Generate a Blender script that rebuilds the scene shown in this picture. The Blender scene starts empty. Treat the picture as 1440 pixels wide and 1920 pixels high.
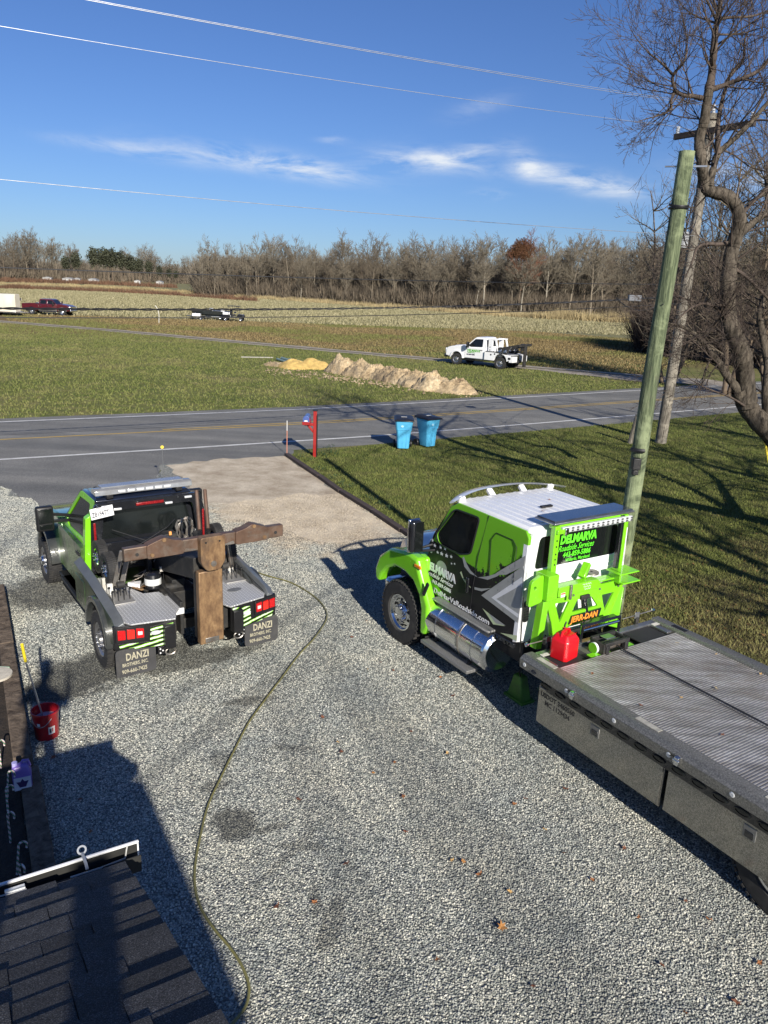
import bpy, bmesh, math, random
import numpy as np
from math import sin, cos, radians, pi, sqrt, atan2
from mathutils import Vector, Matrix
random.seed(7); rng = np.random.default_rng(7)
S = bpy.context.scene
COL = S.collection

# ---------------- camera ----------------
FPX, HC, PITCH, ROLL = 1436.0, 5.4, radians(16.5), radians(2.4)
Fw = Vector((0, cos(PITCH), -sin(PITCH))); Rt = Vector((1, 0, 0)); Dn = Fw.cross(Rt)
R2 = Rt*cos(ROLL) - Dn*sin(ROLL); D2 = Rt*sin(ROLL) + Dn*cos(ROLL)
cam = bpy.data.cameras.new('camera'); co = bpy.data.objects.new('camera', cam); COL.objects.link(co)
m = Matrix((R2, -D2, -Fw)).transposed().to_4x4(); m.translation = (0, 0, HC); co.matrix_world = m
cam.sensor_fit = 'VERTICAL'; cam.sensor_height = 24; cam.lens = 24*FPX/1920
cam.clip_start = 0.1; cam.clip_end = 8000
S.camera = co
# ---------------- sun and sky ----------------
SUN_EL, SUN_AZ = radians(26.3), radians(157.5)       # azimuth clockwise from +Y
S.view_settings.view_transform = 'Standard'; S.view_settings.look = 'None'
S.view_settings.gamma = 1; S.view_settings.use_curve_mapping = False
S.view_settings.exposure = 0.5
ld = bpy.data.lights.new('sun', 'SUN'); ld.energy = 5.0; ld.angle = radians(0.53); ld.color = (1, .93, .82)
lo = bpy.data.objects.new('sun', ld); COL.objects.link(lo)
sd = Vector((sin(SUN_AZ)*cos(SUN_EL), cos(SUN_AZ)*cos(SUN_EL), sin(SUN_EL)))
lo.rotation_euler = sd.to_track_quat('Z', 'Y').to_euler(); lo.location = sd*60
W = bpy.data.worlds.new('World'); S.world = W; W.use_nodes = True
def ray(px, py):
    return (px-720)/FPX*R2 + (py-960)/FPX*D2 + Fw
def G(px, py, z=0.0):
    d = ray(px, py); t = (z-HC)/d.z
    return Vector((d.x*t, d.y*t, z))
def AT(px, py, Y):                                    # point of the sight line at depth y = Y
    d = ray(px, py); t = Y/d.y
    return Vector((d.x*t, Y, HC+d.z*t))
def world_nodes():
    nt = W.node_tree; N = nt.nodes; L = nt.links; N.clear()
    out = N.new('ShaderNodeOutputWorld'); bg = N.new('ShaderNodeBackground')
    sk = N.new('ShaderNodeTexSky'); sk.sky_type = 'NISHITA'; sk.sun_disc = False
    sk.sun_elevation = SUN_EL; sk.sun_rotation = SUN_AZ; sk.altitude = 0; sk.air_density = 1.0
    sk.dust_density = .25; sk.ozone_density = 3.0
    bg.inputs[1].default_value = 0.059
    tc = N.new('ShaderNodeTexCoord')
    # thin clouds: soft noise inside a few elongated direction patches
    n1 = N.new('ShaderNodeTexNoise'); n1.inputs['Scale'].default_value = 11; n1.inputs['Detail'].default_value = 9
    n1.inputs['Roughness'].default_value = .62; n1.inputs['Distortion'].default_value = .35
    mp = N.new('ShaderNodeMapping'); mp.inputs['Scale'].default_value = (1, 1, 4.2); mp.inputs['Rotation'].default_value = (0, radians(5), 0)
    L.new(tc.outputs['Generated'], mp.inputs[0]); L.new(mp.outputs[0], n1.inputs['Vector'])
    total = None
    def patch(px, py, hw, hh, ang, amp):
        nonlocal total
        d = ray(px, py).normalized(); right = d.cross(Vector((0, 0, 1))).normalized(); up = right.cross(d)
        a = radians(ang); u = right*cos(a)+up*sin(a); v = -right*sin(a)+up*cos(a)
        acc = []
        for ax, s in ((u, hw/FPX), (v, hh/FPX)):
            dt = N.new('ShaderNodeVectorMath'); dt.operation = 'DOT_PRODUCT'; dt.inputs[1].default_value = ax/s
            L.new(tc.outputs['Generated'], dt.inputs[0])
            sq = N.new('ShaderNodeMath'); sq.operation = 'MULTIPLY'; L.new(dt.outputs['Value'], sq.inputs[0]); L.new(dt.outputs['Value'], sq.inputs[1])
            acc.append(sq)
        ad = N.new('ShaderNodeMath'); ad.operation = 'ADD'; L.new(acc[0].outputs[0], ad.inputs[0]); L.new(acc[1].outputs[0], ad.inputs[1])
        ng = N.new('ShaderNodeMath'); ng.operation = 'MULTIPLY'; ng.inputs[1].default_value = -1; L.new(ad.outputs[0], ng.inputs[0])
        ex = N.new('ShaderNodeMath'); ex.operation = 'EXPONENT'; L.new(ng.outputs[0], ex.inputs[0])
        am = N.new('ShaderNodeMath'); am.operation = 'MULTIPLY'; am.inputs[1].default_value = amp; L.new(ex.outputs[0], am.inputs[0])
        # only the half of the sky the patch lies in
        if total is None: total = am
        else:
            t = N.new('ShaderNodeMath'); t.operation = 'ADD'; L.new(total.outputs[0], t.inputs[0]); L.new(am.outputs[0], t.inputs[1]); total = t
    for p in ((500, 303, 130, 16, -6, .8), (320, 288, 90, 13, -4, .45), (590, 318, 70, 14, -5, .5), (780, 300, 75, 20, 2, .62), (880, 287, 55, 12, 12, .62), (985, 305, 28, 18, -40, .55),
              (1080, 335, 80, 17, -12, .62), (1010, 325, 60, 12, -8, .4), (920, 364, 26, 8, 0, .5), (625, 262, 22, 5, 0, .5), (180, 270, 60, 9, -3, .35), (1150, 350, 60, 14, -5, .6), (850, 310, 110, 12, -5, .4),
              (900, 200, 50, 14, 15, .22), (1400, 330, 90, 22, -6, .6)):
        patch(*p)
    sb = N.new('ShaderNodeMath'); sb.operation = 'SUBTRACT'; L.new(n1.outputs['Fac'], sb.inputs[0]); sb.inputs[1].default_value = .40
    ml = N.new('ShaderNodeMath'); ml.operation = 'MULTIPLY'; L.new(sb.outputs[0], ml.inputs[0]); L.new(total.outputs[0], ml.inputs[1])
    m2 = N.new('ShaderNodeMath'); m2.operation = 'MULTIPLY'; m2.inputs[1].default_value = 4.2; m2.use_clamp = True; L.new(ml.outputs[0], m2.inputs[0])
    mix = N.new('ShaderNodeMixRGB'); mix.inputs[2].default_value = (9.5, 10.2, 11.2, 1)
    hs = N.new('ShaderNodeHueSaturation'); hs.inputs['Saturation'].default_value = 1.0; hs.inputs['Value'].default_value = 1.0
    tint = N.new('ShaderNodeMixRGB'); tint.blend_type = 'MULTIPLY'; tint.inputs[0].default_value = 1; tint.inputs[2].default_value = (.6, .79, 1.2, 1)
    L.new(sk.outputs[0], tint.inputs[1]); L.new(tint.outputs[0], hs.inputs['Color']); L.new(hs.outputs[0], mix.inputs[1]); L.new(m2.outputs[0], mix.inputs[0]); L.new(mix.outputs[0], bg.inputs[0]); L.new(bg.outputs[0], out.inputs[0])
world_nodes()

# ---------------- helpers: nodes and materials ----------------
MATS = {}
def nodes(name):
    m = bpy.data.materials.new(name); m.use_nodes = True; nt = m.node_tree
    return m, nt, nt.nodes['Principled BSDF'], nt.nodes, nt.links
def noise(N, L, vec, scale, detail=4, rough=.55, dist=0):
    n = N.new('ShaderNodeTexNoise'); n.inputs['Scale'].default_value = scale; n.inputs['Detail'].default_value = detail
    n.inputs['Roughness'].default_value = rough; n.inputs['Distortion'].default_value = dist
    if vec is not None: L.new(vec, n.inputs['Vector'])
    return n.outputs['Fac']
def ramp(N, L, fac, stops):
    r = N.new('ShaderNodeValToRGB'); e = r.color_ramp.elements
    while len(e) < len(stops): e.new(.5)
    for i, (p, c) in enumerate(stops):
        e[i].position = p; e[i].color = (*c, 1) if len(c) == 3 else c
    L.new(fac, r.inputs[0]); return r.outputs[0]
def math_(N, L, op, a, b=None, clamp=False):
    n = N.new('ShaderNodeMath'); n.operation = op; n.use_clamp = clamp
    for i, v in enumerate((a, b)):
        if v is None: continue
        if isinstance(v, (int, float)): n.inputs[i].default_value = v
        else: L.new(v, n.inputs[i])
    return n.outputs[0]
def mixc(N, L, fac, a, b, mode='MIX'):
    n = N.new('ShaderNodeMixRGB'); n.blend_type = mode
    for i, v in enumerate((fac, a, b)):
        if isinstance(v, (int, float)): n.inputs[i].default_value = v
        elif isinstance(v, tuple): n.inputs[i].default_value = (*v, 1)
        else: L.new(v, n.inputs[i])
    return n.outputs[0]
def bumpn(N, L, b, h, strength, dist=.01):
    n = N.new('ShaderNodeBump'); n.inputs['Strength'].default_value = strength; n.inputs['Distance'].default_value = dist
    L.new(h, n.inputs['Height']); L.new(n.outputs[0], b.inputs['Normal'])
def posn(N):
    return N.new('ShaderNodeNewGeometry').outputs['Position']
def M(name, col, rough=.5, metal=0, var=.12, scale=6, bump=0, bscale=60, coat=0, dirt=None, spec=None):
    if name in MATS: return MATS[name]
    m, nt, b, N, L = nodes(name)
    tc = N.new('ShaderNodeTexCoord').outputs['Object']
    f = noise(N, L, tc, scale, 5, .6)
    lo = tuple(max(0, c*(1-var)) for c in col); hi = tuple(min(1, c*(1+var)) for c in col)
    c = ramp(N, L, f, [(.3, lo), (.7, hi)])
    if dirt:
        d = noise(N, L, tc, scale*.6, 7, .7, .4)
        d = ramp(N, L, d, [(.48, (0, 0, 0)), (.66, (dirt[3],)*3)]); c = mixc(N, L, d, c, tuple(dirt[:3]))
    L.new(c, b.inputs['Base Color'])
    r = math_(N, L, 'MULTIPLY_ADD', f, .25); N[-1].inputs[2].default_value = max(.02, rough-.12)
    L.new(r, b.inputs['Roughness']); b.inputs['Metallic'].default_value = metal
    if coat: b.inputs['Coat Weight'].default_value = coat; b.inputs['Coat Roughness'].default_value = .06
    if spec is not None: b.inputs['Specular IOR Level'].default_value = spec
    if bump: bumpn(N, L, b, noise(N, L, tc, bscale, 4, .65), bump, .01)
    MATS[name] = m; return m

# ---------------- helpers: meshes ----------------
class MB:
    def __init__(s): s.v = []; s.f = []; s.m = []; s.cur = 0
    def add(s, vs, fs):
        o = len(s.v); s.v += [tuple(v) for v in vs]; s.f += [tuple(i+o for i in f) for f in fs]; s.m += [s.cur]*len(fs); return s
    def box(s, c, d, rot=None):
        x, y, z = d[0]/2, d[1]/2, d[2]/2
        vs = [Vector(p) for p in ((-x,-y,-z),(x,-y,-z),(x,y,-z),(-x,y,-z),(-x,-y,z),(x,-y,z),(x,y,z),(-x,y,z))]
        if rot is not None:
            if not isinstance(rot, Matrix): rot = Matrix.Rotation(rot[2],3,'Z') @ Matrix.Rotation(rot[1],3,'Y') @ Matrix.Rotation(rot[0],3,'X')
            vs = [rot @ v for v in vs]
        c = Vector(c)
        return s.add([c+v for v in vs], [(0,3,2,1),(4,5,6,7),(0,1,5,4),(1,2,6,5),(2,3,7,6),(3,0,4,7)])
    def beam(s, a, b, w, h=None, up=(0,0,1)):
        a = Vector(a); b = Vector(b); d = b-a; l = d.length; d.normalize(); h = h or w
        u = Vector(up)
        if abs(d.dot(u)) > .98: u = Vector((1,0,0))
        x = d.cross(u).normalized(); z = x.cross(d)
        return s.box((a+b)/2, (w, l, h), Matrix((x, d, z)).transposed())
    def tube(s, pts, r, n=8, caps=True, closed=False):
        pts = [Vector(p) for p in pts]; k = len(pts)
        rs = r if isinstance(r, (list, tuple)) else [r]*k
        vs = []; prev = None
        for i, p in enumerate(pts):
            if closed: d = pts[(i+1) % k]-pts[i-1]
            else: d = (pts[min(i+1, k-1)]-pts[max(i-1, 0)])
            d.normalize()
            if prev is None:
                u = Vector((0,0,1)) if abs(d.z) < .9 else Vector((1,0,0)); x = d.cross(u).normalized()
            else: x = (prev-d*prev.dot(d)).normalized()
            prev = x; y = d.cross(x)
            vs += [p+(x*cos(2*pi*j/n)+y*sin(2*pi*j/n))*rs[i] for j in range(n)]
        fs = []
        for i in range(k if closed else k-1):
            a = i*n; b = ((i+1) % k)*n
            fs += [(a+j, a+(j+1) % n, b+(j+1) % n, b+j) for j in range(n)]
        if caps and not closed: fs += [tuple(range(n))[::-1], tuple((k-1)*n+j for j in range(n))]
        return s.add(vs, fs)
    def cyl(s, a, b, r, r2=None, n=16): return s.tube([a, b], [r, r if r2 is None else r2], n)
    def prism(s, poly, ax, a, b):
        n = len(poly)
        def mk(p, t): return (t, p[0], p[1]) if ax == 'x' else (p[0], t, p[1]) if ax == 'y' else (p[0], p[1], t)
        vs = [mk(p, a) for p in poly]+[mk(p, b) for p in poly]
        return s.add(vs, [tuple(range(n))[::-1], tuple(range(n, 2*n))]+[(i, (i+1) % n, n+(i+1) % n, n+i) for i in range(n)])
    def lathe(s, prof, c=(0,0,0), axis='x', n=24):
        c = Vector(c); vs = []; k = len(prof)
        for j in range(n):
            a = 2*pi*j/n
            for (t, r) in prof:
                p = (t, r*cos(a), r*sin(a)) if axis == 'x' else (r*cos(a), t, r*sin(a)) if axis == 'y' else (r*cos(a), r*sin(a), t)
                vs.append(c+Vector(p))
        fs = [(j*k+i, j*k+i+1, ((j+1) % n)*k+i+1, ((j+1) % n)*k+i) for j in range(n) for i in range(k-1)]
        return s.add(vs, fs)
    def loft(s, rings, cap=True):
        n = len(rings[0]); vs = [v for r in rings for v in r]; fs = []
        for i in range(len(rings)-1):
            a = i*n; b = a+n; fs += [(a+j, a+(j+1) % n, b+(j+1) % n, b+j) for j in range(n)]
        if cap: fs += [tuple(range(n))[::-1], tuple(len(vs)-n+j for j in range(n))]
        return s.add(vs, fs)
    def build(s, name, mats, parent=None, bev=0, seg=2, smooth=True, loc=None, ang=35):
        me = bpy.data.meshes.new(name); me.from_pydata(s.v, [], s.f)
        if not isinstance(mats, (list, tuple)): mats = [mats]
        for m_ in mats: me.materials.append(m_)
        if any(s.m): me.polygons.foreach_set('material_index', s.m)
        bm = bmesh.new(); bm.from_mesh(me); bmesh.ops.recalc_face_normals(bm, faces=bm.faces); bm.to_mesh(me); bm.free()
        if smooth: me.set_sharp_from_angle(angle=radians(ang)); me.polygons.foreach_set('use_smooth', [True]*len(me.polygons)); me.set_sharp_from_angle(angle=radians(ang))
        o = bpy.data.objects.new(name, me); COL.objects.link(o)
        if parent: o.parent = parent
        if loc: o.location = loc
        if bev:
            b = o.modifiers.new('bevel', 'BEVEL'); b.width = bev; b.segments = seg; b.limit_method = 'ANGLE'; b.angle_limit = radians(30); b.harden_normals = False
        return o
def tag(o, label=None, cat=None, group=None, kind=None):
    if label: o['label'] = label
    if cat: o['category'] = cat
    if group: o['group'] = group
    if kind: o['kind'] = kind
    return o
def thing(name, label, cat, loc=(0,0,0), rz=0, group=None):
    o = bpy.data.objects.new(name, None); COL.objects.link(o); o.location = loc; o.rotation_euler = (0, 0, rz); o.empty_display_size = .2
    return tag(o, label, cat, group)
def copy_tree(o, parent=None, loc=None, rz=None):
    c = o.copy(); COL.objects.link(c); c.parent = parent
    if loc is not None: c.location = loc
    if rz is not None: c.rotation_euler = (0, 0, rz)
    for ch in list(o.children): copy_tree(ch, c)
    return c
def text(body, size, mat, parent, loc, right, up, name='lettering', bold=.0, shear=0, ext=.0015, sx=1, align='LEFT', sp=1):
    cu = bpy.data.curves.new(name, 'FONT'); cu.body = body; cu.size = size; cu.extrude = ext; cu.offset = bold*size; cu.shear = shear
    cu.align_x = align; cu.space_character = sp; cu.resolution_u = 2; cu.materials.append(mat)
    o = bpy.data.objects.new(name, cu); COL.objects.link(o); o.parent = parent
    r = Vector(right).normalized(); u = Vector(up); u = (u-r*u.dot(r)).normalized(); n = r.cross(u)
    mm = Matrix((r*sx, u, n)).transposed().to_4x4(); mm.translation = loc; o.matrix_local = mm
    return o
def npmesh(name, V, F, mats, parent=None, kind=None, smooth=False, mi=None):
    me = bpy.data.meshes.new(name); V = np.asarray(V, np.float32); F = np.asarray(F, np.int32); n, k = F.shape
    me.vertices.add(len(V)); me.vertices.foreach_set('co', V.ravel()); me.loops.add(n*k); me.loops.foreach_set('vertex_index', F.ravel())
    me.polygons.add(n); me.polygons.foreach_set('loop_start', np.arange(0, n*k, k, dtype=np.int32)); me.polygons.foreach_set('loop_total', np.full(n, k, np.int32))
    for m_ in (mats if isinstance(mats, (list, tuple)) else [mats]): me.materials.append(m_)
    if mi is not None: me.polygons.foreach_set('material_index', np.asarray(mi, np.int32))
    me.update(calc_edges=True)
    if smooth: me.polygons.foreach_set('use_smooth', np.ones(n, bool))
    o = bpy.data.objects.new(name, me); COL.objects.link(o)
    if parent: o.parent = parent
    if kind: o['kind'] = kind
    return o
def jitter_poly(pts, step, amp, seed=0):
    r = random.Random(seed); out = []
    for i, p in enumerate(pts):
        q = pts[(i+1) % len(pts)]; d = Vector((q[0]-p[0], q[1]-p[1])); l = d.length
        n = max(1, int(min(l/step, 400))); nn = Vector((-d.y, d.x)).normalized() if l > 0 else Vector((0, 0))
        for k in range(n):
            a = k/n; j = (r.random()-.5)*2*amp*(0 if k == 0 else 1)
            out.append((p[0]+d.x*a+nn.x*j, p[1]+d.y*a+nn.y*j))
    return out
def sheet(name, pts, z, mat, step=0, amp=0, seed=0, kind='structure'):
    pts = [(p[0], p[1]) for p in pts]
    if step: pts = jitter_poly(pts, step, amp, seed)
    bm = bmesh.new(); vs = [bm.verts.new((p[0], p[1], z)) for p in pts]; E_ = [bm.edges.new((vs[i], vs[(i+1) % len(vs)])) for i in range(len(vs))]; bmesh.ops.triangle_fill(bm, use_beauty=True, use_dissolve=False, edges=E_)
    for f in bm.faces:
        if f.normal.z < 0: f.normal_flip()
    me = bpy.data.meshes.new(name); bm.to_mesh(me); bm.free(); me.materials.append(mat)
    o = bpy.data.objects.new(name, me); COL.objects.link(o); o['kind'] = kind; return o
def inpoly(P, poly):
    x, y = P[:, 0], P[:, 1]; ins = np.zeros(len(P), bool); n = len(poly); j = n-1
    for i in range(n):
        xi, yi = poly[i][:2]; xj, yj = poly[j][:2]
        c = ((yi > y) != (yj > y)) & (x < (xj-xi)*(y-yi)/((yj-yi)+1e-12)+xi); ins ^= c; j = i
    return ins
# ================= SETTING =================
def g2(*p): v = G(*p); return (v.x, v.y)
def ext(a, b, d):                                     # point beyond b, d metres
    v = Vector((b[0]-a[0], b[1]-a[1])); v.normalize(); return (b[0]+v.x*d, b[1]+v.y*d)
def offs(line, d):
    out = []
    for i, p in enumerate(line):
        a = line[max(i-1, 0)]; b = line[min(i+1, len(line)-1)]; v = Vector((b[0]-a[0], b[1]-a[1])).normalized()
        out.append((p[0]-v.y*d, p[1]+v.x*d))
    return out
NL = [g2(0, 862), g2(350, 840.5), g2(700, 818), g2(1000, 794.5), g2(1195, 778.5), g2(1390, 762)]
NL = [ext(NL[1], NL[0], 260), ext(NL[1], NL[0], 40)] + NL + [ext(NL[-2], NL[-1], 40), ext(NL[-2], NL[-1], 300)]
RW = 6.45
FL = offs(NL, RW); CL = offs(NL, RW*.5)
# ---- materials of the ground ----
def stain_mask(N, L, P, spots, nscale=3.0):
    """soft irregular patches given as (x, y, rx, ry, angle, amount)"""
    tot = None
    nz = noise(N, L, P, nscale, 6, .7)
    for (x, y, rx, ry, a, amt) in spots:
        mp = N.new('ShaderNodeMapping'); mp.vector_type = 'TEXTURE'; mp.inputs['Location'].default_value = (x, y, 0); mp.inputs['Rotation'].default_value = (0, 0, radians(a)); mp.inputs['Scale'].default_value = (rx, ry, 1000)
        L.new(P, mp.inputs[0])
        ln = N.new('ShaderNodeVectorMath'); ln.operation = 'LENGTH'; L.new(mp.outputs[0], ln.inputs[0])
        a1 = math_(N, L, 'MULTIPLY_ADD', nz, 1.6); N[-1].inputs[2].default_value = -.8
        s = math_(N, L, 'ADD', ln.outputs['Value'], a1)
        r = N.new('ShaderNodeMapRange'); r.inputs[1].default_value = 1.3; r.inputs[2].default_value = .85; r.inputs[3].default_value = 0; r.inputs[4].default_value = amt; L.new(s, r.inputs[0])
        tot = r.outputs[0] if tot is None else math_(N, L, 'MAXIMUM', tot, r.outputs[0])
    return tot
def spot(px, py, rx, ry, a, amt):
    v = G(px, py); return (v.x, v.y, rx, ry, a, amt)
WET = [spot(90, 1110, .8, .62, 120, .95), spot(62, 1055, .42, .22, 120, .8), spot(240, 1235, 1.15, .42, 35, 1), spot(150, 1270, .75, .5, 60, 1), spot(350, 1240, .9, .25, 30, .85),
       spot(440, 1545, .2, .24, 40, .85), spot(505, 1555, .16, .05, 30, .7), spot(405, 1475, .16, .09, 30, .6), spot(465, 1315, .32, .1, 20, .7), spot(545, 1403, .22, .06, 0, .5), spot(567, 1588, .2, .06, 0, .5),
       spot(620, 1735, .3, .1, 80, .55), spot(415, 1425, .12, .15, 20, .5), spot(590, 1690, .2, .05, 100, .5), spot(545, 1600, .5, .04, 60, .4)]
DUST = [spot(560, 955, 3.0, 1.9, 118, .85), spot(450, 900, 2.0, 1.6, 100, .9), spot(660, 1000, 1.4, .8, 120, .6), spot(520, 880, 2.0, 1.2, 100, .9)]
LANE = [spot(500, 1190, 2.4, .14, 66, .4), spot(430, 1340, 1.6, .14, 66, .35), spot(640, 1150, 3.0, .22, 80, .22), spot(740, 1420, 4.5, .25, 112, .25), spot(560, 1400, 4.5, .22, 108, .22), spot(930, 1600, 3.5, .25, 114, .22), spot(20, 1010, 2.0, .2, 100, .25)]
def stone_color(N, L, P, rnd, dusty=True):
    c = ramp(N, L, rnd, [(0, (.15, .165, .16)), (.2, (.25, .27, .255)), (.5, (.385, .395, .37)), (.75, (.5, .5, .46)), (.93, (.62, .61, .54)), (1, (.8, .78, .71))])
    big = noise(N, L, P, .9, 6, .7)
    c = mixc(N, L, 1, c, ramp(N, L, big, [(.3, (.72, .76, .78)), (.7, (1.12, 1.09, 1.0))]), 'MULTIPLY')
    lane = stain_mask(N, L, P, LANE, 2.5); c = mixc(N, L, lane, c, (.06, .07, .075))
    wet = stain_mask(N, L, P, WET, 4); c = mixc(N, L, math_(N, L, 'MULTIPLY', wet, .86), c, (.045, .045, .038))
    dust = stain_mask(N, L, P, DUST, 1.6)
    dc = ramp(N, L, noise(N, L, P, 3, 6, .6), [(.3, (.34, .265, .18)), (.7, (.56, .46, .33))])
    return mixc(N, L, math_(N, L, 'MULTIPLY', dust, .8), c, dc), wet
def gravel_material():
    m, nt, b, N, L = nodes('gravel'); P = posn(N)
    v = N.new('ShaderNodeTexVoronoi'); v.inputs['Scale'].default_value = 48; L.new(P, v.inputs['Vector'])
    sx = N.new('ShaderNodeSeparateColor'); L.new(v.outputs['Color'], sx.inputs[0])
    c, wet = stone_color(N, L, P, sx.outputs[0])
    c = mixc(N, L, ramp(N, L, v.outputs['Distance'], [(.25, (0, 0, 0)), (.75, (.8,)*3)]), c, (.05, .052, .05))
    L.new(c, b.inputs['Base Color']); b.inputs['Roughness'].default_value = .85
    bumpn(N, L, b, math_(N, L, 'SUBTRACT', 1, v.outputs['Distance']), 1.0, .02)
    return m
def stone_material():
    m, nt, b, N, L = nodes('gravel_stone'); P = posn(N)
    oi = N.new('ShaderNodeObjectInfo')
    c, wet = stone_color(N, L, P, oi.outputs['Random'])
    L.new(c, b.inputs['Base Color']); L.new(math_(N, L, 'MULTIPLY_ADD', wet, -.35), b.inputs['Roughness']); N[-1].inputs[2].default_value = .8
    bumpn(N, L, b, noise(N, L, P, 160, 3), .4, .004)
    return m
def asphalt_material():
    m, nt, b, N, L = nodes('asphalt'); P = posn(N)
    d = Vector((NL[4][0]-NL[2][0], NL[4][1]-NL[2][1])).normalized(); ang = atan2(d.y, d.x)
    mp = N.new('ShaderNodeMapping'); mp.inputs['Rotation'].default_value = (0, 0, -ang); mp.inputs['Scale'].default_value = (.06, 1.1, 1); L.new(P, mp.inputs[0])
    c = ramp(N, L, noise(N, L, mp.outputs[0], 1.0, 3, .5), [(.3, (.125, .126, .122)), (.7, (.2, .197, .185))])
    c = mixc(N, L, .8, c, ramp(N, L, noise(N, L, P, .8, 5, .6), [(.3, (.8,)*3), (.7, (1.15,)*3)]), 'MULTIPLY')
    f = noise(N, L, P, 45, 2, .6); c = mixc(N, L, .9, c, ramp(N, L, f, [(.35, (.55,)*3), (.65, (1.5, 1.48, 1.42))]), 'MULTIPLY')
    L.new(c, b.inputs['Base Color']); b.inputs['Roughness'].default_value = .82
    bumpn(N, L, b, noise(N, L, P, 90, 3), .35, .006)
    return m
def grass_cols(N, L, P, kind):
    g = noise(N, L, P, .35, 5, .65); h = noise(N, L, P, 1.7, 6, .7); t_ = noise(N, L, P, .13, 6, .7)
    if kind == 'lawn':
        a = ramp(N, L, g, [(.3, (.08, .105, .024)), (.7, (.145, .165, .045))]); br = ramp(N, L, h, [(.45, (0,)*3), (.75, (.75,)*3)]); c = mixc(N, L, br, a, (.2, .165, .075))
        lit = stain_mask(N, L, P, [(9.5, 10.5, 6.5, 4.5, 20, .9), (12.5, 15, 5, 3, 10, .75), (7.5, 7, 4, 6, 0, .9)], .5)
        c = mixc(N, L, math_(N, L, 'MULTIPLY', lit, .8), c, ramp(N, L, h, [(.35, (.1, .08, .042)), (.65, (.22, .17, .09))]))
    else:
        a = ramp(N, L, g, [(.3, (.085, .115, .026)), (.7, (.155, .165, .052))]); br = ramp(N, L, h, [(.48, (0,)*3), (.72, (.8,)*3)]); c = mixc(N, L, br, a, (.27, .225, .11)); c = mixc(N, L, ramp(N, L, t_, [(.5, (0,)*3), (.62, (.6,)*3)]), c, (.25, .21, .1))
    return c
def grass_material(kind):
    m, nt, b, N, L = nodes(kind+'_grass'); P = posn(N)
    c = grass_cols(N, L, P, kind)
    if kind == 'verge':                                # green near the road, brown mown strip, stubble farther out
        sp = N.new('ShaderNodeSeparateXYZ'); L.new(P, sp.inputs[0])
        # signed distance above the field edge line
        wob = noise(N, L, P, .05, 5, .6)
        a, b_ = g2(0, 594), g2(1000, 640); d = Vector((b_[0]-a[0], b_[1]-a[1])).normalized(); n = Vector((-d.y, d.x)); off = n.x*a[0]+n.y*a[1]
        s = math_(N, L, 'ADD', math_(N, L, 'MULTIPLY', sp.outputs[0], n.x), math_(N, L, 'MULTIPLY', sp.outputs[1], n.y)); s = math_(N, L, 'SUBTRACT', s, off)
        s = math_(N, L, 'ADD', s, math_(N, L, 'MULTIPLY', math_(N, L, 'SUBTRACT', wob, .5), 34))
        brown = ramp(N, L, noise(N, L, P, 1.3, 7, .75), [(.3, (.12, .085, .038)), (.7, (.25, .19, .09))])
        f1 = N.new('ShaderNodeMapRange'); f1.inputs[1].default_value = -24; f1.inputs[2].default_value = -14; L.new(s, f1.inputs[0]); c = mixc(N, L, f1.outputs[0], c, brown)
        stub = ramp(N, L, noise(N, L, P, 2.2, 8, .8), [(.3, (.14, .13, .06)), (.55, (.22, .2, .11)), (.75, (.35, .315, .185))])
        gr = ramp(N, L, noise(N, L, P, .06, 4, .5), [(.4, (0,)*3), (.7, (.6,)*3)]); stub = mixc(N, L, gr, stub, (.15, .17, .06))
        gp_ = ramp(N, L, noise(N, L, P, .045, 5, .6), [(.47, (0,)*3), (.56, (.85,)*3)]); brown = mixc(N, L, gp_, brown, c)
        f2 = N.new('ShaderNodeMapRange'); f2.inputs[1].default_value = 4; f2.inputs[2].default_value = 17; L.new(s, f2.inputs[0]); c = mixc(N, L, f2.outputs[0], c, stub)
    L.new(c, b.inputs['Base Color']); b.inputs['Roughness'].default_value = .95; b.inputs['Specular IOR Level'].default_value = .15
    bumpn(N, L, b, noise(N, L, P, 9 if kind == 'lawn' else 5, 6, .8), .9, .08)
    return m
def simple_ground(name, lo, hi, scale, bump=.6, dist=.03, scale2=40):
    m, nt, b, N, L = nodes(name); P = posn(N)
    c = ramp(N, L, noise(N, L, P, scale, 7, .7), [(.3, lo), (.7, hi)])
    c = mixc(N, L, .8, c, ramp(N, L, noise(N, L, P, scale2, 3, .7), [(.3, (.62,)*3), (.7, (1.35,)*3)]), 'MULTIPLY')
    L.new(c, b.inputs['Base Color']); b.inputs['Roughness'].default_value = .92
    bumpn(N, L, b, noise(N, L, P, scale2, 4, .7), bump, dist); return m
M_GRAVEL = gravel_material(); M_STONE = stone_material(); M_ASPH = asphalt_material(); M_LAWN = grass_material('lawn'); M_VERGE = grass_material('verge')
M_TRACK = simple_ground('dirt_track', (.2, .17, .13), (.42, .37, .3), .9, .5, .04, 6)
M_SAND = simple_ground('sandy_gravel', (.3, .235, .16), (.66, .58, .45), 1.2, .8, .02, 55)
M_FIELD = M_VERGE
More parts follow.
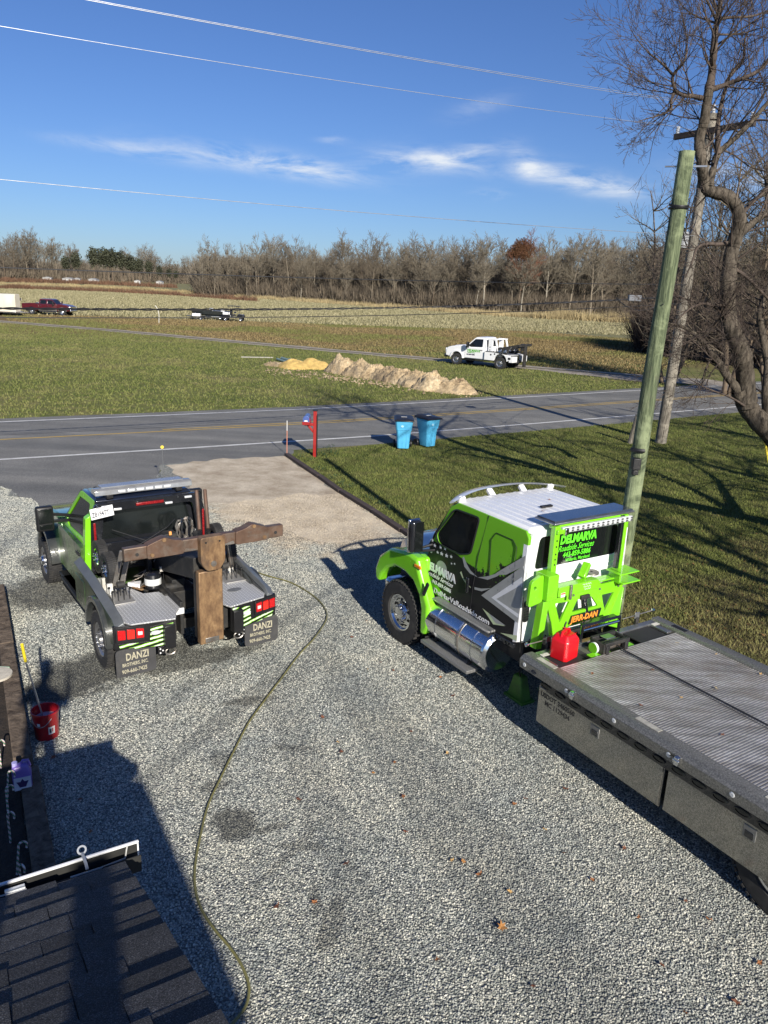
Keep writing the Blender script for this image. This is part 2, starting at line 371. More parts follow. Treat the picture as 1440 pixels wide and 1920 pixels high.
# ---- sheets ----
sheet('ground', [(-2500, -60), (2500, -60), (2500, 4500), (-2500, 4500)], 0.0, M_VERGE)
E0, E4 = g2(537, 855), g2(755, 998); EX = ext(E0, E4, 20)
edge_near = offs(NL, -1.35)                            # near edge of the asphalt
LAWN = [E0, g2(600, 897), g2(640, 925), g2(700, 962), E4, ext(E0, E4, 7), EX, (40, -8), (60, 30), edge_near[-2], edge_near[7], edge_near[6], edge_near[5], edge_near[4]]
sheet('lawn', LAWN, .012, M_LAWN, .35, .06, 3)
GRAV = [g2(0, 912), (-26, 9), (-26, -10), (10, -12), (8.5, 0), ext(E0, E4, 7), E4, g2(700, 962), g2(640, 925), g2(600, 897), E0, g2(500, 857), g2(400, 863), g2(300, 872), g2(297, 905), g2(200, 950), g2(75, 955)]
sheet('gravel_driveway', GRAV, .008, M_GRAVEL, .3, .09, 5)
sheet('sandy_patch', [g2(310, 873), g2(400, 862), g2(535, 855), g2(598, 898), g2(640, 928), g2(700, 966), g2(748, 1000), g2(700, 1012), g2(640, 1018), g2(580, 1012), g2(500, 985), g2(420, 975), g2(340, 900)], .0105, M_SAND, .3, .14, 9)
road = edge_near + offs(NL, RW+.75)[::-1]
sheet('road', road, .004, M_ASPH)
APR = [g2(0, 862), g2(350, 840), g2(560, 828), g2(545, 858), g2(400, 864), g2(300, 872), g2(297, 906), g2(200, 952), g2(75, 958), g2(0, 913), (-26, 9.2), (NL[2][0]+(NL[1][0]-NL[2][0])*.38, NL[2][1]+(NL[1][1]-NL[2][1])*.38)]
sheet('road_apron', APR, .0062, M_ASPH, .4, .07, 4)
M_WHITE = M('road_paint_white', (.62, .62, .6), .7, 0, .12, 3, dirt=(.3, .3, .29, .5)); M_YEL = M('road_paint_yellow', (.5, .33, .06), .7, 0, .15, 3, dirt=(.2, .17, .1, .5))
def strip(name, line, w, mat, z=.0105):
    a = offs(line, -w/2); b = offs(line, w/2); vs = [(p[0], p[1], z) for p in a]+[(p[0], p[1], z) for p in b]; n = len(a)
    mb = MB(); mb.add(vs, [(i, i+1, n+i+1, n+i) for i in range(n-1)]); o = mb.build(name, mat, smooth=False); o['kind'] = 'structure'; return o
strip('edge_line', NL, .16, M_WHITE); strip('edge_line', FL, .16, M_WHITE)
strip('centre_line', offs(NL, RW*.5-.16), .11, M_YEL); strip('centre_line', offs(NL, RW*.5+.16)[3:], .11, M_YEL)
for p in (g2(0, 826), g2(60, 824)): pass
M_TAR = M('tar_seam', (.04, .04, .042), .6, 0, .2, 4)
strip('tar_seam', offs(NL, RW*.5+.62), .05, M_TAR, .0085)
TR = [(-75, 94), g2(0, 603), g2(215, 620), g2(430, 640), g2(640, 659), g2(840, 676), g2(1000, 690), g2(1200, 706), g2(1330, 715)]
ta = offs(TR, -1.25); tb = offs(TR, 1.25); ta[-1] = g2(1420, 727); ta[-2] = g2(1200, 716)
sheet('dirt_track', ta+tb[::-1], .02, M_TRACK, 1.5, .3, 6)
strip('track_grass_strip', offs(TR, -.1)[1:8], .5, simple_ground('track_middle', (.07, .065, .03), (.16, .14, .08), 1.5, .5, .04, 8), .03)

# ---- gravel stones: real pebbles over the near driveway (stuff) ----
def stones_gn():
    poly = [p for p in GRAV]
    near = [g2(-30, 908), (-12, 15), (-10.5, 8), (-7.5, 3.2), (-3.4, 1.2), (7, 1.2), (7.6, 2.5), ext(E0, E4, 7), E4, g2(640, 926), g2(560, 925), g2(430, 945), g2(330, 930), g2(296, 908), g2(200, 950), g2(75, 955), g2(0, 912)]
    o = sheet('gravel_stones', near, .006, M_STONE, .5, .2, 11, 'stuff')
    ng = bpy.data.node_groups.new('scatter_stones', 'GeometryNodeTree'); ng.interface.new_socket('Geometry', in_out='INPUT', socket_type='NodeSocketGeometry'); ng.interface.new_socket('Geometry', in_out='OUTPUT', socket_type='NodeSocketGeometry')
    N = ng.nodes; L = ng.links; gi = N.new('NodeGroupInput'); go = N.new('NodeGroupOutput')
    d = N.new('GeometryNodeDistributePointsOnFaces'); d.inputs['Density'].default_value = 1900
    ico = N.new('GeometryNodeMeshIcoSphere'); ico.inputs['Radius'].default_value = .0118; ico.inputs['Subdivisions'].default_value = 1
    sm = N.new('GeometryNodeSetMaterial'); sm.inputs['Material'].default_value = M_STONE
    ss = N.new('GeometryNodeSetShadeSmooth'); ss.inputs['Shade Smooth'].default_value = False
    ip = N.new('GeometryNodeInstanceOnPoints')
    rr = N.new('FunctionNodeRandomValue'); rr.data_type = 'FLOAT_VECTOR'; rr.inputs[0].default_value = (0, 0, 0); rr.inputs[1].default_value = (6.28, 6.28, 6.28)
    rs = N.new('FunctionNodeRandomValue'); rs.data_type = 'FLOAT_VECTOR'; rs.inputs[0].default_value = (.6, .5, .35); rs.inputs[1].default_value = (1.55, 1.2, .9); rs.inputs['Seed'].default_value = 5
    L.new(gi.outputs[0], d.inputs['Mesh']); L.new(d.outputs['Points'], ip.inputs['Points']); L.new(ico.outputs['Mesh'], ss.inputs[0]); L.new(ss.outputs[0], sm.inputs[0]); L.new(sm.outputs[0], ip.inputs['Instance'])
    L.new(rr.outputs[0], ip.inputs['Rotation']); L.new(rs.outputs[0], ip.inputs['Scale'])
    L.new(ip.outputs[0], go.inputs[0])
    md = o.modifiers.new('scatter', 'NODES'); md.node_group = ng
    tag(o, 'loose grey crushed stones covering the driveway between the trucks', 'gravel')
stones_gn()

# ---- grass blades, straw, leaf litter (stuff) ----
def attr_mat(name, lo, hi, rough=.9, trans=0):
    m, nt, b, N, L = nodes(name); P = posn(N)
    wn = N.new('ShaderNodeTexWhiteNoise'); 
    mp = N.new('ShaderNodeVectorMath'); mp.operation = 'SNAP'; mp.inputs[1].default_value = (.11, .11, 9); L.new(P, mp.inputs[0]); L.new(mp.outputs[0], wn.inputs['Vector'])
    c = ramp(N, L, wn.outputs['Value'], [(0, lo), (1, hi)])
    L.new(c, b.inputs['Base Color']); b.inputs['Roughness'].default_value = rough; b.inputs['Specular IOR Level'].default_value = .2
    return m, N, L, b, P, c
def blades(name, poly, n, h, w, mat, z=.0, lean=.6, dens=None, label=None, cat='grass', seed=1):
    r = np.random.default_rng(seed); pl = np.array([p[:2] for p in poly]); lo, hi = pl.min(0), pl.max(0)
    P = lo+(hi-lo)*r.random((int(n), 2)); P = P[inpoly(P, poly)]
    if dens is not None: P = P[r.random(len(P)) < dens(P)]
    k = len(P); a = r.random(k)*2*pi; hh = h*(.5+r.random(k)); ww = w*(.6+.8*r.random(k)); la = r.random(k)*2*pi; ll = lean*hh*r.random(k)
    V = np.zeros((k, 3, 3)); V[:, 0, 0] = P[:, 0]+np.cos(a)*ww/2; V[:, 0, 1] = P[:, 1]+np.sin(a)*ww/2; V[:, 1, 0] = P[:, 0]-np.cos(a)*ww/2; V[:, 1, 1] = P[:, 1]-np.sin(a)*ww/2
    V[:, 2, 0] = P[:, 0]+np.cos(la)*ll; V[:, 2, 1] = P[:, 1]+np.sin(la)*ll; V[:, :2, 2] = z; V[:, 2, 2] = z+hh
    o = npmesh(name, V.reshape(-1, 3), np.arange(3*k).reshape(-1, 3), mat, kind='stuff'); tag(o, label, cat); return o
gm, N, L, b, P, c = attr_mat('lawn_blades', (.07, .095, .018), (.25, .27, .09))
c2 = mixc(N, L, .65, c, grass_cols(N, L, P, 'lawn')); L.new(c2, b.inputs['Base Color'])
NEARLAWN = [E0, E4, ext(E0, E4, 9), (16, 2), (30, 26), (24, 44), edge_near[7], edge_near[6], edge_near[5], edge_near[4]]
blades('lawn_blades', NEARLAWN, 1100000, .055, .02, gm, .01, .9, lambda P: np.clip(14/np.hypot(P[:, 0], P[:, 1]), .25, 1)**1.2, 'short green winter grass of the front lawn', 'grass', 2)
gm2, N, L, b, P, c = attr_mat('verge_blades', (.08, .11, .025), (.24, .25, .09)); c2 = mixc(N, L, .6, c, grass_cols(N, L, P, 'verge')); L.new(c2, b.inputs['Base Color'])
fe = offs(NL, RW+.7)
VG = [fe[1], fe[2], fe[3], fe[4], fe[5], fe[6], fe[7]]+[tb[-1]]+tb[::-1][1:]
VG = [p for p in [fe[1], fe[2], fe[3], fe[4], fe[5], fe[6], g2(1300, 722)]]+ta[::-1][1:]
blades('verge_blades', VG, 420000, .085, .05, gm2, .0, 1.0, None, 'patchy mown grass between the road and the dirt track', 'grass', 3)
gm3, N, L, b, P, c = attr_mat('straw_blades', (.13, .125, .055), (.43, .385, .24))
gm4, N, L, b, P, c = attr_mat('dry_strip_blades', (.1, .075, .035), (.3, .23, .11)); c2 = mixc(N, L, ramp(N, L, noise(N, L, P, .045, 5, .6), [(.47, (0,)*3), (.56, (.8,)*3)]), c, (.13, .15, .045)); L.new(c2, b.inputs['Base Color'])
blades('dry_grass_blades', tb[1:8]+[g2(1440, 655), g2(1000, 622), g2(500, 604), g2(0, 588)], 150000, .12, .09, gm4, .0, 1.2, None, 'brown mown grass strip beyond the dirt track', 'grass', 13)
fa, fb = g2(-60, 586), g2(1500, 660)
FLD = [fa, g2(1000, 622), g2(1440, 640), (110, 150), (90, 235), (68, 228), (21, 190), (-21, 232), (-64, 255), (-170, 330), (-150, 160)]
FA_ = g2(0, 594); FB_ = g2(1000, 640)
def fdens(P):
    d = np.array(FB_)-np.array(FA_); d /= np.hypot(*d); s = (P-np.array(FA_))@np.array([-d[1], d[0]])
    return np.clip((s+2)/26, .02, 1)
blades('corn_stubble', FLD, 620000, .26, .12, gm3, .0, 1.2, fdens, 'pale cut corn stubble across the far field', 'corn stubble', 4)
lm, N, L, b, P, c = attr_mat('leaf_litter', (.05, .028, .014), (.26, .15, .06))
def litter(P):
    return np.clip(1.25-np.hypot(P[:, 0]-9, P[:, 1]-11)/7.5, .03, 1)
o = blades('leaf_litter', [(4.5, 8), (6, 4), (16, 2), (22, 18), (10, 22), (1, 18)], 26000, .012, .055, lm, .035, 4.5, litter, 'scattered dry brown leaves on the lawn under the tree', 'leaves', 6)
# ---- lawn edging: dark timbers end to end ----
M_TIE = M('dark_timber', (.055, .04, .035), .85, 0, .3, 3, .6, 30)
edg = thing('lawn_edging', 'dark low timber edging between driveway and lawn', 'lawn edging')
pts = [G(537, 855), G(600, 897), G(640, 925), G(700, 962), G(755, 998), Vector((*ext(E0, E4, 3.5), 0)), Vector((*ext(E0, E4, 8), 0))]
for i in range(len(pts)-1):
    a, b_ = pts[i], pts[i+1]; k = max(1, round((b_-a).length/2.2))
    for j in range(k):
        p = a.lerp(b_, (j+.006)/k); q = a.lerp(b_, (j+.994)/k); q = q+Vector((random.uniform(-.02, .02), 0, 0))
        MB().beam(p+Vector((0, 0, .045)), q+Vector((0, 0, .045)), .15, .12).build('timber', M_TIE, edg, .015)
# ================= TREES =================
def seg_mesh(segs):
    """tapered tubes for (p0, r0, p1, r1) segments; sides by thickness"""
    V = []; F = []; off = 0
    out = {}
    for n in (3, 5, 8):
        s = [q for q in segs if (3 if q[1] < .018 else 5 if q[1] < .07 else 8) == n]
        if not s: continue
        p0 = np.array([q[0][:] for q in s]); p1 = np.array([q[2][:] for q in s]); r0 = np.array([q[1] for q in s]); r1 = np.array([q[3] for q in s])
        d = p1-p0; l = np.linalg.norm(d, axis=1, keepdims=True)+1e-9; d = d/l; p1 = p1+d*(r1[:, None]*.4)
        u = np.where(np.abs(d[:, 2:3]) < .9, np.array([[0, 0, 1.]]), np.array([[1., 0, 0]])); x = np.cross(d, u); x /= np.linalg.norm(x, axis=1, keepdims=True); y = np.cross(d, x)
        k = len(s); vv = np.zeros((k, 2, n, 3))
        for j in range(n):
            a = 2*pi*j/n; w = x*cos(a)+y*sin(a); vv[:, 0, j] = p0+w*r0[:, None]; vv[:, 1, j] = p1+w*r1[:, None]
        V.append(vv.reshape(-1, 3)); base = off+np.arange(k)[:, None]*2*n
        for j in range(n):
            F.append(np.concatenate([base+j, base+(j+1) % n, base+n+(j+1) % n, base+n+j], 1))
        off += k*2*n
    return np.concatenate(V), np.concatenate(F)
def grow(segs, r, p, d, length, rad, lvl, maxl, step, curl, upb, nch, ang, shrink, rmin, start=.2, rsh=.6):
    n = max(3, int(length/step)); q = p.copy(); dd = d.copy(); rr = rad; st = length/n
    for i in range(n):
        dd = (dd+Vector((r.uniform(-1, 1), r.uniform(-1, 1), r.uniform(-1, 1)))*curl+Vector((0, 0, upb))).normalized()
        q2 = q+dd*st; r2 = max(rmin, rad*(1-(i+1)/n*(.75 if lvl < maxl else .8)))
        segs.append((q.copy(), rr, q2.copy(), r2)); 
        if lvl < maxl and i/n >= start:
            c = nch*(1 if lvl > 0 else 1.0)/n/(1-start)
            m = int(c)+(1 if r.random() < c-int(c) else 0)
            for _ in range(m):
                ax = dd.cross(Vector((r.uniform(-1, 1), r.uniform(-1, 1), r.uniform(-1, 1)))).normalized()
                cd = Matrix.Rotation(radians(r.uniform(ang*.6, ang*1.3)), 3, ax) @ dd
                grow(segs, r, q.lerp(q2, r.random()), cd, length*shrink*r.uniform(.6, 1.15)*(1.1-.5*i/n), max(rmin, rr*rsh), lvl+1, maxl, step, curl*1.15, upb*.9, nch, ang, shrink, rmin, .1, rsh)
        q, rr = q2, r2
def bark(name, col, col2, bump=.8, scale=8):
    m, nt, b, N, L = nodes(name); tc = N.new('ShaderNodeTexCoord').outputs['Object']
    mp = N.new('ShaderNodeMapping'); mp.inputs['Scale'].default_value = (1, 1, .25); L.new(tc, mp.inputs[0])
    f = noise(N, L, mp.outputs[0], scale, 6, .7, .5); L.new(ramp(N, L, f, [(.32, col), (.68, col2)]), b.inputs['Base Color']); b.inputs['Roughness'].default_value = .9
    b.inputs['Specular IOR Level'].default_value = .2
    bumpn(N, L, b, f, bump, .03); return m
B_FAR = [bark('bark_far_grey', (.14, .115, .085), (.3, .255, .19), 0), bark('bark_far_brown', (.1, .074, .052), (.21, .165, .12), 0), bark('bark_far_pale', (.2, .18, .14), (.42, .38, .31), 0)]
B_TW = [bark('twig_grey', (.13, .112, .085), (.235, .205, .155), 0), bark('twig_brown', (.1, .082, .06), (.185, .155, .115), 0), bark('twig_red', (.12, .055, .035), (.24, .11, .07), 0)]
def forest_tree(seed, H, spread, dense):
    r = random.Random(seed); segs = []; tr = []
    p = Vector((0, 0, -.2)); d = Vector((r.uniform(-.05, .05), r.uniform(-.05, .05), 1)).normalized(); n = 9; rad = H*.0135; hh = H*.8; fork = r.uniform(.35, .55)
    for i in range(n):
        d = (d+Vector((r.uniform(-1, 1), r.uniform(-1, 1), 0))*.06).normalized(); q = p+d*hh/n; r0 = rad*(1-i/n*.85); r1 = rad*(1-(i+1)/n*.85); tr.append((p.copy(), r0, q.copy(), r1))
        if i/n > fork-.12:
            for k in range(3 if i < n-1 else 4):
                a = r.uniform(0, 2*pi); el = r.uniform(.5, 1.1); cd = Vector((cos(a)*cos(el), sin(a)*cos(el), sin(el)))
                grow(segs, r, p.lerp(q, r.random()), cd, spread*r.uniform(.7, 1.15)*(1.15-.5*i/n), r1*.6, 0, 2, .9, .16, .09, dense, 36, .58, .03, .12, .62)
        p = q
    grow(segs, r, p, d, H*.25, rad*.25, 0, 2, .7, .15, .08, dense, 36, .62, .03, .1, .62)
    return tr, segs
VARS = []
for i, (sd_, H, sp, de) in enumerate([(1, 18, 6.4, 7), (2, 20, 7.0, 7), (3, 17, 6.0, 7), (4, 21, 7.2, 7), (5, 15, 5.2, 7), (6, 19, 4.0, 8)]):
    tr, sg = forest_tree(sd_, H, sp, de); a = seg_mesh(tr); c = seg_mesh(sg); VARS.append((a, c, H))
def far_tree_proto(i, bi, ti, label, group, cat='tree'):
    t = thing('bare_tree', label, cat, (0, 0, 0), 0, group)
    npmesh('trunk', *VARS[i][0], B_FAR[bi], t, smooth=True); npmesh('crown', *VARS[i][1], B_TW[ti], t); return t
PROT = {}
def far_tree(x, y, i, bi, ti, s, label, group, z=0):
    k = (i, bi, ti)
    if k not in PROT: t = PROT[k] = far_tree_proto(i, bi, ti, label, group)
    else: t = copy_tree(PROT[k])
    t.location = (x, y, z); t.rotation_euler = (0, 0, random.uniform(0, 6.28)); t.scale = (s*random.uniform(.9, 1.1), s*random.uniform(.9, 1.1), s); tag(t, label, 'tree', group); return t
# wood across the field: line from px 365 to px 1180 and on behind the big tree
LB = [G(372, 553), G(470, 559), G(600, 566), G(760, 576), G(900, 584), G(1040, 589), G(1180, 592), G(1300, 596), G(1440, 600)]
r = random.Random(21)
WL = 'leafless tree of the wood standing along the far edge of the stubble field'
# heights by pixel column of the skyline
def along(pts, t):
    t *= len(pts)-1; i = min(int(t), len(pts)-2); return pts[i].lerp(pts[i+1], t-i)
cnt = 0
for row in range(6):
    for k in range(32):
        t = (k+r.uniform(.1, .9))/32; p = along(LB, t); dirv = Vector((p.x, p.y, 0)).normalized(); q = p+dirv*(row*6+r.uniform(-2, 3))+Vector((r.uniform(-1, 1), 0, 0))
        D = q.length; px_ = 372+t*1068; skyline = 474 if px_ > 480 else 478; hor = 504+.0419*px_
        want = 5.4+(hor-skyline-r.uniform(-16, 18))/FPX*D*1.0; want = max(10, want*r.uniform(.9, 1.06)); i = r.choice((0, 1, 2, 3)) if px_ > 520 else 5
        if row == 0 and r.random() < .35: i = 4; want *= .75
        far_tree(q.x, q.y, i, r.choice((0, 1, 2) if row == 0 else (0, 1)), r.choice((0, 0, 1)), want/VARS[i][2], WL, 'trees of the wood beyond the field'); cnt += 1
p = G(975, 588); t = far_tree(p.x, p.y+6, 1, 1, 2, .92, 'tall tree with rusty brown leaves left in its crown, in the wood', None)
if 'group' in t: del t['group']
rl = random.Random(5); cv = []
for _ in range(7000):
    th = rl.uniform(0, 2*pi); ph = math.acos(rl.uniform(-.5, 1)); R_ = 3.3*rl.uniform(.1, 1)**.5*(1+.3*sin(th*3+ph*4))
    c_ = Vector((cos(th)*sin(ph)*R_, sin(th)*sin(ph)*R_, 15.6+cos(ph)*R_*.95)); a = Vector((rl.gauss(0, 1), rl.gauss(0, 1), rl.gauss(0, 1))).normalized(); b2 = a.orthogonal().normalized(); cv += [c_, c_+a*.3, c_+b2*.3]
npmesh('foliage', np.array([v[:] for v in cv]), np.arange(len(cv)).reshape(-1, 3), M('rusty_leaves', (.16, .075, .035), .8, 0, .4, .5), t)
# far wood on the left
LL = [G(-420, 512), G(-60, 524), G(60, 524), G(180, 526), G(300, 530), G(385, 534), G(470, 538)]
LFT = 'leafless tree in the distant wood beyond the field'
for row in range(4):
    for k in range(27):
        t = (k+r.uniform(.1, .9))/27; p = along(LL, t); dirv = Vector((p.x, p.y, 0)).normalized(); q = p+dirv*(row*9+r.uniform(-3, 4)); D = q.length; px_ = (-420+t*5*360/1) if t < .2 else -60+(t-.2)/.8*530; hor = 504+.0419*px_
        sky_y = 452 if px_ < 80 else 462 if px_ < 100 else 482 if px_ < 180 else 472 if px_ < 240 else 488 if px_ < 320 else 496
        want = 5.4+(hor-sky_y-r.uniform(-5, 7))/FPX*D; want *= r.uniform(.85, 1.0)*(1 if row < 3 or px_ > 120 else .9)
        far_tree(q.x, q.y, r.choice((0, 1, 2, 3)), r.choice((0, 1)), r.choice((0, 1, 1)), want/19, LFT, 'trees of the distant wood')
# evergreens of the distant wood
M_EVER = M('evergreen_leaves', (.05, .055, .03), .8, 0, .5, .3)
def leafcloud(n, rx, rz, zc, s, seed, flat=-.3):
    rr = np.random.default_rng(seed); u = rr.normal(size=(n, 3)); u /= np.linalg.norm(u, axis=1, keepdims=True); R_ = rr.random((n, 1))**.4
    c = u*R_*np.array([rx, rx, rz]); lump = 1+.25*np.sin(u[:, :1]*5+seed)*np.cos(u[:, 1:2]*4.3); c = c*lump+np.array([0, 0, zc])
    a = rr.normal(size=(n, 3)); a /= np.linalg.norm(a, axis=1, keepdims=True); b_ = np.cross(a, rr.normal(size=(n, 3))); b_ /= np.linalg.norm(b_, axis=1, keepdims=True)
    V = np.stack([c, c+a*s, c+b_*s], 1).reshape(-1, 3); return V, np.arange(3*n).reshape(-1, 3)
ep = None
for k, (px_, top) in enumerate([(125, 484), (178, 470), (196, 471), (212, 472), (228, 476), (244, 482), (262, 488), (280, 492), (145, 478), (300, 500), (318, 505), (250, 486), (204, 474), (330, 508)]):
    p = G(px_, 525+px_*.03)*1.06; D = p.length; H_ = (504+.0419*px_-top)/FPX*D+5.4
    if ep is None:
        ep = thing('evergreen_tree', '', 'evergreen tree', (0, 0, 0), 0, 'evergreens of the distant wood'); MB().cyl((0, 0, -.2), (0, 0, 12), .3, .12, 6).build('trunk', B_FAR[1], ep)
        npmesh('crown', *leafcloud(900, 3.0, 5.0, 13, .8, 3), M_EVER, ep); t = ep
    else: t = copy_tree(ep)
    t.location = (p.x, p.y, 0); t.scale = (H_/18*1.1, H_/18*1.1, H_/18); t.rotation_euler = (0, 0, k); tag(t, 'dark round evergreen among the bare trees of the distant wood', 'evergreen tree', 'evergreens of the distant wood')
ff = [Vector((p.x, p.y)) for p in LB]; fb2 = [Vector((p.x, p.y))*1.55 for p in LB]
sheet('forest_floor', [tuple(v) for v in ff]+[tuple(v) for v in fb2[::-1]], .05, M_FOR := simple_ground('forest_litter', (.05, .035, .022), (.12, .085, .05), .6, .5, .05, 3), 3, 1.0, 8)
ff = [Vector((p.x, p.y)) for p in LL]; fb2 = [Vector((p.x, p.y))*1.6 for p in LL]
sheet('forest_floor', [tuple(v) for v in ff]+[tuple(v) for v in fb2[::-1]], .05, M_FOR, 3, 1.0, 8)
# undergrowth at the foot of the woods, brushy field strips
def brush(name, line, depth, n, h, mat, label, cat, seed, w=.5, kind='stuff'):
    rr = np.random.default_rng(seed); P = np.array([[p[0], p[1]] for p in line]); t = rr.random(n)*(len(P)-1); i = np.minimum(t.astype(int), len(P)-2); f = (t-i)[:, None]
    c = P[i]*(1-f)+P[i+1]*f; u = c/np.linalg.norm(c, axis=1, keepdims=True); c = c+u*(rr.random((n, 1))*depth)+rr.normal(size=(n, 2))*.4
    cl = .45+.55*np.abs(np.sin(c[:, 0]*.35+np.sin(c[:, 1]*.2)*2)); hh = h*(.35+.65*rr.random(n))*cl
    V = np.zeros((n, 3, 3)); a = rr.random(n)*2*pi; V[:, 0, :2] = c+np.stack([np.cos(a), np.sin(a)], 1)*w*.1; V[:, 1, :2] = c-np.stack([np.cos(a), np.sin(a)], 1)*w*.1; V[:, 2, :2] = c+rr.normal(size=(n, 2))*h*.18; V[:, 2, 2] = hh
    o = npmesh(name, V.reshape(-1, 3), np.arange(3*n).reshape(-1, 3), mat, kind=kind); return tag(o, label, cat)
M_BR1 = M('brush_grey', (.13, .105, .075), .9, 0, .4, .3); M_BR2 = M('brush_rust', (.13, .07, .04), .9, 0, .4, .2); M_BR3 = M('brush_straw', (.34, .27, .14), .9, 0, .35, .15)
brush('undergrowth', LB, 34, 110000, 6.5, M_BR1, 'tangled grey undergrowth along the foot of the wood', 'undergrowth', 31, 1.2)
brush('wood_interior', [p*1.1 for p in LB], 55, 120000, 15, M('wood_mass_twigs', (.16, .135, .1), .9, 0, .4, .3), 'grey brown mass of trunks and twigs deep inside the wood', 'woodland', 38, 2.2)
brush('wood_interior', [p*1.1 for p in LL], 70, 40000, 17, MATS['wood_mass_twigs'], 'grey brown mass of trees deep inside the distant wood', 'woodland', 39, 3.4)
brush('undergrowth', LL, 40, 26000, 9.5, M_BR1, 'undergrowth along the foot of the distant wood', 'undergrowth', 32, 2.6)
brush('dry_weeds', [G(-30, 528), G(100, 531), G(200, 534), G(330, 540)], 16, 9000, 2.6, M_BR2, 'rusty dry weeds in front of the distant wood', 'weeds', 33, 1.6)
brush('dry_weeds', [G(-30, 541), G(60, 543), G(200, 548), G(330, 555), G(480, 566)], 6, 12000, 1.7, M_BR2, 'long strip of brown dry weeds crossing the far field', 'weeds', 34, .9)
brush('tall_dry_grass', [G(-30, 533), G(150, 538), G(280, 545), G(420, 556), G(600, 569), G(820, 585), G(1000, 598)], 9, 30000, 1.5, M_BR3, 'pale tall dry grass strip along the field', 'dry grass', 35, .6)
brush('tall_dry_grass', [G(1000, 598), G(1100, 603), G(1200, 608), G(1300, 612)], 6, 9000, 2.6, M_BR3, 'pale tall dry grass at the foot of the wood beside the poles', 'dry grass', 36, .6)
# small white sheds far left
for k, (px_, w_) in enumerate([(90, 4), (130, 5), (146, 3), (176, 4), (258, 3), (300, 3)]):
    p = G(px_, 527+px_*.03); s = thing('white_shed', ('small white shed glimpsed through the distant trees above the dark red pickup', 'low white building glimpsed through the distant trees right of the pickup', 'white shed with flat roof among the distant trees, second right of the pickup', 'small white shed among the distant trees below the evergreens', 'white shed at the distant wood below the bent pole', 'white shed nearest the big wood among the distant trees')[k], 'shed', p, random.uniform(-.3, .3))
    MB().box((0, 0, 1.1), (w_, 4, 2.2)).build('wall', M('shed_white', (.5, .5, .48), .6), s); MB().prism([(-w_/2-.2, 2.2), (w_/2+.2, 2.2), (0, 2.7)], 'y', -2.2, 2.2).build('roof', M('shed_roof', (.3, .3, .3), .7), s)
    MB().box((w_*.2, -2.02, 1.0), (.9, .06, 2.0)).build('door', M('shed_door', (.25, .24, .22), .6), s)

# ---- the big near tree, limbs traced ----
B_NEAR = bark('bark_near', (.01, .008, .006), (.16, .135, .105), 1.0, 14); B_NTW = bark('twig_near', (.05, .038, .032), (.12, .095, .078), 0)
BT = thing('maple_tree', 'large bare crooked tree leaning in from the right beside the utility pole', 'tree', (0, 0, 0))
trunk = []; limb = []; rr_ = random.Random(3)
def limb_px(pts, Y0, Y1, r0, r1, dst, wander=.25, kids=0, klen=1.6, lv=3, upb=.05):
    P = []; n = len(pts); r0 *= .87; r1 *= .87
    for i, (a, b) in enumerate(pts):
        f = i/(n-1); P.append(AT(a, b, Y0+(Y1-Y0)*f+(rr_.uniform(-wander, wander) if 0 < i < n-1 else 0)))
    # smooth subdivision
    Q = []
    for i in range(n-1):
        p0 = P[max(i-1, 0)]; p1 = P[i]; p2 = P[i+1]; p3 = P[min(i+2, n-1)]
        for k in range(4):
            t = k/4; Q.append(.5*((2*p1)+(p2-p0)*t+(2*p0-5*p1+4*p2-p3)*t*t+(3*p1-p0-3*p2+p3)*t**3))
    Q.append(P[-1]); m_ = len(Q)-1
    for i in range(m_):
        a = r0+(r1-r0)*i/m_; b = r0+(r1-r0)*(i+1)/m_; a *= 1+.09*sin(i*2.1)+.06*sin(i*.9+1); dst.append((Q[i], a, Q[i+1], b))
        if kids and i > m_*.12:
            c = kids/m_; k = int(c)+(rr_.random() < c-int(c))
            for _ in range(k):
                d = (Q[i+1]-Q[i]).normalized(); ax = d.cross(Vector((rr_.uniform(-1, 1), rr_.uniform(-1, 1), rr_.uniform(-1, 1)))).normalized(); cd = Matrix.Rotation(radians(rr_.uniform(35, 80)), 3, ax) @ d
                grow(limb, rr_, Q[i].copy(), cd, klen*rr_.uniform(.5, 1.2), min(a*.4, .022), 4-lv, 3, .2, .17, upb, 7.2, 38, .54, .0028, .1, .6)
    return Q
Y = 17.0
limb_px([(1640, 1010), (1560, 925), (1490, 865), (1440, 808), (1402, 764), (1386, 735)], Y, Y, .34, .2, trunk)
limb_px([(1402, 764), (1398, 710), (1390, 663), (1376, 627), (1364, 592), (1364, 556), (1368, 496), (1376, 455), (1388, 420)], Y, Y-.3, .24, .16, trunk, .08, 10, 1.7)
limb_px([(1388, 420), (1381, 389), (1363, 367), (1337, 360), (1322, 348), (1316, 306), (1311, 262), (1320, 230), (1325, 197), (1329, 171)], Y-.3, Y-.5, .155, .1, trunk, .08, 8, 1.5)
limb_px([(1329, 171), (1335, 136), (1339, 88), (1344, 44), (1350, 18), (1352, -60), (1348, -160)], Y-.5, Y-.2, .1, .03, limb, .1, 24, 1.8)
limb_px([(1317, 184), (1300, 180), (1282, 178), (1266, 168), (1262, 141), (1283, 115), (1288, 78), (1280, 30)], Y-.5, Y-1.2, .06, .012, limb, .1, 26, 1.5)
limb_px([(1266, 168), (1258, 190), (1258, 205), (1240, 215), (1215, 222), (1190, 230)], Y-.7, Y-1.2, .04, .006, limb, .1, 14, 1.0)
limb_px([(1262, 141), (1240, 118), (1215, 98), (1195, 75), (1180, 50)], Y-.8, Y-1.3, .03, .006, limb, .1, 14, 1.2)
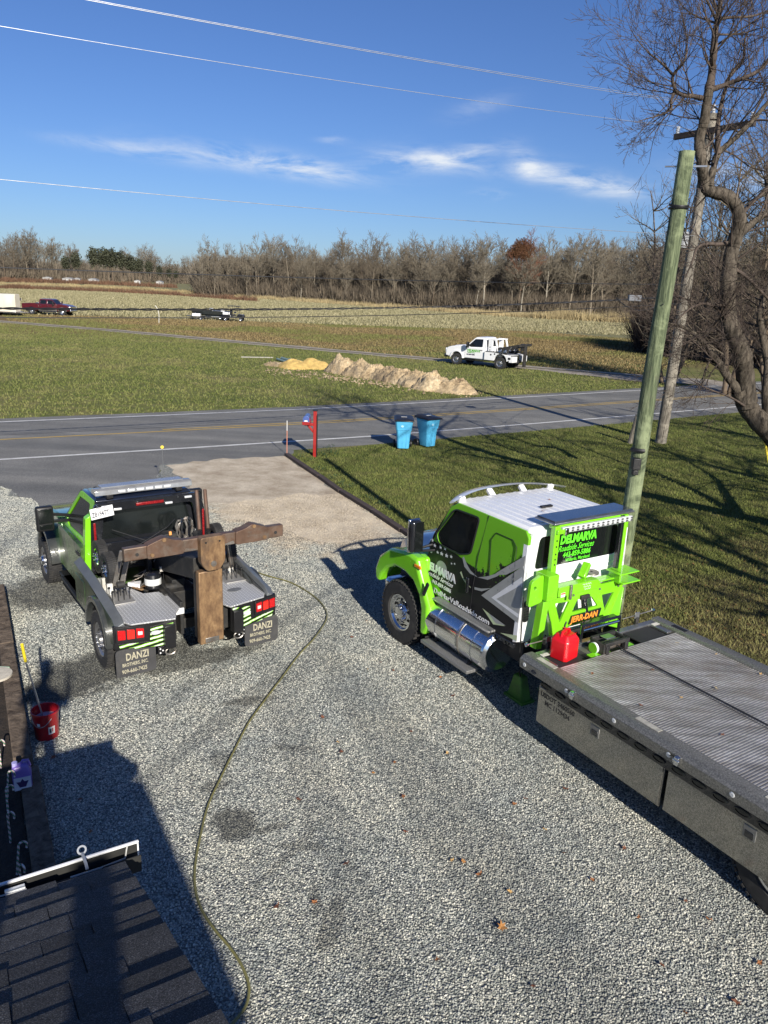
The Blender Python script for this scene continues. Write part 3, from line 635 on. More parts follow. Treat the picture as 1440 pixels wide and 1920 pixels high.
limb_px([(1335, 168), (1366, 157), (1400, 144), (1427, 129), (1450, 100), (1475, 60)], Y-.5, Y-.8, .06, .02, limb, .1, 14, 1.6)
limb_px([(1331, 350), (1335, 328), (1346, 289), (1379, 258), (1412, 225), (1440, 192), (1480, 150), (1520, 90)], Y-.4, Y+.5, .09, .03, trunk, .1, 16, 1.8)
limb_px([(1346, 289), (1346, 241), (1350, 208), (1363, 157), (1371, 138), (1394, 111), (1396, 77), (1405, 50), (1398, 0)], Y-.2, Y+.6, .065, .01, limb, .1, 20, 1.5)
limb_px([(1346, 36), (1368, 33), (1407, 31), (1440, 20), (1480, 0)], Y-.3, Y, .04, .01, limb, .1, 12, 1.5)
limb_px([(1344, 40), (1330, 10), (1318, -20), (1312, -60)], Y-.3, Y-.8, .035, .01, limb, .1, 9, 1.5)
limb_px([(1375, 455), (1400, 428), (1435, 400), (1480, 370), (1540, 330), (1600, 280)], Y-.2, Y+1.2, .1, .05, trunk, .1, 14, 2.2)
limb_px([(1386, 735), (1363, 704), (1347, 680), (1328, 656), (1313, 635), (1294, 620), (1272, 610), (1240, 604)], Y, Y-.6, .12, .02, trunk, .08, 22, 1.5, upb=.0)
limb_px([(1370, 455), (1345, 458), (1328, 457), (1308, 464), (1298, 490), (1285, 520)], Y-.2, Y-.7, .06, .015, limb, .1, 16, 1.4)
limb_px([(1440, 800), (1436, 740), (1440, 690), (1432, 640), (1425, 590), (1440, 540), (1470, 480)], Y+.2, Y+.8, .13, .06, trunk, .1, 16, 2.0)
limb_px([(1364, 592), (1330, 570), (1300, 575), (1270, 600), (1235, 640)], Y-.3, Y-1.6, .05, .006, limb, .1, 16, 1.3, upb=-.03)
limb_px([(1400, 764), (1370, 745), (1330, 730), (1300, 715), (1265, 690)], Y-.1, Y-1.0, .035, .005, limb, .1, 16, 1.2, upb=-.02)
limb_px([(1368, 500), (1400, 520), (1440, 560), (1480, 600)], Y, Y+.5, .06, .02, limb, .1, 14, 1.8)
limb_px([(1385, 412), (1405, 385), (1440, 350), (1460, 290), (1500, 220)], Y-.2, Y+1.0, .06, .02, limb, .1, 14, 2.0)
# part of the crown outside the frame to the right (it throws the shade on the lawn)
for (a, b, c) in (((1560, 925), (1620, 700), (1660, 400)), ((1560, 925), (1750, 760), (1900, 560)), ((1600, 640), (1700, 480), (1800, 200))):
    limb_px([a, ((a[0]+b[0])/2+10, (a[1]+b[1])/2), b, c], Y, Y+rr_.uniform(-3, 3), .16, .04, trunk, .3, 14, 2.6)
npmesh('trunk', *seg_mesh(trunk), B_NEAR, BT, smooth=True); npmesh('branches', *seg_mesh(limb), B_NTW, BT)
print('near tree segs', len(limb))
# smaller bushy trees between the field and the road, behind the poles
BV = []
for sd_ in (41, 42):
    r2 = random.Random(sd_); tr = []; sg = []
    for k in range(4):
        a = r2.uniform(0, 6.28); grow(tr, r2, Vector((cos(a)*.2, sin(a)*.2, -.2)), Vector((cos(a)*.35, sin(a)*.35, 1)).normalized(), 8.5, .11, 3, 3, .8, .1, .05, 0, 30, .5, .025)
    for q in list(tr):
        if q[0].z > 1.2:
            for _ in range(3):
                a = r2.uniform(0, 6.28); grow(sg, r2, q[0].copy(), Vector((cos(a), sin(a), r2.uniform(.1, .9))).normalized(), 3.2*r2.uniform(.5, 1.1), .03, 1, 3, .4, .16, .06, 5.5, 36, .5, .006, .1, .6)
    BV.append((seg_mesh(tr), seg_mesh(sg)))
for k, (px_, py_, D, s, v, lb) in enumerate([(1268, 0, 50, 1.45, 0, 'bushy leafless tree with upswept reddish twigs just behind the green pole'), (1385, 0, 46, 1.6, 1, 'bushy leafless tree behind the utility pole and the crooked maple'), (1475, 0, 44, 1.6, 0, 'leafless twiggy tree at the right edge behind the crooked maple')]):
    t = thing('bushy_tree', lb, 'tree'); p = AT(px_, 600, D); t.location = (p.x, p.y, 0); t.scale = (s*.85, s*.85, s); t.rotation_euler = (0, 0, k*1.3)
    npmesh('trunk', *BV[v][0], B_FAR[1], t, smooth=True); npmesh('crown', *BV[v][1], B_TW[1], t)
thick = [AT(1205, 640, 78), AT(1280, 640, 72), AT(1360, 640, 68), AT(1460, 640, 64), AT(1600, 640, 62)]
brush('thicket', thick, 14, 42000, 7.0, M('thicket_twigs', (.055, .04, .03), .9, 0, .4, .3), 'dark tangled thicket behind the crooked maple at the field edge', 'thicket', 37, .5)
# another tree right of the frame whose shade reaches the lawn and the road
def shade_tree(x, y, H_, seed, label):
    r3 = random.Random(seed); tr = []; sg = []
    for k in range(3):
        a = k*2.1+.3; grow(tr, r3, Vector((0, 0, -.2)), Vector((cos(a)*.28, sin(a)*.28, 1)).normalized(), H_*.75, .26, 3, 3, 1.0, .09, .03, 0, 30, .5, .05)
    for q in list(tr):
        if q[0].z > 2.2:
            for _ in range(3):
                a = r3.uniform(0, 6.28); grow(sg, r3, q[0].copy(), Vector((cos(a), sin(a), r3.uniform(.1, .7))).normalized(), H_*.32*r3.uniform(.5, 1.1), q[1]*.5, 0, 2, .6, .14, .05, 5, 38, .5, .014, .15, .6)
    t = thing('shade_tree', label, 'tree', (x, y, 0)); npmesh('trunk', *seg_mesh(tr), B_NEAR, t, smooth=True); npmesh('crown', *seg_mesh(sg), B_NTW, t)
shade_tree(16.5, 12.0, 12, 51, 'bare tree beyond the right edge throwing branch shadows on the lawn')
shade_tree(13.0, 3.5, 13, 52, 'bare tree right of the flatbed whose shadow crosses the lawn')
shade_tree(21, 20, 13, 53, 'bare roadside tree beyond the right edge throwing shade on the road')

# ================= POLES AND WIRES =================

def pole_wood(name, c0, c1, c2):
    m, nt, b, N, L = nodes(name); tc = N.new('ShaderNodeTexCoord').outputs['Object']
    mp = N.new('ShaderNodeMapping'); mp.inputs['Scale'].default_value = (1, 1, .1); L.new(tc, mp.inputs[0])
    f = noise(N, L, mp.outputs[0], 26, 5, .65, .3); g = noise(N, L, tc, 1.6, 8, .7, .5); k = noise(N, L, mp.outputs[0], 60, 3, .6)
    c = ramp(N, L, f, [(.34, c0), (.5, c1), (.68, c2)]); c = mixc(N, L, ramp(N, L, g, [(.5, (0,)*3), (.6, (.75,)*3)]), c, tuple(min(1, x*1.35) for x in c2))
    c = mixc(N, L, ramp(N, L, g, [(.34, (.7,)*3), (.42, (0,)*3)]), c, (.09, .085, .06)); c = mixc(N, L, ramp(N, L, k, [(.27, (.9,)*3), (.33, (0,)*3)]), c, (.02, .02, .015))
    L.new(c, b.inputs['Base Color']); b.inputs['Roughness'].default_value = .9; bumpn(N, L, b, math_(N, L, 'ADD', f, k), .9, .012); return m
B_GP = pole_wood('green_treated_wood', (.035, .05, .028), (.095, .12, .062), (.2, .235, .13)); B_OP = pole_wood('old_grey_pole', (.06, .052, .042), (.15, .135, .11), (.26, .235, .19))
M_BLK = M('black_plastic', (.012, .012, .013), .45); M_GALV = M('galvanised', (.42, .43, .44), .35, .9, .15); M_POR = M('grey_insulator', (.5, .52, .55), .15, 0, .1)
gp = thing('green_pole', 'thick greenish treated wooden pole with flat top right behind the flatbed cab', 'pole', (0, 0, 0))
PT = AT(1289, 284, 10.5); PB = AT(1149, 1160, 10.45); PB = PT.lerp(PB, (PT.z+.3)/(PT.z-PB.z))
MB().tube([PB.lerp(PT, k/10)+Vector((sin(k*1.7)*.006, cos(k)*.006, 0)) for k in range(11)], [.122-.0026*k for k in range(11)], 20).build('pole_shaft', B_GP, gp)
def on_pole(px, py, A, B_):                            # point of the pole axis seen at a picture row
    lo, hi = 0, 1
    for _ in range(40):
        mid = (lo+hi)/2; q = A.lerp(B_, mid); v = q-Vector((0, 0, HC)); y_ = 960+FPX*v.dot(D2)/v.dot(Fw)
        if y_ > py: lo = mid
        else: hi = mid
    return A.lerp(B_, lo)
q = on_pole(1258, 842, PB, PT); d = (Vector((0, 0, HC))-q).normalized(); d.z = 0; d.normalize(); sx_ = Vector((-d.y, d.x, 0))
q = on_pole(0, 842, PB, PT); MB().tube([q+Matrix.Rotation(a, 3, 'Z') @ d*.128 for a in np.linspace(-1.0, .5, 8)], .03, 6).build('rubber_strap', M_BLK, gp)
q = on_pole(0, 866, PB, PT); MB().box(q+d*.14-sx_*.02, (.11, .11, .16)).build('junction_box', M_BLK, gp, .01); MB().box(q+d*.14-sx_*.02+Vector((0, 0, -.12)), (.08, .08, .07)).build('cable_gland', M_BLK, gp, .01)
q = on_pole(0, 385, PB, PT); MB().tube([q+Matrix.Rotation(a, 3, 'Z') @ Vector((.112, 0, 0))+Vector((0, 0, .02*sin(a))) for a in np.linspace(0, 2*pi, 20)[:-1]], .014, 6, closed=True).build('cable_wrap', M_BLK, gp)
MB().tube([q+Matrix.Rotation(a, 3, 'Z') @ Vector((.112, 0, 0))+Vector((0, 0, -.035)) for a in np.linspace(0, 2*pi, 20)[:-1]], .014, 6, closed=True).build('cable_wrap', M_BLK, gp)
q = on_pole(0, 312, PB, PT); MB().beam(q-sx_*-.1, q-sx_*-.26, .02).build('hook_bolt', M_GALV, gp); MB().cyl(q-sx_*.1, q-sx_*.24, .01).build('hook_bolt', M_GALV, gp)
ROADD = Vector((NL[4][0]-NL[2][0], NL[4][1]-NL[2][1], 0)).normalized(); ROADN = Vector((-ROADD.y, ROADD.x, 0))
P2 = G(1238, 831); P2t = AT(1337, 213, P2.y-.3)
XA0 = None
def utility_pole(base, top, label, proto=None):
    u = thing('utility_pole', label, 'utility pole', (0, 0, 0))
    MB().tube([base+Vector((0, 0, -.3)), base.lerp(top, .5)+Vector((.03, 0, 0)), top], [.21, .19, .15], 16).build('pole_shaft', B_OP, u)
    c = top-Vector((0, 0, .55)); ax = CROSSD
    MB().beam(c-ax*1.62-Vector((0, .2, 0)), c+ax*1.62-Vector((0, .2, 0)), .13, .19).build('crossarm', M('dark_crossarm', (.05, .04, .035), .9, 0, .3, 4), u, .008)
    ins = []
    for s in (-1.5, 1.5, 0):
        b = (c+ax*s-Vector((0, .17, 0))+Vector((0, 0, .06))) if s else top
        MB().lathe([(0, .02), (.0, .05), (.05, .075), (.07, .045), (.1, .08), (.13, .05), (.16, .08), (.19, .05), (.23, .07), (.27, .04), (.28, .01)], b, 'z', 14).build('insulator', M_POR, u)
        ins.append(b+Vector((0, 0, .27)))
    for s in (-1, 1): MB().beam(c+ax*.6*s-Vector((0, .17, .05)), c-Vector((0, .12, .55)), .03, .03).build('brace', M_GALV, u)
    return u, ins
CROSSD = -ROADN.copy()
up, ins = utility_pole(P2, P2t, 'tall weathered utility pole with a crossarm and insulators behind the crooked maple')
MB().lathe([(0, .13), (.02, .19), (.5, .19), (.55, .15), (.56, .02)], P2.lerp(P2t, .62)+Vector((-.36, -.05, 0)), 'z', 16).build('transformer', M('transformer_grey', (.28, .29, .3), .4), up)
MB().beam(P2.lerp(P2t, .62)+Vector((-.2, 0, .3)), P2.lerp(P2t, .62)+Vector((.1, 0, .3)), .05).build('transformer_bracket', M_GALV, up)
MB().tube([P2.lerp(P2t, .05)+Vector((-.17, -.08, 0)), P2.lerp(P2t, .35)+Vector((-.15, -.08, 0)), P2.lerp(P2t, .6)+Vector((-.13, -.08, 0)), P2.lerp(P2t, .8)+Vector((-.13, -.08, 0))], .022, 6).build('riser_cable', M_BLK, up)
SP = 47.0
PLb = P2-ROADD*SP; PRb = P2+ROADD*SP
upL, insL = utility_pole(PLb, PLb+Vector((0, 0, P2t.z)), 'utility pole beyond the left edge carrying the wires'); upR, insR = utility_pole(PRb, PRb+Vector((0, 0, P2t.z)), 'utility pole beyond the right edge carrying the wires')
M_WIRE = M('bare_wire', (.45, .46, .47), .35, .6, .1); M_CBL = M('black_cable', (.02, .02, .022), .5)
def wire(name, a, b, sag, rad, mat, label, twist=0, group=None):
    n = 60; P = []
    for i in range(n+1):
        f = i/n; p = a.lerp(b, f); p.z -= sag*4*f*(1-f); P.append(p)
    mb = MB()
    if twist:
        for ph in (0, pi):
            mb.tube([P[0].lerp(P[0], 0)]*0+[a.lerp(b, k/700)-Vector((0, 0, sag*4*(k/700)*(1-k/700)))+Vector((0, cos(k*.55+ph), sin(k*.55+ph)))*rad*.8 for k in range(701)], rad*.75, 4)
    else: mb.tube(P, rad, 5)
    o = mb.build(name, mat); tag(o, label, 'wire', group); return o
for k, nm in enumerate(('outer left', 'right', 'pole-top')):
    wire('power_line', ins[k], insL[k], .55, .0075, M_WIRE, ('lowest of the three high overhead wires, from the left end of the crossarm', 'high overhead wire from the right end of the crossarm', 'high overhead wire leaving the very top of the utility pole')[k]); wire('power_line', ins[k], insR[k], .55, .0075, M_WIRE, ('high wire running right from the left end of the crossarm', 'high wire running right from the far end of the crossarm', 'high wire running right from the pole top')[k])
def hp(z): return P2.lerp(P2t, z/P2t.z)+Vector((-.05, -.2, 0))
def low(zr, zl, sag, rad, mat, label, tw=0):
    wire('cable', hp(zr), PLb+Vector((0, 0, zl)), sag, rad, mat, label, tw); 
low(7.5, 8.0, .45, .008, M_WIRE, 'thin pale wire crossing the sky low above the distant trees'); low(5.85, 5.7, .35, .013, M_CBL, 'dark cable crossing in front of the wood')
low(5.45, 5.2, .8, .022, M_CBL, 'thick twisted dark cable crossing in front of the field', 1); low(5.2, 4.95, .75, .011, M_CBL, 'thin cable just below the thick twisted cable')
q = AT(1190, 559, 26.5); o = MB().box(q, (.42, .16, .2)).build('splice_box', M('splice_grey', (.13, .14, .16), .5), None, .02); tag(o, 'small grey splice box hanging on the cables left of the green pole', 'splice box')
wire('cable', AT(1155, 558, 26.2), AT(1228, 575, 27.5), .25, .02, M_CBL, 'slack loop of dark cable at the splice box left of the green pole')
wire('cable', on_pole(0, 385, PB, PT), hp(8.2), .5, .012, M_CBL, 'dark cable slung from the green pole to the tall utility pole'); wire('cable', on_pole(0, 381, PB, PT), hp(7.2), .3, .012, M_CBL, 'second dark cable from the green pole to the tall utility pole')
wire('cable', on_pole(0, 570, PB, PT)+d*.13, hp(4.6), .2, .008, M_CBL, 'thin cable wound low round the green pole')
# guy stub and yellow guy guard
o = MB().tube([G(1181, 832), AT(1196, 778, G(1181, 832).y)], [.1, .09], 10).build('guy_stub', B_OP); tag(o, 'short leaning grey stub beside the foot of the green pole', 'stub')
gy = thing('guy_wire', 'yellow plastic guy wire guard at the right edge of the lawn', 'guy wire')
a = AT(1441, 868, 20); b = AT(1427, 790, 20.4); MB().tube([a, b], .03, 8).build('guy_guard', M('guard_yellow', (.75, .6, .05), .5), gy); MB().tube([b, AT(1400, 640, 21)], .008, 5).build('wire', M_WIRE, gy)
MB().tube([G(1446, 890), a], .012, 6).build('anchor_rod', M_GALV, gy)
# ================= VEHICLE KIT =================
M_TYRE = M('tyre_rubber', (.022, .022, .023), .8, 0, .25, 12, .3, 120, dirt=(.09, .085, .075, .35)); M_ALU = M('polished_aluminium', (.72, .73, .75), .16, 1, .06); M_RIMD = M('dull_wheel', (.4, .4, .41), .35, .9)
M_CHR = M('chrome', (.8, .81, .83), .06, 1, .03); M_GLS = M('dark_glass', (.008, .01, .01), .03, 0, .1, spec=.7); M_BLKP = M('black_paint', (.012, .013, .016), .22, 0, .1, coat=.8); M_FRM = M('chassis_black', (.018, .018, .018), .65, 0, .3, 8, dirt=(.08, .07, .055, .5))
M_RED = M('red_lamp', (.5, .01, .012), .15, 0, .15, 30, coat=.6); M_AMB = M('amber_lamp', (.8, .25, .01), .15, 0, .1, coat=.6); M_CLR = M('clear_lamp', (.75, .77, .78), .12, .3, .15, 60)
M_WHT = M('white_paint', (.78, .79, .8), .25, 0, .03, coat=.5); M_GRN = M('lime_paint', (.2, .6, .015), .25, 0, .05, 3, coat=.7, dirt=(.13, .38, .02, .3)); M_DIA = None
def tread_plate(name, col, scale, metal=.85, rough=.38):
    m, nt, b, N, L = nodes(name); tc = N.new('ShaderNodeTexCoord').outputs['Object']
    h = None
    for (rz, off) in ((45, 0), (-45, .5)):
        mp = N.new('ShaderNodeMapping'); mp.inputs['Rotation'].default_value = (0, 0, radians(rz)); mp.inputs['Scale'].default_value = (scale, scale, scale); mp.inputs['Location'].default_value = (off, off, 0); L.new(tc, mp.inputs[0])
        fr = N.new('ShaderNodeVectorMath'); fr.operation = 'FRACTION'; L.new(mp.outputs[0], fr.inputs[0]); s = N.new('ShaderNodeSeparateXYZ'); L.new(fr.outputs[0], s.inputs[0])
        a = math_(N, L, 'MULTIPLY', math_(N, L, 'ABSOLUTE', math_(N, L, 'SUBTRACT', s.outputs[0], .5)), 2.2); c_ = math_(N, L, 'MULTIPLY', math_(N, L, 'ABSOLUTE', math_(N, L, 'SUBTRACT', s.outputs[1], .5)), 7)
        k = math_(N, L, 'SUBTRACT', 1, math_(N, L, 'ADD', a, c_), True); h = k if h is None else math_(N, L, 'MAXIMUM', h, k)
    f = noise(N, L, tc, 3, 6, .7); c = ramp(N, L, f, [(.3, tuple(x*.6 for x in col)), (.7, col)]); c = mixc(N, L, math_(N, L, 'MULTIPLY', h, 1.5, True), tuple(x*.75 for x in col), tuple(min(1, x*1.6) for x in col))
    L.new(c, b.inputs['Base Color']); b.inputs['Metallic'].default_value = metal; L.new(math_(N, L, 'MULTIPLY_ADD', f, .3), b.inputs['Roughness']); N[-1].inputs[2].default_value = rough-.12
    bumpn(N, L, b, math_(N, L, 'MULTIPLY', h, 2, True), .8, .004); return m
M_DIA = tread_plate('diamond_plate', (.6, .61, .62), 15, .3, .42)
M_GALS = M('speckled_aluminium', (.26, .26, .25), .5, .75, .12, 4)
def galv_speckle():
    m, nt, b, N, L = nodes('mill_speckle'); tc = N.new('ShaderNodeTexCoord').outputs['Object']
    v = noise(N, L, tc, 60, 5, .75); w = noise(N, L, tc, 180, 2, .6)
    c = ramp(N, L, v, [(.35, (.13, .13, .12)), (.5, (.24, .235, .215)), (.7, (.42, .41, .37))]); c = mixc(N, L, .7, c, ramp(N, L, w, [(.3, (.6,)*3), (.7, (1.3,)*3)]), 'MULTIPLY')
    L.new(c, b.inputs['Base Color']); b.inputs['Metallic'].default_value = .55; b.inputs['Roughness'].default_value = .42; bumpn(N, L, b, w, .25, .004); return m
M_MILL = galv_speckle()
def mirror_box():                                      # smooth-ish aluminium, gravel reflection painted in as colour speckle
    m, nt, b, N, L = nodes('toolbox_aluminium'); tc = N.new('ShaderNodeTexCoord').outputs['Object']
    c = ramp(N, L, noise(N, L, tc, 70, 3, .7), [(.32, (.2, .195, .18)), (.7, (.5, .49, .45))]); L.new(c, b.inputs['Base Color']); b.inputs['Metallic'].default_value = .85; b.inputs['Roughness'].default_value = .12
    bumpn(N, L, b, noise(N, L, tc, 40, 2, .5), .12, .01); return m
M_TBOX = mirror_box()
def rust_mat():
    m, nt, b, N, L = nodes('rusty_steel'); tc = N.new('ShaderNodeTexCoord').outputs['Object']
    mp = N.new('ShaderNodeMapping'); mp.inputs['Scale'].default_value = (2.4, 2.4, 1.0); L.new(tc, mp.inputs[0])
    f = noise(N, L, mp.outputs[0], 5, 9, .75, .3); g = noise(N, L, tc, 2.2, 4, .6)
    c = ramp(N, L, f, [(.25, (.065, .036, .02)), (.42, (.18, .105, .055)), (.6, (.32, .2, .1)), (.8, (.46, .32, .18))])
    c = mixc(N, L, ramp(N, L, g, [(.55, (0,)*3), (.7, (.6,)*3)]), c, (.085, .07, .06)); L.new(c, b.inputs['Base Color'])
    b.inputs['Metallic'].default_value = .35; b.inputs['Roughness'].default_value = .5; bumpn(N, L, b, f, .3, .01); return m
M_RUST = rust_mat(); M_RUSTD = M('dark_rusty_bar', (.14, .085, .058), .5, .4, .3, 4, .3, 30, dirt=(.2, .18, .15, .7)); M_STL = M('worn_steel', (.33, .31, .28), .42, .8, .3, 5, dirt=(.22, .12, .06, .5))
def wheel_proto(name, R, w, rim, holes, matrim, nlug=10, hub=.09):
    """axis x, outer face towards -x"""
    t = thing(name, None, None); h = w/2
    mb = MB(); mb.lathe([(-h*.75, rim), (-h*.98, rim+.02), (-h, rim+(R-rim)*.5), (-h*.92, R*.965), (-h*.7, R*.995), (-h*.2, R), (h*.2, R), (h*.7, R*.995), (h*.92, R*.965), (h, rim+(R-rim)*.5), (h*.98, rim+.02), (h*.75, rim)], n=40)
    n = 44
    for k in range(n):
        a = 2*pi*k/n
        for s, o in ((-1, 0), (1, pi/n)):
            mb.box((s*h*.62, R*1.006*cos(a+o), R*1.006*sin(a+o)), (h*.66, R*.075, .022), Matrix.Rotation(a+o-pi/2, 3, 'X'))
        mb.box((0, R*1.004*cos(a), R*1.004*sin(a)), (h*.3, R*.07, .018), Matrix.Rotation(a-pi/2, 3, 'X'))
    mb.build('tyre', M_TYRE, t, ang=50)
    mb = MB(); mb.lathe([(h*.8, rim*.9), (-h*.7, rim*.93), (-h*.82, rim*1.0), (-h*.78, rim*.93), (-h*.55, rim*.86), (-h*.42, rim*.62), (-h*.5, rim*.5), (-h*.62, hub*1.35), (-h*.62, hub), (-h*1.0, hub*.95), (-h*1.05, hub*.6), (-h*1.05, .001)], n=40)
    mb.build('rim', matrim, t, ang=28)
    mb = MB()
    for k in range(nlug): a = 2*pi*k/nlug; p = Vector((-h*.62, rim*.4*cos(a), rim*.4*sin(a))); mb.cyl(p, p+Vector((-.055, 0, 0)), .015, .012, 6)
    mb.build('lug_nuts', M_CHR, t)
    mb = MB()
    for k in range(holes):
        a = 2*pi*(k+.5)/holes; c = Vector((-h*.47-.004, rim*.73*cos(a), rim*.73*sin(a))); nrm = Vector((-.82, .57*cos(a), .57*sin(a))).normalized(); q = nrm.to_track_quat('Z', 'Y').to_matrix()
        vs = [c+nrm*.012+q @ Vector((cos(j*pi/6)*rim*.12, sin(j*pi/6)*rim*.1, 0)) for j in range(12)]; mb.add(vs, [tuple(range(12))])
    mb.build('hand_holes', M_BLK, t); return t
def put_wheel(proto, parent, x, y, z, outer=-1, flat=None, name='wheel'):
    c = copy_tree(proto, parent, (x, y, z), 0 if outer < 0 else pi); c.name = name
    for k in ('category', 'label'):
        if k in c: del c[k]
    return c
def hide_proto(t):                                     # remove a template after its copies are made
    for ch in list(t.children): bpy.data.objects.remove(ch)
    bpy.data.objects.remove(t)
def rrect(x0, z0, x1, z1, r, n=4):
    out = []
    for (cx, cz, a0) in ((x1-r, z1-r, 0), (x0+r, z1-r, 90), (x0+r, z0+r, 180), (x1-r, z0+r, 270)):
        out += [(cx+r*cos(radians(a0+90*k/n)), cz+r*sin(radians(a0+90*k/n))) for k in range(n+1)]
    return out
def rpoly(pts, r, n=4):                                # polygon with rounded corners
    out = []; k = len(pts)
    for i in range(k):
        p = Vector(pts[i]); a = (Vector(pts[i-1])-p); b = (Vector(pts[(i+1) % k])-p); rr = min(r, a.length*.45, b.length*.45); A = p+a.normalized()*rr; B = p+b.normalized()*rr
        for j in range(n+1):
            t = j/n; q = A*(1-t)**2+p*2*t*(1-t)+B*t*t; out.append((q.x, q.y))
    return out
def panel(name, outer, holes, fn, t, mat, parent, bev=0):
    """flat plate with holes; fn(u, v, depth) gives the point, depth 0 is the outer face"""
    bm = bmesh.new(); E = []; loops = []
    for lp in [outer]+holes:
        vs = [bm.verts.new((p[0], p[1], 0)) for p in lp]; loops.append(vs)
        E += [bm.edges.new((vs[i], vs[(i+1) % len(vs)])) for i in range(len(vs))]
    bmesh.ops.triangle_fill(bm, use_beauty=True, edges=E, use_dissolve=False); bm.verts.index_update()
    uv = [(v.co.x, v.co.y) for v in bm.verts]; fs = [tuple(v.index for v in f.verts) for f in bm.faces]; li = [[v.index for v in l] for l in loops]; bm.free()
    n = len(uv); V = [fn(u, v, 0) for u, v in uv]+[fn(u, v, t) for u, v in uv]; F = list(fs)+[tuple(i+n for i in f[::-1]) for f in fs]
    for l in li: F += [(l[i], l[(i+1) % len(l)], l[(i+1) % len(l)]+n, l[i]+n) for i in range(len(l))]
    return MB().add(V, F).build(name, mat, parent, bev, 2)
def glasspane(name, lp, fn, d, mat, parent, grow_=1.03):
    cx = sum(p[0] for p in lp)/len(lp); cy = sum(p[1] for p in lp)/len(lp)
    V = [fn(cx+(p[0]-cx)*grow_, cy+(p[1]-cy)*grow_, d) for p in lp]; n = len(V)
    V += [fn(cx+(p[0]-cx)*grow_, cy+(p[1]-cy)*grow_, d+.006) for p in lp]
    return MB().add(V, [tuple(range(n)), tuple(range(n, 2*n))]+[(i, (i+1) % n, n+(i+1) % n, n+i) for i in range(n)]).build(name, mat, parent, smooth=False)
def decal(name, pts, fn, d, mat, parent):
    V = [fn(p[0], p[1], d) for p in pts]; n = len(V); V += [fn(p[0], p[1], d+.002) for p in pts]
    bm = bmesh.new(); vs = [bm.verts.new(v) for v in V[:n]]; f = bm.faces.new(vs); bmesh.ops.triangulate(bm, faces=[f]); me = bpy.data.meshes.new(name); bm.to_mesh(me); bm.free(); me.materials.append(mat)
    o = bpy.data.objects.new(name, me); COL.objects.link(o); o.parent = parent; return o
def arch(cy, r, z0, n=9, rise=1.0):                    # arch points front to back at wheel centre cy
    return [(cy+r*cos(pi*k/n), z0+r*rise*sin(pi*k/n)) for k in range(n+1)]

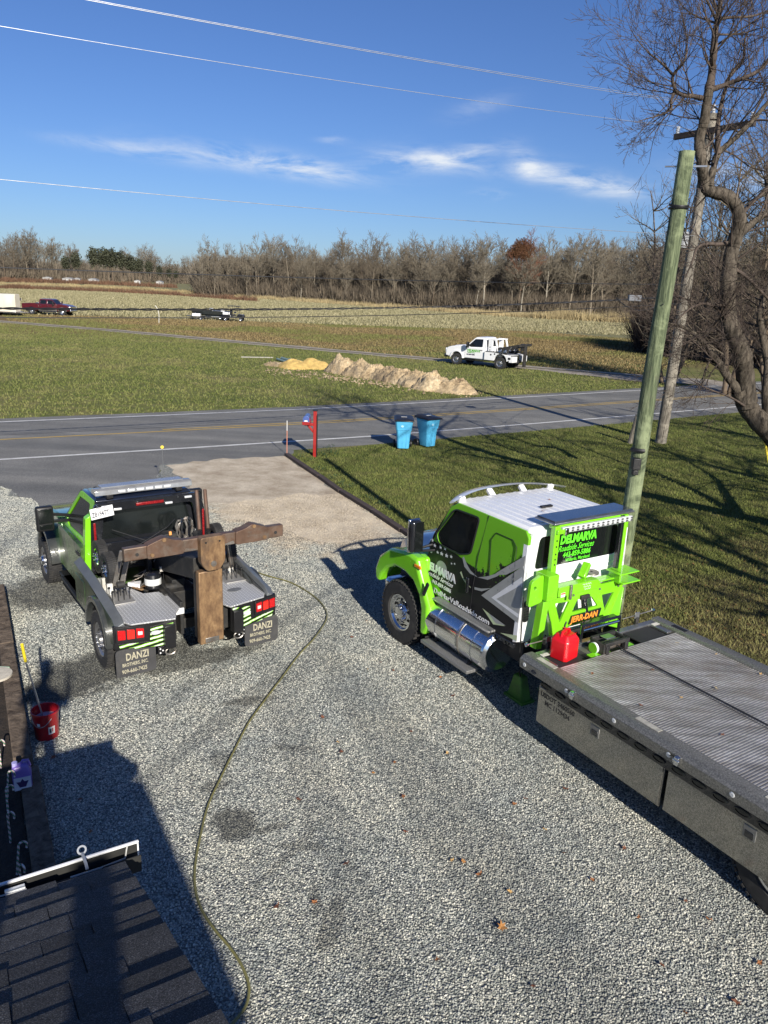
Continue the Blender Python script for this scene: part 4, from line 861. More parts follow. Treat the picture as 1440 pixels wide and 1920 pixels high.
def pickup(root, wb, rear, yc, yn, m, crew=False, W=1.0, zb=1.33, zr=2.03, arch_r=.47):
    """cab, hood and doors of a full size pickup; rear axle at y=0, front axle at y=wb"""
    a = arch(wb, arch_r, .52)
    prof = [(yc-.02, .5), (yc-.02, zb+.1), (yc+.25, zb+.09), (yn-.45, zb-.02), (yn-.12, zb-.12), (yn, zb-.3), (yn+.03, .62)]+[p for p in a if p[0] < yn-.02]
    MB().prism(prof, 'x', -W, W).build('front_body', m['front'], root, .055, 3)
    MB().loft([[(-.62, yc+.02, zb+.07), (-.5, yc+.02, zb+.14), (.5, yc+.02, zb+.14), (.62, yc+.02, zb+.07)], [(-.6, yn-.55, zb-.06), (-.48, yn-.55, zb+.045), (.48, yn-.55, zb+.045), (.6, yn-.55, zb-.06)], [(-.55, yn-.2, zb-.2), (-.45, yn-.2, zb-.1), (.45, yn-.2, zb-.1), (.55, yn-.2, zb-.2)]]).build('hood', m['hood'], root, .04, 3)
    MB().box((0, yn+.03, .95), (1.5, .08, .42)).build('grille', m.get('grille', M_CHR), root, .03); MB().box((0, yn+.08, .6), (1.96, .16, .26)).build('front_bumper', m.get('bumper', M_CHR), root, .05)
    for s in (-1, 1): MB().box((s*.84, yn+.02, .98), (.28, .1, .34)).build('headlight', M_CLR, root, .04)
    # cab floor body and doors
    MB().prism([(rear, .52), (rear, zb-.02), (yc, zb-.02), (yc, .52)], 'x', -W+.03, W-.03).build('cab_body', m['side'], root, .04, 2)
    doors = [(rear+.16, yc-.03)] if not crew else [(rear+.1, rear+1.0), (rear+1.03, yc-.03)]
    for s in (-1, 1):
        for (d0, d1) in doors:
            d = panel('door', rpoly([(d0, .58), (d0, zb-.03), (d1, zb-.03), (d1+.02, .58)], .05), [], lambda u, v, t, s=s: (s*(W+.012-t-.02*(v-.9)**2), u, v), .05, m['door'], root, .008)
            MB().box((s*(W+.02), d0+.16, zb-.16), (.03, .2, .04)).build('door_handle', m.get('handle', M_CHR), d, .008)
        fl = [(p[0], p[1]) for p in arch(wb, arch_r+.09, .5)]+[(p[0], p[1]) for p in arch(wb, arch_r-.01, .5)][::-1]
        MB().prism(fl, 'x', s*(W-.03), s*(W+m.get('flare', .05))).build('wheel_arch', m['flare_m'], root, .015)
        MB().box((s*(W-.02), (rear+yc)/2, .42), (.18, yc-rear-.1, .06)).build('running_board', m.get('board', M_BLK), root, .02)
    # greenhouse
    rt, rb = .76, .93; y0t = rear+.1; y1t = yc-.72 if not crew else yc-.72
    def side(s):
        def fn(u, v, t):
            f = (v-zb)/(zr-zb); return (s*(rb+(rt-rb)*f-t), u, v)
        return fn
    sideo = [(rear, zb-.03), (yc-.02, zb-.03), (yc-.05, zb+.05), (y1t, zr-.02), (y1t-.12, zr), (y0t, zr), (rear+.01, zb+.25)]
    wl = []
    if not crew: wl.append([(rear+.28, zb+.06), (yc-.42, zb+.02), (yc-.22, zb+.1), (y1t+.0, zr-.11), (rear+.32, zr-.09)])
    else: wl += [[(rear+.16, zb+.06), (rear+.95, zb+.06), (rear+.95, zr-.1), (rear+.2, zr-.1)], [(rear+1.12, zb+.06), (yc-.42, zb+.02), (yc-.2, zb+.12), (y1t, zr-.11), (rear+1.12, zr-.1)]]
    wl = [rpoly(w, .06) for w in wl]
    for s in (-1, 1):
        o = panel('cab_side', rpoly(sideo, .05, 3), wl, side(s), .05, m['pillar'], root, .006)
        for w in wl: glasspane('window', w, side(s), .02, M_GLS, root)
    def fr(u, v, t):                                    # windshield: u across -1..1, v 0..1
        return (u*(rb+(rt-rb)*v), (yc-.04)+(y1t-yc+.04)*v-t*.75, zb+.02+(zr-.03-zb)*v-t*.6)
    wf = rpoly([(-.9, .08), (.9, .08), (.9, .9), (-.9, .9)], .1)
    panel('windshield_frame', [(-1, 0), (1, 0), (1, 1), (-1, 1)], [wf], fr, .03, m.get('wsf', m['pillar']), root); glasspane('windshield', wf, fr, .012, M_GLS, root, 1.02)
    def bk(u, v, t): return (u*(rb+(rt-rb)*v), rear+.1*v+t, zb+(zr-zb)*v)
    wr = rpoly([(-.82, .14), (.82, .14), (.82, .84), (-.82, .84)], .1)
    panel('cab_rear', [(-1, -.05), (1, -.05), (1, 1), (-1, 1)], [wr], bk, .04, m['rear'], root); glasspane('rear_window', wr, bk, .015, M_GLS, root, 1.02)
    MB().loft([[(-rt-.01, y0t-.02, zr-.02), (rt+.01, y0t-.02, zr-.02), (rt+.01, y1t, zr-.02), (-rt-.01, y1t, zr-.02)], [(-rt+.02, y0t+.02, zr+.035), (rt-.02, y0t+.02, zr+.035), (rt-.02, y1t-.1, zr+.035), (-rt+.02, y1t-.1, zr+.035)], [(-rt+.2, y0t+.15, zr+.06), (rt-.2, y0t+.15, zr+.06), (rt-.2, y1t-.25, zr+.06), (-rt+.2, y1t-.25, zr+.06)]]).build('roof', m['roof'], root, .03, 3)
    for s in (-1, 1):
        mi = thing('side_mirror', None, None, (s*(W+.28), yc-.38, zb+.18)); mi.parent = root
        MB().box((0, 0, 0), (.27, .13, .42)).build('mirror_housing', M_BLK, mi, .035, 3); MB().box((0, -.068, .05), (.21, .006, .24)).build('mirror_glass', M_GLS, mi, .01); MB().box((0, -.068, -.13), (.2, .006, .08)).build('spot_mirror', M_GLS, mi, .01)
        MB().beam((-s*.12, 0, .06), (-s*.42, .08, -.02), .05).beam((-s*.12, 0, -.06), (-s*.42, .08, -.1), .05).build('mirror_arm', M_BLK, mi, .01)
WH_BIG = wheel_proto('wheel', .5, .27, .29, 10, M_ALU, 10, .1); WH_F = wheel_proto('wheel', .41, .23, .25, 8, M_RIMD, 8, .085); WH_P = wheel_proto('wheel', .4, .24, .24, 8, M_ALU, 8, .07); WH_D = wheel_proto('wheel', .235, .14, .125, 6, M_ALU, 5, .04)

# ================= GREEN FLATBED =================
FB = thing('flatbed_tow_truck', 'lime green, black and white flatbed tow truck with an aluminium deck', 'tow truck', (1.30, 11.68, 0), radians(32.5))
def splash_side():
    m, nt, b, N, L = nodes('cab_wrap'); tc = N.new('ShaderNodeTexCoord').outputs['Object']; s = N.new('ShaderNodeSeparateXYZ'); L.new(tc, s.inputs[0]); y, z = s.outputs[1], s.outputs[2]
    yr = N.new('ShaderNodeMapRange'); yr.inputs[1].default_value = -.9; yr.inputs[2].default_value = -2.5; L.new(y, yr.inputs[0])
    bd = ramp(N, L, yr.outputs[0], [(0, (.70,)*3), (.28, (.62,)*3), (.45, (.60,)*3), (.62, (.70,)*3), (.85, (.86,)*3), (1, (.95,)*3)])
    bd = math_(N, L, 'MULTIPLY_ADD', bd, 1.0); N[-1].inputs[2].default_value = 1.1
    amp = math_(N, L, 'MULTIPLY', yr.outputs[0], 1.1); amp = math_(N, L, 'SUBTRACT', amp, .3, True)
    nz = math_(N, L, 'SUBTRACT', noise(N, L, tc, 9, 6, .75), .5); nz = math_(N, L, 'MULTIPLY', math_(N, L, 'MULTIPLY', nz, 3), amp)
    d = math_(N, L, 'SUBTRACT', z, math_(N, L, 'ADD', bd, nz)); f = math_(N, L, 'GREATER_THAN', d, 0)
    g = ramp(N, L, z, [(0, (.16, .45, .02)), (1, (.16, .45, .02))])
    pil = math_(N, L, 'GREATER_THAN', math_(N, L, 'ADD', y, math_(N, L, 'MULTIPLY', math_(N, L, 'SUBTRACT', z, 1.9), .55)), -.52); f = math_(N, L, 'MULTIPLY', f, math_(N, L, 'SUBTRACT', 1, pil)); sp = noise(N, L, tc, 22, 3, .6); spk = math_(N, L, 'MULTIPLY', math_(N, L, 'GREATER_THAN', sp, .69), math_(N, L, 'GREATER_THAN', yr.outputs[0], .45))
    dk = mixc(N, L, spk, (.012, .012, .014), (.2, .26, .1))
    c = mixc(N, L, f, dk, (.15, .42, .02)); c = mixc(N, L, math_(N, L, 'MULTIPLY', math_(N, L, 'LESS_THAN', y, -2.35), math_(N, L, 'LESS_THAN', z, 2.33)), c, (.78, .79, .8)); L.new(c, b.inputs['Base Color']); b.inputs['Roughness'].default_value = .45; b.inputs['Coat Weight'].default_value = .12; b.inputs['Specular IOR Level'].default_value = .2; return m
M_WRAP = splash_side()
M_SILV = M('wrap_silver', (.36, .37, .36), .3, .1, .1); M_PALE = M('wrap_pale', (.5, .58, .35), .3, 0, .15)
def fside(s):
    def fn(u, v, t):
        k = max(0, (v-1.75)/.75); return (s*(.955-.05*k*k-t), u, v)
    return fn
SO = [(-.33, .93), (-.33, 1.5), (-.45, 1.88), (-.80, 2.42), (-.95, 2.5), (-2.36, 2.5), (-2.43, 2.42), (-2.43, 1.0), (-2.3, .95)]
SW = rpoly([(-.9, 2.4), (-1.45, 2.42), (-1.36, 1.88), (-1.1, 1.79), (-.6, 1.8), (-.53, 1.92)], .07)
for s in (-1, 1):
    panel('cab_side', SO, [SW], fside(s), .05, M_WRAP, FB, .012); glasspane('side_window', SW, fside(s), .02, M_GLS, FB)
    wfr = [(p[0], p[1]) for p in SW]; MB().tube([Vector(fside(s)(p[0], p[1], -.004)) for p in SW], .012, 6, closed=True).build('window_seal', M_BLK, FB)
# door shut lines and rear hatch
for pts in ([(-1.62, 2.5), (-1.52, 1.9), (-1.46, 1.4), (-1.44, .94)], [(-1.78, 1.7), (-1.74, 2.2), (-1.82, 2.32), (-2.15, 2.32), (-2.24, 2.25), (-2.26, 1.75)]):
    MB().tube([fside(-1)(a, b_, -.0015) for a, b_ in pts], .0055, 4).build('shut_line', M_BLK, FB)
MB().box((-.975, -1.36, 1.42), (.03, .06, .22)).build('door_handle', M_BLKP, FB, .01)
SIDE = fside(-1)
def strip_decal(name, pts, w0, w1, mat, d=-.003):
    n = len(pts); up_, dn = [], []
    for i, p in enumerate(pts):
        a = Vector(pts[max(i-1, 0)]); b_ = Vector(pts[min(i+1, n-1)]); t = (b_-a).normalized(); nn = Vector((-t.y, t.x)); w = (w0+(w1-w0)*i/(n-1))*sin(pi*min(1, (i+.6)/(n*.5)) if i < n/2 else pi/2)/2
        up_.append((p[0]+nn.x*w, p[1]+nn.y*w)); dn.append((p[0]-nn.x*w, p[1]-nn.y*w))
    V = [SIDE(q[0], q[1], d) for q in up_]+[SIDE(q[0], q[1], d) for q in dn]
    return MB().add(V, [(i, i+1, n+i+1, n+i) for i in range(n-1)]).build(name, mat, FB, smooth=False)
strip_decal('swoosh', [(-1.2, 1.78), (-1.27, 1.68), (-1.38, 1.62), (-1.55, 1.6), (-1.75, 1.66), (-1.92, 1.76), (-2.05, 1.86)], .085, .03, M_SILV)
strip_decal('swoosh', [(-1.17, 1.55), (-1.24, 1.47), (-1.33, 1.42), (-1.42, 1.4)], .05, .01, M_PALE)
strip_decal('swoosh', [(-1.5, 1.42), (-1.65, 1.45), (-1.85, 1.55), (-2.05, 1.68), (-2.3, 1.86)], .05, .02, M_SILV)
def poly_line(name, pts, w, mat, d=-.003):
    V = []; n = len(pts)
    L_, R_ = [], []
    for i, p in enumerate(pts):
        a = Vector(pts[i-1]) if i else None; b_ = Vector(pts[i+1]) if i < n-1 else None; p = Vector(p)
        d1 = (p-a).normalized() if a is not None else (b_-p).normalized(); d2 = (b_-p).normalized() if b_ is not None else d1; t = (d1+d2).normalized(); nn = Vector((-t.y, t.x)); k = w/2/max(.35, nn.dot(Vector((-d1.y, d1.x))))
        L_.append((p.x+nn.x*k, p.y+nn.y*k)); R_.append((p.x-nn.x*k, p.y-nn.y*k))
    return decal(name, L_+R_[::-1], SIDE, d, mat, FB)
poly_line('arrow_stripe', [(-2.42, 2.02), (-1.74, 1.4), (-2.42, 1.31)], .075, M_SILV); poly_line('arrow_stripe', [(-2.42, 1.9), (-1.9, 1.43), (-2.42, 1.36)], .03, M_WHT, -.004); poly_line('arrow_stripe', [(-2.42, 1.78), (-2.02, 1.455), (-2.42, 1.42)], .04, M_SILV, -.004)
decal('shard', [(-2.42, 2.2), (-2.0, 1.86), (-1.86, 1.74), (-2.12, 1.84), (-2.42, 2.06)], SIDE, -.003, M_SILV, FB); decal('shard', [(-1.7, 1.2), (-2.18, 1.13), (-1.95, 1.06)], SIDE, -.003, M_PALE, FB); decal('shard', [(-1.85, 1.18), (-2.2, 1.145), (-2.0, 1.1)], SIDE, -.005, M_SILV, FB)
decal('shard', [(-2.1, 1.0), (-2.43, 1.1), (-2.43, 1.02)], SIDE, -.003, M_PALE, FB); decal('shard', [(-.36, 1.3), (-.7, 1.12), (-1.0, .99), (-.36, 1.0)], SIDE, -.003, M_GRN, FB)
for (u, v, r_) in ((-.52, 1.74, .035), (-.66, 1.76, .035), (-.77, 1.77, .03), (-.7, 1.67, .04), (-.82, 1.68, .04), (-.45, 1.8, .03), (-.44, 1.62, .03), (-.93, 1.7, .03), (-.95, 1.6, .02), (-1.02, 1.62, .02), (-.6, 1.66, .03)):
    decal('star', [(u+(r_ if k % 2 == 0 else r_*.42)*sin(k*pi/5), v+(r_ if k % 2 == 0 else r_*.42)*cos(k*pi/5)) for k in range(10)], SIDE, -.003, M_WHT, FB)
decal('badge_disc', [(-.72+.13*cos(k*pi/12), 1.45+.11*sin(k*pi/12)) for k in range(24)], SIDE, -.002, M_SILV, FB)
RT_ = (0, -1, 0); UP_ = (0, 0, 1)
text('DELMARVA', .16, M_WHT, FB, (-.962, -.32, 1.34), RT_, (0, .12, 1), bold=.06, sx=.92)
text('Roadside Services', .1, M_WHT, FB, (-.962, -.34, 1.245), RT_, UP_, bold=.008, shear=.5, sx=.92)
text('443-859-5886', .085, M_WHT, FB, (-.962, -.5, 1.15), RT_, UP_, bold=.02, shear=.2, sx=1.0)
text('DelMarVaRoadside.com', .115, M_WHT, FB, (-.962, -.56, 1.015), RT_, UP_, bold=.012, sx=1.17)
# sill chain, roof, visor
MB().box((-.955, -1.4, .935), (.05, 2.0, .07)).build('sill', M_BLKP, FB, .01)
for k in range(9): MB().lathe([(-.01, .035), (.012, .028), (.014, .001)], (-.985, -.6-.21*k, .935), 'x', 12).build('sill_lamp', M_GLS, FB)
MB().loft([[(-.9, -.86, 2.47), (.9, -.86, 2.47), (.9, -2.42, 2.47), (-.9, -2.42, 2.47)], [(-.86, -.9, 2.54), (.86, -.9, 2.54), (.86, -2.38, 2.54), (-.86, -2.38, 2.54)]]).build('roof', M_WHT, FB, .03, 3)
for k in range(11): MB().box((-.7+.14*k, -1.6, 2.541), (.05, 1.35, .014)).build('roof_rib', M_WHT, FB, .005)
MB().box((0, -1.75, 2.56), (.2, .06, .03)).build('roof_antenna', M_BLK, FB, .01)
vis = []
for k in range(17):
    f = k/8-1; x = f*1.06; y = -.72-.28*f*f; z = 2.595-.06*f**4; w = .21*(1-.35*abs(f)**6)
    vis.append([(x, y+w/2, z-.02), (x, y+w*.3, z+.012), (x, y-w*.2, z+.028), (x, y-w/2, z+.035), (x, y-w*.2, z+.005), (x, y+w*.3, z-.022)])
MB().loft(vis).build('sun_visor', M_WHT, FB, ang=50)
for x in (-.86, -.25, .35, .84): MB().beam((x, -.93, 2.5), (x, -.78-.25*x*x, 2.595), .1, .06).build('visor_mount', M_WHT, FB, .015)
def ffr(u, v, t): return (u*(.95-.06*v), -.36-.47*v+t*-.8, 1.72+.74*v-t*.5)
wf = rpoly([(-.92, .12), (.92, .12), (.92, .92), (-.92, .92)], .12)
panel('windshield_frame', [(-1, -.05), (1, -.05), (1, 1), (-1, 1)], [wf], ffr, .04, M_BLKP, FB); glasspane('windshield', wf, ffr, .015, M_GLS, FB)
# rear wall
def frear(u, v, t): return (u, -2.43+t, v)
RWIN = rpoly([(-.77, 1.98), (.74, 1.98), (.72, 2.4), (-.72, 2.41)], .07)
panel('cab_rear', rpoly([(-.945, .97), (.945, .97), (.93, 1.9), (.88, 2.42), (.8, 2.5), (-.8, 2.5), (-.88, 2.42), (-.93, 1.9)], .1), [RWIN], frear, .06, M_WHT, FB, .02); glasspane('rear_window', RWIN, frear, .01, M_GLS, FB)
for z in (1.88, 1.82, 1.5, 1.44): MB().box((0, -2.432, z), (1.6, .012, .02)).build('rear_rib', M_WHT, FB, .004)
MB().prism(rrect(-.9, 1.27, -.8, 1.57, .045), 'y', -2.445, -2.42).build('vent_louvre', M_BLK, FB, .004)
for k in range(7): MB().box((-.85, -2.448, 1.31+.037*k), (.075, .012, .012)).build('louvre_slat', M_BLKP, FB)
for k in range(5): MB().cyl((-.88+.14*k, -2.44, 1.0), (-.88+.14*k, -2.452, 1.0), .01, n=8).build('rivet', M_BLK, FB)
RX = (1, 0, 0)
M_LTXT = M('lime_lettering', (.12, .75, .03), .4)
text('DELMARVA', .155, M_LTXT, FB, (-.37, -2.436, 2.27), RX, (.05, 0, 1), bold=.055, shear=.12, sx=.84)
text('Roadside Services', .115, M_LTXT, FB, (-.4, -2.437, 2.165), RX, UP_, bold=.006, shear=.5, sx=.78)
text('443-859-5886', .1, M_LTXT, FB, (-.3, -2.437, 2.075), RX, UP_, bold=.02, shear=.15, sx=.9); text('Willards, Maryland', .065, M_LTXT, FB, (-.24, -2.437, 2.01), RX, UP_, bold=.01, sx=.9)
# hood and fenders
hd = []
for (y, z, w, dz) in ((-.33, 1.74, .86, .24), (.1, 1.69, .82, .25), (.45, 1.61, .78, .3), (.72, 1.5, .72, .4), (.84, 1.34, .68, .4)):
    hd.append([(-w, y, z-dz), (-w*.96, y, z-.09), (-w*.72, y, z-.01), (-w*.3, y, z+.015), (w*.3, y, z+.015), (w*.72, y, z-.01), (w*.96, y, z-.09), (w, y, z-dz)])
M_HOOD = M('hood_silver_wrap', (.5, .53, .56), .2, .3, .15, 2, coat=.8)
MB().loft(hd).build('hood', M_HOOD, FB, ang=60)
MB().box((0, -.32, 1.72), (1.6, .12, .1)).build('cowl', M_BLKP, FB, .02)
MB().box((0, .86, 1.05), (1.1, .1, .5)).build('grille', M_CHR, FB, .03); MB().box((.1, .9, .55), (1.9, .2, .3)).build('front_bumper', M_CHR, FB, .06)
FP = [(.72, .82), (.75, 1.0), (.63, 1.25), (.32, 1.47), (-.2, 1.55), (-.43, 1.53), (-.48, 1.36), (-.76, .9), (-.78, .55), (-.68, .4), (-.58, .4), (-.57, .8), (-.5, .99), (-.34, 1.15), (-.1, 1.22), (.15, 1.22), (.38, 1.12), (.54, .95), (.62, .8)]
for s in (-1, 1):
    f = MB().prism(FP, 'x', s*1.01, s*1.2).build('fender', M_GRN, FB, .05, 3)
    MB().prism([(p[0]*.97, p[1]-.02) for p in FP[:6]]+[(-.44, 1.3), (.6, 1.1)], 'x', s*.7, s*1.03).build('fender_top', M_GRN, FB, .05, 3)
    MB().box((s*1.195, -.45, 1.42), (.03, .17, .055), (radians(10*0), 0, 0)).build('side_marker', M_AMB, FB, .02, 3); MB().box((s*1.2, -.69, 1.15), (.03, .06, .24), (radians(25), 0, 0)).build('fender_vent', M_BLK, FB, .01)
    MB().box((s*1.05, -.72, .3), (.26, .02, .2)).build('mud_flap', M_BLK, FB, .005)
    put_wheel(WH_BIG, FB, s*1.06, 0, .5, s)
    for x in (.78, 1.08):
        put_wheel(WH_BIG, FB, s*x, -6.35, .5, s)
    mi = thing('side_mirror', None, None, (s*1.21, -.35, 1.87)); mi.parent = FB
    MB().box((0, 0, 0), (.19, .13, .5)).build('mirror_housing', M_BLKP, mi, .05, 3); MB().box((-s*.0, .03, 0), (.205, .05, .52)).build('mirror_shell', M_CHR, mi, .05, 3); MB().box((.03*s*-1, -.073, .0), (.15, .006, .46)).build('mirror_glass', M_GLS, mi, .015)
    MB().beam((-s*.04, -.02, -.2), (-s*.32, -.12, -.12), .035).beam((-s*.04, 0, -.24), (-s*.32, -.2, -.2), .035).build('mirror_arm', M_BLK, mi, .008)
MB().box((-.46, -.1, .62), (.1, 2.6, .26)).box((.46, -.1, .62), (.1, 2.6, .26)).box((-.46, -5.2, .75), (.1, 8.2, .28)).box((.46, -5.2, .75), (.1, 8.2, .28)).box((0, 0, .5), (1.8, .16, .16)).box((0, -6.35, .5), (1.8, .2, .2)).box((0, -1.4, .75), (1.5, 1.9, .3)).build('chassis', M_FRM, FB, .01)
# fuel tank and steps
tk = MB().lathe([(-2.06, .001), (-2.06, .24), (-2.03, .285), (-2.0, .3), (-.72, .3), (-.69, .285), (-.66, .24), (-.66, .001)], (-.9, 0, .66), 'y', 36).build('fuel_tank', M_CHR, FB, ang=25)
for y in (-.95, -1.45, -1.5, -1.78): MB().lathe([(y-.012, .302), (y-.012, .31), (y+.012, .31), (y+.012, .302)], (-.9, 0, .66), 'y', 32).build('tank_strap', M_STL if y == -1.5 else M_CHR, tk)
MB().lathe([(-.64, .2), (-.64, .235), (-.48, .235), (-.44, .2), (-.44, .001)], (-.92, 0, .7), 'y', 28).build('small_tank', M_BLKP, FB); MB().lathe([(0, .03), (.04, .028), (.045, .001)], (-.92, -.54, .93), 'z', 12).build('blue_cap', M('blue_cap', (.02, .2, .6), .4), FB)
M_STEP = tread_plate('perforated_step', (.42, .42, .41), 30, .7, .42)
MB().box((-1.0, -1.35, .985), (.17, 1.3, .03)).build('upper_step', M_STEP, FB, .006); MB().box((-1.14, -1.25, .33), (.2, 1.12, .05)).build('lower_step', M_STEP, FB, .006)
for y in (-.85, -1.65): MB().beam((-1.1, y, .33), (-1.0, y, .5), .03, .05).build('step_hanger', M_FRM, FB)
# green leg of the subframe on the ground side
MB().loft([[(-.74, -2.42, .02), (-.56, -2.42, .02), (-.56, -2.1, .02), (-.74, -2.1, .02)], [(-.7, -2.32, .36), (-.58, -2.32, .36), (-.58, -2.16, .36), (-.7, -2.16, .36)]]).build('stabiliser', M('shaded_green_paint', (.07, .2, .02), .5, 0, .3, 6, dirt=(.06, .07, .04, .6)), FB, .02); MB().box((-.65, -2.26, .03), (.24, .38, .04)).build('stabiliser_foot', MATS['shaded_green_paint'], FB, .01); MB().tube([(-.8, -2.6, .85), (-.78, -2.35, .5), (-.7, -2.3, .38)], .012, 6).build('hose_line', M_BLK, FB)  # green darkened and mottled to stand for the shade beneath the deck
# ---- deck ----
def ribbed():
    m, nt, b, N, L = nodes('deck_aluminium'); tc = N.new('ShaderNodeTexCoord').outputs['Object']; P = posn(N)
    mp = N.new('ShaderNodeMapping'); mp.inputs['Rotation'].default_value = (0, 0, radians(-32.5)); mp.inputs['Scale'].default_value = (.5, 3, 1); L.new(P, mp.inputs[0])
    f = noise(N, L, mp.outputs[0], 2.6, 8, .75); g = noise(N, L, P, 1.5, 7, .7)
    c = ramp(N, L, f, [(.3, (.25, .24, .23)), (.5, (.47, .46, .45)), (.7, (.74, .74, .73))]); c = mixc(N, L, ramp(N, L, g, [(.48, (0,)*3), (.66, (.6,)*3)]), c, (.3, .25, .2)); L.new(c, b.inputs['Base Color'])
    b.inputs['Metallic'].default_value = .65; L.new(math_(N, L, 'MULTIPLY_ADD', f, .3), b.inputs['Roughness']); N[-1].inputs[2].default_value = .25; return m
M_DECK = ribbed(); PLK = None
pw = .2; ribp = []
for k in range(6):
    y = k*pw/6; ribp += [(y, .0), (y+.003, .011), (y+.017, .011), (y+.0205, 0)]
ribp = ribp+[(pw-.004, 0), (pw-.004, -.03), (0, -.03)]
for k in range(30):
    y1 = -3.3-k*pw
    if PLK is None: PLK = MB().prism([(p[0], p[1]) for p in ribp], 'x', -1.07, 1.07).build('deck_plank', M_DECK, FB, ang=20); o = PLK
    else: o = PLK.copy(); COL.objects.link(o)
    o.location = (0, y1-pw, 1.07)
Yf, Yr = -2.88, -9.32
RP = [(-1.3, .95), (-1.31, 1.07), (-1.24, 1.115), (-1.11, 1.115), (-1.09, 1.08), (-1.09, .95)]
rl_ = MB().prism(RP, 'y', Yr, Yf).build('side_rail', M_MILL, FB, .006); rr2 = MB().prism([(-p[0], p[1]) for p in RP][::-1], 'y', Yr, Yf).build('side_rail', M_MILL, FB, .006)
for s in (-1, 1): MB().box((s*1.255, (Yf+Yr)/2-.2, .89), (.06, 5.9, .11)).build('under_rail', M_BLKP, FB, .004)
k = 0; y = -3.34
while y > -9.1:
    o = MB().lathe([(-.014, .03), (-.012, .038), (0, .04), (0, .032), (-.006, .03), (-.006, .001)], (0, 0, 0), 'x', 14).build('marker_lamp', M_GLS, FB); o.location = (-1.287, y, .9); o.scale = (1, 2.2, .8); y -= .235
for j in range(9):
    y = -2.97-.71*j; MB().lathe([(-.004, .001), (-.008, .016), (-.006, .022), (-.003, .028), (.01, .03)], (-1.305, y, 1.02), 'x', 16).build('round_light', M_CLR, FB)
    if j in (1, 3, 5, 7):
        c_ = MB().box((-1.33, y-.12, 1.03), (.05, .05, .09)).box((-1.345, y-.12, 1.03), (.03, .07, .04)).build('clamp', M_CHR, FB, .006); MB().tube([(-1.315, y-.02, 1.03), (-1.33, y-.06, 1.06), (-1.33, y-.1, 1.05)], .006, 5).build('light_cable', M_BLK, FB)
for y in (-3.2, -4.72, -6.2, -7.7): MB().box((-1.165, y, 1.117), (.07, .3, .006)).build('tie_plate', M('worn_sticker', (.5, .48, .42), .6, .3, .3, 10), FB); MB().box((1.165, y-.1, 1.117), (.07, .22, .006)).build('tie_slot', M_BLK, FB)
MB().tube([(-1.307, -3.17, 1.0)]+[(-1.31, -3.14+.04*cos(a), 1.0+.022*sin(a)) for a in np.linspace(0, 2*pi, 10)], .004, 4).build('oval_plate', M_BLKP, FB)
# front cross member, mats
MB().box((0, -2.93, 1.03), (2.3, .09, .12)).build('deck_front', M_GALV, FB, .006); MB().box((-.36, -3.1, 1.0), (.16, .34, .1)).build('deck_floor', M_GALS, FB); MB().box((0, -3.1, .98), (2.16, .38, .03)).build('deck_well', M_FRM, FB)
for (x, w) in ((-.84, .44), (.68, .5)): MB().box((x, -3.13, 1.055), (w, .33, .02)).build('rubber_mat', M('black_mat', (.02, .02, .022), .7, 0, .2, 5), FB, .004)
MB().box((-1.075, -3.1, 1.075), (.06, .34, .03)).box((1.0, -3.1, 1.075), (.09, .34, .03)).build('mat_frame', M_GALV, FB, .004)
MB().box((-1.0, -3.0, 1.098), (.13, .06, .004)).build('label_plate', M('paper_label', (.6, .58, .52), .6, 0, .2, 30), FB); MB().box((1.02, -3.02, 1.095), (.12, .06, .004)).build('label_plate', M('paper_label', (.6, .58, .52), .6), FB)
# ---- head frame ----
def hb(name, *boxes, mat=M_GRN, bev=.008):
    mb = MB()
    for c, d in boxes: mb.box(c, d)
    return mb.build(name, mat, FB, bev)
hb('post', ((-.6, -2.56, 2.22), (.09, .08, .74))); hb('post', ((.66, -2.56, 2.2), (.06, .08, .78))); hb('post_strip', ((.605, -2.56, 2.2), (.05, .06, .76)), mat=M_BLKP)
hb('top_beam', ((.03, -2.52, 2.585), (1.36, .07, .07))); hb('solar_panel', ((.05, -2.43, 2.645), (1.42, .33, .03)), mat=M('solar_blue', (.05, .06, .085), .12, .2, .3, 4, coat=.9), bev=.006); hb('panel_frame', ((.05, -2.43, 2.625), (1.46, .37, .025)), mat=M_GALV)
hb('light_bar', ((.1, -2.6, 2.535), (1.28, .05, .075)), mat=M_CLR)
for k in range(28):
    hb('light_cell', ((-.51+.0455*k, -2.628, 2.52), (.034, .012, .022)), ((-.51+.0455*k, -2.628, 2.552), (.034, .012, .022)), mat=M_GALV if k % 2 else M_CLR, bev=0)
hb('corner_plate', ((-.56, -2.6, 2.52), (.14, .06, .06))); hb('corner_bolt', ((-.5, -2.64, 2.52), (.06, .05, .09)), mat=M_CHR)
for z in (2.08, 2.15, 2.22, 2.32, 2.4): MB().cyl((-.6, -2.595, z), (-.6, -2.605, z), .012, n=8).build('post_hole', M_BLK, FB)
hb('shoulder_block', ((-.7, -2.6, 1.82), (.18, .24, .34)));
panel('ear_plate', rpoly([(-1.0, 1.92), (-.8, 2.0), (-.78, 1.62), (-1.02, 1.58)], .05), [[(-.93+.025*cos(a), 1.83+.025*sin(a)) for a in np.linspace(0, 2*pi, 12)[:-1]]], lambda u, v, t: (u, -2.64+t, v), .05, M_GRN, FB, .005)
MB().beam((-.72, -2.6, 1.68), (-.84, -2.66, 1.0), .12, .1).build('leg', M_GRN, FB, .008); MB().beam((-.66, -2.6, 1.68), (-.5, -2.62, 1.05), .1, .06).build('leg', M_GRN, FB, .008); MB().beam((.7, -2.6, 1.55), (.55, -2.7, 1.02), .12, .1).build('leg', M_GRN, FB, .008)
